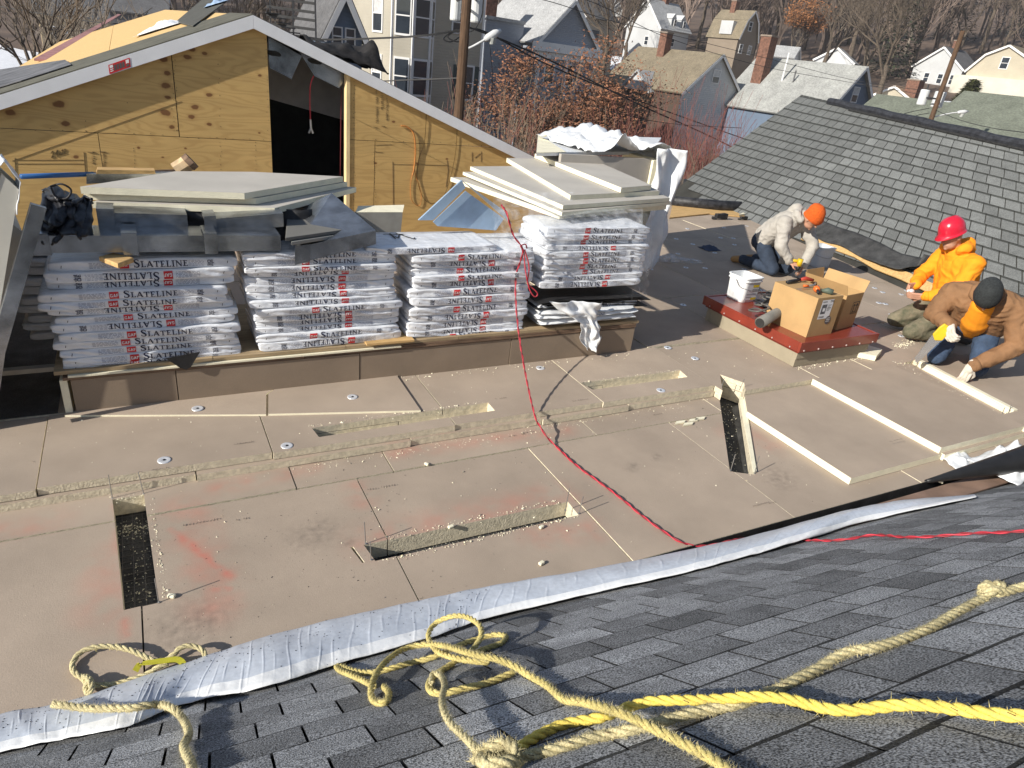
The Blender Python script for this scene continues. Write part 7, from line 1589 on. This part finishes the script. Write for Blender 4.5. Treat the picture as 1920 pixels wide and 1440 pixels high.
# ================================================================== poles, lamps and wires
POLEM = mat('creosoted pole', (.115, .068, .04), .9, .2, 3, .3, 30, stretch=(6, 6, 1)); ALU = mat('pale aluminium', (.62, .63, .64), .4, .05); CAN = mat('pale grey transformer', (.66, .68, .69), .45, .05); WIRE = mat('black cable', (.02, .02, .022), .6, .1)
def pole(px, pyb, pyt, D, label, cans, arm, s=1.0):
    b = PD(px, pyb, D); g_ = ground(b.x, b.y); r0 = empty('utility_pole', (b.x, b.y, g_), 0, label, 'utility pole', 'utility poles with transformers'); ztop = PD(px + 14, pyt, D).z
    m = MB(); m.tube([(0, 0, -.3), (0, 0, ztop - g_)], [.17 * s, .12 * s], 12); m.build('pole_shaft', POLEM, r0)
    for (cx, cy0, cy1, rad) in cans:
        t = PD(cx, cy0, D); bt__ = PD(cx, cy1, D); rr = rad * D / FPX; c = V((t.x - b.x, t.y - b.y, 0)); m = MB()
        zt0, zb0 = t.z - g_, bt__.z - g_
        m.tube([c + V((0, 0, zb0)), c + V((0, 0, zb0 + .04)), c + V((0, 0, zt0 - .05)), c + V((0, 0, zt0))], [rr * .9, rr, rr, rr * .9], 16); o = m.build('transformer', CAN, r0)
        m = MB(); m.tube([c + V((rr * .4, 0, zt0)), c + V((rr * .4, 0, zt0 + .25))], .04, 6); m.tube([c * .1 + V((0, 0, (zt0 + zb0) / 2)), c + V((0, 0, (zt0 + zb0) / 2))], .04, 6); m.build('bushing', IRON, o)
    pts = [PD(x, y, D) - V((b.x, b.y, g_)) for x, y in arm]
    m = MB(); m.tube(cr(pts, 5), .035 * s, 8); la = m.build('lamp_arm', ALU, r0, True)
    m = MB(); e = pts[-1]; d = (pts[-1] - pts[-2]).normalized(); m.tube([e, e + d * .1, e + d * .35, e + d * .55], [.05, .10 * s, .11 * s, .04], 10); lh = m.build('lamp_head', ALU, r0, True)
    m = MB(); m.tube([e + d * .28 + V((0, 0, -.08)), e + d * .28 + V((0, 0, -.24))], [.12 * s, .07], 10); m.build('lamp_glass', mat('lamp glass', (.5, .52, .5), .2) if 'lamp glass' not in MATS else MATS['lamp glass'], lh)
    return r0
pole(861, 205, -160, 19, 'brown utility pole with two white transformer cans and a lamp before the beige house', [(858, -40, 38, 10), (897, -45, 42, 13)], [(872, 93), (885, 88), (903, 78), (908, 75)])
pole(1740, 240, 60, 34, 'grey utility pole with white transformers behind the ridge of the side roof', [(1736, 168, 198, 8), (1765, 172, 203, 10)], [(1746, 221), (1765, 216), (1785, 212), (1795, 211)], .9)
def wire(pts, label, r=.018, grp='overhead cables'):
    m = MB(); q_ = cr([PD(*p) for p in pts], 8); m.tube(q_, r, 4); o = m.build('overhead_cable', WIRE, None, label=label, cat='cable', group=grp, origin=PD(*pts[len(pts) // 2])); return o
wire([(540, 74, 20), (625, 74, 20), (700, 72, 19.5), (790, 67, 19), (868, 56, 19)], 'thick twisted black cable running left from the utility pole across the beige house', .035)
wire([(560, 160, 21), (740, 151, 20), (800, 149, 19.5), (866, 146, 19)], 'low black cable crossing the foot of the bay windows', .022)
wire([(876, 50, 19), (960, 82, 20), (1060, 127, 22), (1200, 197, 24), (1330, 255, 27), (1480, 330, 31)], 'lower of the two heavy black cables descending right from the utility pole', .03)
wire([(876, 52, 19), (913, 61, 19.5), (1010, 113, 21), (1100, 152, 23), (1240, 205, 26), (1400, 262, 30)], 'upper of the two heavy black cables descending right from the utility pole', .024)
wire([(880, -20, 19), (1020, 0, 24), (1150, 40, 30), (1300, 75, 36), (1460, 115, 40), (1600, 150, 40), (1745, 172, 34)], 'thin cable rising from the far pole over the grey roof to the near pole', .014)
wire([(880, -45, 19), (1100, 0, 26), (1250, 70, 33), (1420, 122, 38), (1580, 152, 38), (1745, 180, 34)], 'second thin cable between the two poles over the tan roof', .014)
wire([(1000, 165, 22), (1150, 210, 22), (1260, 232, 24), (1390, 240, 26)], 'sagging thin cable among the brown leaves and red twigs', .014)
wire([(1660, 228, 30), (1700, 212, 32), (1742, 203, 34)], 'short cable left of the far utility pole', .018)
wire([(1668, 240, 30), (1715, 218, 32), (1742, 212, 34)], 'second short cable left of the far utility pole', .018)
wire([(1750, 205, 34), (1800, 225, 30), (1860, 240, 26), (1935, 250, 22)], 'cable right of the far utility pole over the white low house', .016)
wire([(858, 55, 19), (838, 66, 19), (832, 74, 19), (846, 78, 19), (864, 66, 19), (852, 60, 19), (840, 70, 19), (858, 78, 19), (866, 70, 19)], 'tangled coil of black cable at the utility pole', .02)
wire([(906, 0, 18.8), (903, 30, 18.8), (890, 55, 18.8), (872, 62, 18.9)], 'curved black lead from the right transformer can', .015)
wire([(0, 12, 30), (80, 26, 30), (170, 40, 30), (260, 48, 30)], 'black cable at the top left among the bare branches', .03)
wire([(918, 84, 19), (921, 110, 19), (924, 150, 19.2), (922, 185, 19.4)], 'thin drooping lead below the street lamp', .008)
# ================================================================== trees and shrubs
BARK = mat('grey brown bark', (.115, .090, .068), .95, .25, 8, .2, 30); BARKL = mat('pale bark', (.24, .205, .17), .95, .25, 8, .2, 30); TWR = mat('red twigs', (.20, .075, .062), .9, .25, 3); TWG = mat('grey tan twigs', (.215, .165, .12), .9, .25, 3); TWB = mat('dark brown twigs', (.115, .082, .062), .9, .25, 3)
def branches(m, p, d, L, r, lvl, rr, spread=.55, minr=.006, kids=(3, 5), grav=.0, tips=None, k0=6, fork=0.72):
    n = 3 if lvl > 1 else 4; pts = [p]; q = p; dd = d
    for i in range(n):
        dd = (dd + V((rr.uniform(-1, 1), rr.uniform(-1, 1), rr.uniform(-.7, 1))) * .16 + V((0, 0, grav))).normalized(); q = q + dd * L / n; pts.append(q)
    m.tube(pts, [max(minr, r * (1 - .45 * i / n)) for i in range(n + 1)], max(3, k0 - lvl), cap=False)
    if lvl >= m.maxl:
        if tips is not None: tips.append((q, dd))
        return
    nk = rr.randint(*kids)
    for k in range(nk):
        t = rr.uniform(.35, 1) if k else 1.0; i = min(n - 1, int(t * n)); b = pts[i].lerp(pts[i + 1], t * n - i) if t < 1 else q
        ax = V((rr.uniform(-1, 1), rr.uniform(-1, 1), rr.uniform(-.3, .5))).normalized(); nd = (dd + ax * spread * rr.uniform(.7, 1.5)).normalized()
        branches(m, b, nd, L * fork * rr.uniform(.75, 1.15), max(minr, r * .55), lvl + 1, rr, spread, minr, kids, grav, tips, k0, fork)
def treemesh(seed, H, levels=5, minr=.010, spread=.6, kids=(3, 4), r0=None, mt=BARK, trunk=.32):
    rr = random.Random(seed); t = MB(); t.maxl = 0; r0 = r0 or H * .018
    pts = [V((0, 0, -.4))]; 
    for i in range(4): pts.append(V((rr.uniform(-.02, .02) * H * i / 3, rr.uniform(-.02, .02) * H * i / 3, H * trunk * (i + 1) / 4)))
    t.tube(pts, [r0 * 1.35, r0 * 1.05, r0, r0 * .95, r0 * .85], 9); tm_ = t.mesh('trunk', mt, True)
    m = MB(); m.maxl = levels; tips = []
    for k in range(rr.randint(3, 4)):
        a = k * 2.2 + rr.uniform(-.4, .4); branches(m, pts[-1] if k < 2 else pts[3], V((math.cos(a) * .6, math.sin(a) * .6, 1)).normalized(), H * .26, r0 * .62, 1, rr, spread, minr, kids, .05, tips)
    return tm_, m.mesh('crown', mt, False), tips
TM = [treemesh(11, 14, 5, .016, .6, (3, 4)), treemesh(23, 13, 5, .016, .7, (3, 4)), treemesh(37, 15, 5, .016, .5, (3, 4), trunk=.4), treemesh(51, 12, 5, .014, .65, (3, 4), mt=BARKL)]
def tree(px, py, D, v, s, label, grp=None):
    c = PD(px, py, D); g_ = ground(c.x, c.y); t, m, _ = TM[v]
    r = empty('bare_tree', (c.x, c.y, g_), px * 1.7 % 6.28, label, 'tree', grp or 'bare winter trees'); r.scale = (s, s, s); link('trunk', t, r); link('crown', m, r); return r
tree(6, 60, 20, 0, .85, 'dark thick trunked bare tree at the top left corner'); tree(48, 60, 40, 1, .8, 'slender bare tree on the snow at the top left'); tree(128, 40, 34, 3, .8, 'pale barked bare tree behind the pink plank'); tree(160, 30, 55, 2, .8, 'bare tree behind the dark shed at the upper left')
tree(455, 20, 38, 1, .8, 'bare tree just behind the peak of the gable building'); tree(535, 10, 45, 0, .8, 'bare tree behind the iron fire stair'); tree(1150, 20, 70, 2, .9, 'bare tree rising right of the pediment house'); tree(1185, 30, 86, 1, 1.0, 'bare tree left of the white dormered house')
k = 0
TORD = ['first', 'second', 'third', 'fourth', 'fifth', 'sixth', 'seventh', 'eighth', 'ninth', 'tenth', 'eleventh', 'twelfth', 'thirteenth', 'fourteenth', 'fifteenth', 'sixteenth', 'seventeenth', 'eighteenth', 'nineteenth', 'last']
TROW = [(1350, 125, 0, 1), (1440, 110, 2, 1), (1500, 120, 1, 1.1), (1545, 84, 0, 1.05), (1590, 96, 2, 1.1), (1625, 78, 1, 1.15), (1665, 72, 0, 1.15), (1710, 100, 2, 1), (1745, 120, 1, 1.1), (1790, 104, 0, 1), (1830, 118, 2, 1.1), (1870, 112, 1, 1), (1905, 125, 0, 1.1), (1560, 118, 3, 1), (1690, 115, 3, 1.1), (1255, 130, 1, 1.0), (1300, 120, 2, 1.1), (1640, 130, 0, 1.2), (1480, 140, 3, 1.2), (1410, 135, 1, 1.1)]
for px, D, v, s in TROW:
    tree(px, 120, D, v, s, 'tall bare tree before the wooded hill, %s from the left of the row' % TORD[sorted(q0[0] for q0 in TROW).index(px)], 'bare trees before the wooded hill'); k += 1
# far wood: one mass of bare trees on the hillside
def woodmass():
    rr = random.Random(77); base = []
    for sd in range(4):
        m = MB(); m.maxl = 3; t = random.Random(sd + 200)
        m.tube([V((0, 0, -1)), V((0, 0, 5))], [.22, .15], 4, cap=False)
        for kk in range(5): a = kk * 1.4; branches(m, V((0, 0, 2.5 + kk * .7)), V((math.cos(a) * .5, math.sin(a) * .5, 1)).normalized(), 4.2, .11, 1, t, .55, .035, (4, 5), .05, None, 4)
        base.append((np.array(m.v), m.f))
    allv = []; allf = []; nv = 0
    for i in range(900):
        az = rr.uniform(-.15, 1.45); d = 118 + 480 * rr.random() ** 1.5; x, y = d * math.sin(az), d * math.cos(az)
        v, f = base[rr.randrange(4)]; s = rr.uniform(.8, 1.4) * (1 + d / 900); a = rr.uniform(0, 6.28); c, s_ = math.cos(a) * s, math.sin(a) * s
        q_ = np.stack([v[:, 0] * c - v[:, 1] * s_ + x, v[:, 0] * s_ + v[:, 1] * c + y, v[:, 2] * s + ground(x, y)], 1); allv.append(q_); allf += [tuple(j + nv for j in ff) for ff in f]; nv += len(v)
    me = bpy.data.meshes.new('far_wood'); me.from_pydata(np.concatenate(allv).tolist(), [], allf); me.materials.append(mat('far wood bark', (.165, .125, .105), .95, .3, .05, islvar=.25)); o = bpy.data.objects.new('far_wood', me); COL.objects.link(o); tag(o, 'wooded hillside of bare grey brown trees along the top', 'wood', kind='stuff')
woodmass()
# evergreens
def conifer(px, D, H, w, label, col):
    c = PD(px, 60, D); g_ = ground(c.x, c.y); r = empty('evergreen_tree', (c.x, c.y, g_), 0, label, 'tree', 'dark evergreens'); m = MB(); m.tube([(0, 0, 0), (0, 0, H * .9)], [.25, .05], 6); m.build('trunk', BARK, r)
    m = MB(); rr = random.Random(px)
    for i in range(2600):
        z = H * (.08 + .92 * rr.random() ** 1.2); rad = w * (1 - z / H) ** .8 * rr.uniform(.35, 1.05) + .1; a = rr.uniform(0, 6.28) ; a += .3 * math.sin(z * 3)
        p = V((math.cos(a) * rad, math.sin(a) * rad, z - rad * .25)); d = V((math.cos(a), math.sin(a), rr.uniform(-.6, .3))) * rr.uniform(.3, .7); t = V((-math.sin(a), math.cos(a), rr.uniform(-.4, .4))) * rr.uniform(.08, .2)
        m.add([p - t, p + t, p + d], [(0, 1, 2)])
    m.build('crown', mat('needles %d' % px, col, .9, .3, .8, islvar=.4), r)
conifer(1690, 92, 15, 4.0, 'broad dark evergreen among the bare trees at upper right', (.035, .045, .022)); conifer(1596, 125, 16, 4, 'dark evergreen at the top edge right of the orange brown tree', (.03, .042, .022)); conifer(1365, 118, 15, 4.5, 'dark evergreen at the top edge above the gambrel house', (.028, .04, .02)); conifer(1862, 72, 3.6, 1.8, 'small yellow green evergreen bush before the cream house', (.10, .11, .03)); conifer(1790, 128, 15, 4, 'dark evergreen at the top edge behind the white two storey house', (.04, .045, .025)); conifer(1905, 135, 15, 4, 'dark evergreen at the top right corner', (.04, .045, .03))
# trees that keep brown leaves
def leafy(px, py, D, H, label, col, n, seed, ls=.16, mt=BARK, spread=.7, trunk=.3, lv=5):
    c = PD(px, py, D); g_ = ground(c.x, c.y); r = empty('leafy_tree', (c.x, c.y, g_), 0, label, 'tree', None); t, m, tips = treemesh(seed, H, lv, .012, spread, (3, 4), mt=mt, trunk=trunk); link('trunk', t, r); link('crown', m, r)
    lm = MB(); rr = random.Random(seed)
    for i in range(n):
        p, d = tips[rr.randrange(len(tips))]; p = p + V((rr.gauss(0, .34), rr.gauss(0, .34), rr.gauss(0, .28))); s = ls * rr.uniform(.5, 1.2); a = V((rr.uniform(-1, 1), rr.uniform(-1, 1), rr.uniform(-1, 1))).normalized(); b = a.orthogonal().normalized() * .45
        lm.add([p - a * s * .5, p + b * s * .5, p + a * s * .5, p - b * s * .5], [(0, 1, 2, 3)])
    lm.build('leaves', mat('dry leaves %d' % seed, col, .8, .25, 2.0, islvar=.45), r, kind='stuff')
def ht(px, py, D): c = PD(px, py, D); return c.z - ground(c.x, c.y)
leafy(1065, 200, 33, ht(1065, 95, 33) * 1.2, 'tree full of dry rust brown leaves before the pediment house', (.235, .105, .055), 10500, 5, .19, spread=.8, trunk=.25)
leafy(1010, 200, 30, ht(1000, 140, 30) * 1.15, 'lower rust brown leaved tree left of the taller brown one', (.21, .10, .055), 6000, 8, .18, spread=.8, trunk=.22)
leafy(1128, 200, 31, ht(1125, 150, 31) * 1.15, 'rust brown leaved tree at the right of the brown group', (.22, .10, .055), 6500, 9, .18, spread=.8, trunk=.22)
leafy(1490, 80, 95, 10, 'rounded orange brown tree before the wooded hill', (.30, .13, .05), 5000, 15, .35, spread=.8)
# many stemmed shrubs
def shrub(px, py, D, H, w, n, mt, label, seed, grp, minr=.0055):
    c = PD(px, py, D); g_ = ground(c.x, c.y); r = empty('bare_shrub', (c.x, c.y, g_), 0, label, 'shrub', grp); rr = random.Random(seed); m = MB(); m.maxl = 3
    for i in range(n):
        a = rr.uniform(0, 6.28); q = rr.random() ** .5; b = V((math.cos(a) * w * .35 * q, math.sin(a) * w * .35 * q, 0)); d = V((math.cos(a) * .30 * q, math.sin(a) * .30 * q, 1)).normalized()
        branches(m, b, d, H * rr.uniform(.36, .51), .013, 1, rr, .33, minr, (3, 4), .12, None, 4, .66)
    m.build('stems', mt, r)
RS = 'red twigged shrubs behind the foam boxes'
for i, (px, D, yt, n, w) in enumerate([(1232, 25, 205, 44, 3.2), (1275, 24, 175, 52, 3.4), (1320, 25, 160, 52, 3.4), (1362, 26, 185, 44, 3.0), (1395, 27, 215, 34, 2.6), (1190, 25, 225, 40, 3)]): shrub(px, 250, D, ht(px, yt, D), w, n, TWR, 'red twigged shrub, %s from the left of the red row' % ['second', 'third', 'fourth', 'fifth', 'rightmost', 'first'][i], 40 + i, RS)
for i, (px, D, yt, n, w) in enumerate([(845, 21, 190, 20, 2.5), (890, 20, 150, 24, 3), (935, 22, 130, 24, 3), (975, 22, 160, 24, 3)]): shrub(px, 200, D, ht(px, yt, D), w, n, TWR if i % 2 else TWG, 'tall thin twigged shrub, %s from the left behind the gable rake' % ORD[i].replace('topmost', 'first'), 60 + i, 'twiggy shrubs behind the gable rake')
for i, (px, D, yt, n, w) in enumerate([(880, 15, 250, 24, 3), (950, 15.5, 235, 26, 3), (1020, 16, 225, 30, 3.4), (1090, 17, 230, 30, 3.4), (1150, 18, 240, 30, 3.2), (1215, 18, 262, 26, 3), (1275, 18, 262, 26, 3), (1330, 19, 262, 26, 3)]): shrub(px, 280, D, ht(px, yt, D), w, n, [TWG, TWB][i % 2], 'dense brown thicket shrub, %s from the left below the brown trees' % ORD[i].replace('topmost', 'first'), 80 + i, 'brown thicket shrubs below the trees')

# ================================================================== thin winter haze over the whole valley
HZ = bpy.data.materials.new('haze air'); HZ.use_nodes = True; HN = HZ.node_tree; HN.nodes.clear()
ho = HN.nodes.new('ShaderNodeOutputMaterial'); pv = HN.nodes.new('ShaderNodeVolumePrincipled'); pv.inputs['Color'].default_value = (.86, .88, .95, 1); pv.inputs['Density'].default_value = 0.00045
HN.links.new(pv.outputs[0], ho.inputs['Volume'])
m = MB(); m.boxb((-650, -650, -12), (650, 650, 150)); m.build('haze', HZ, None, kind='stuff')
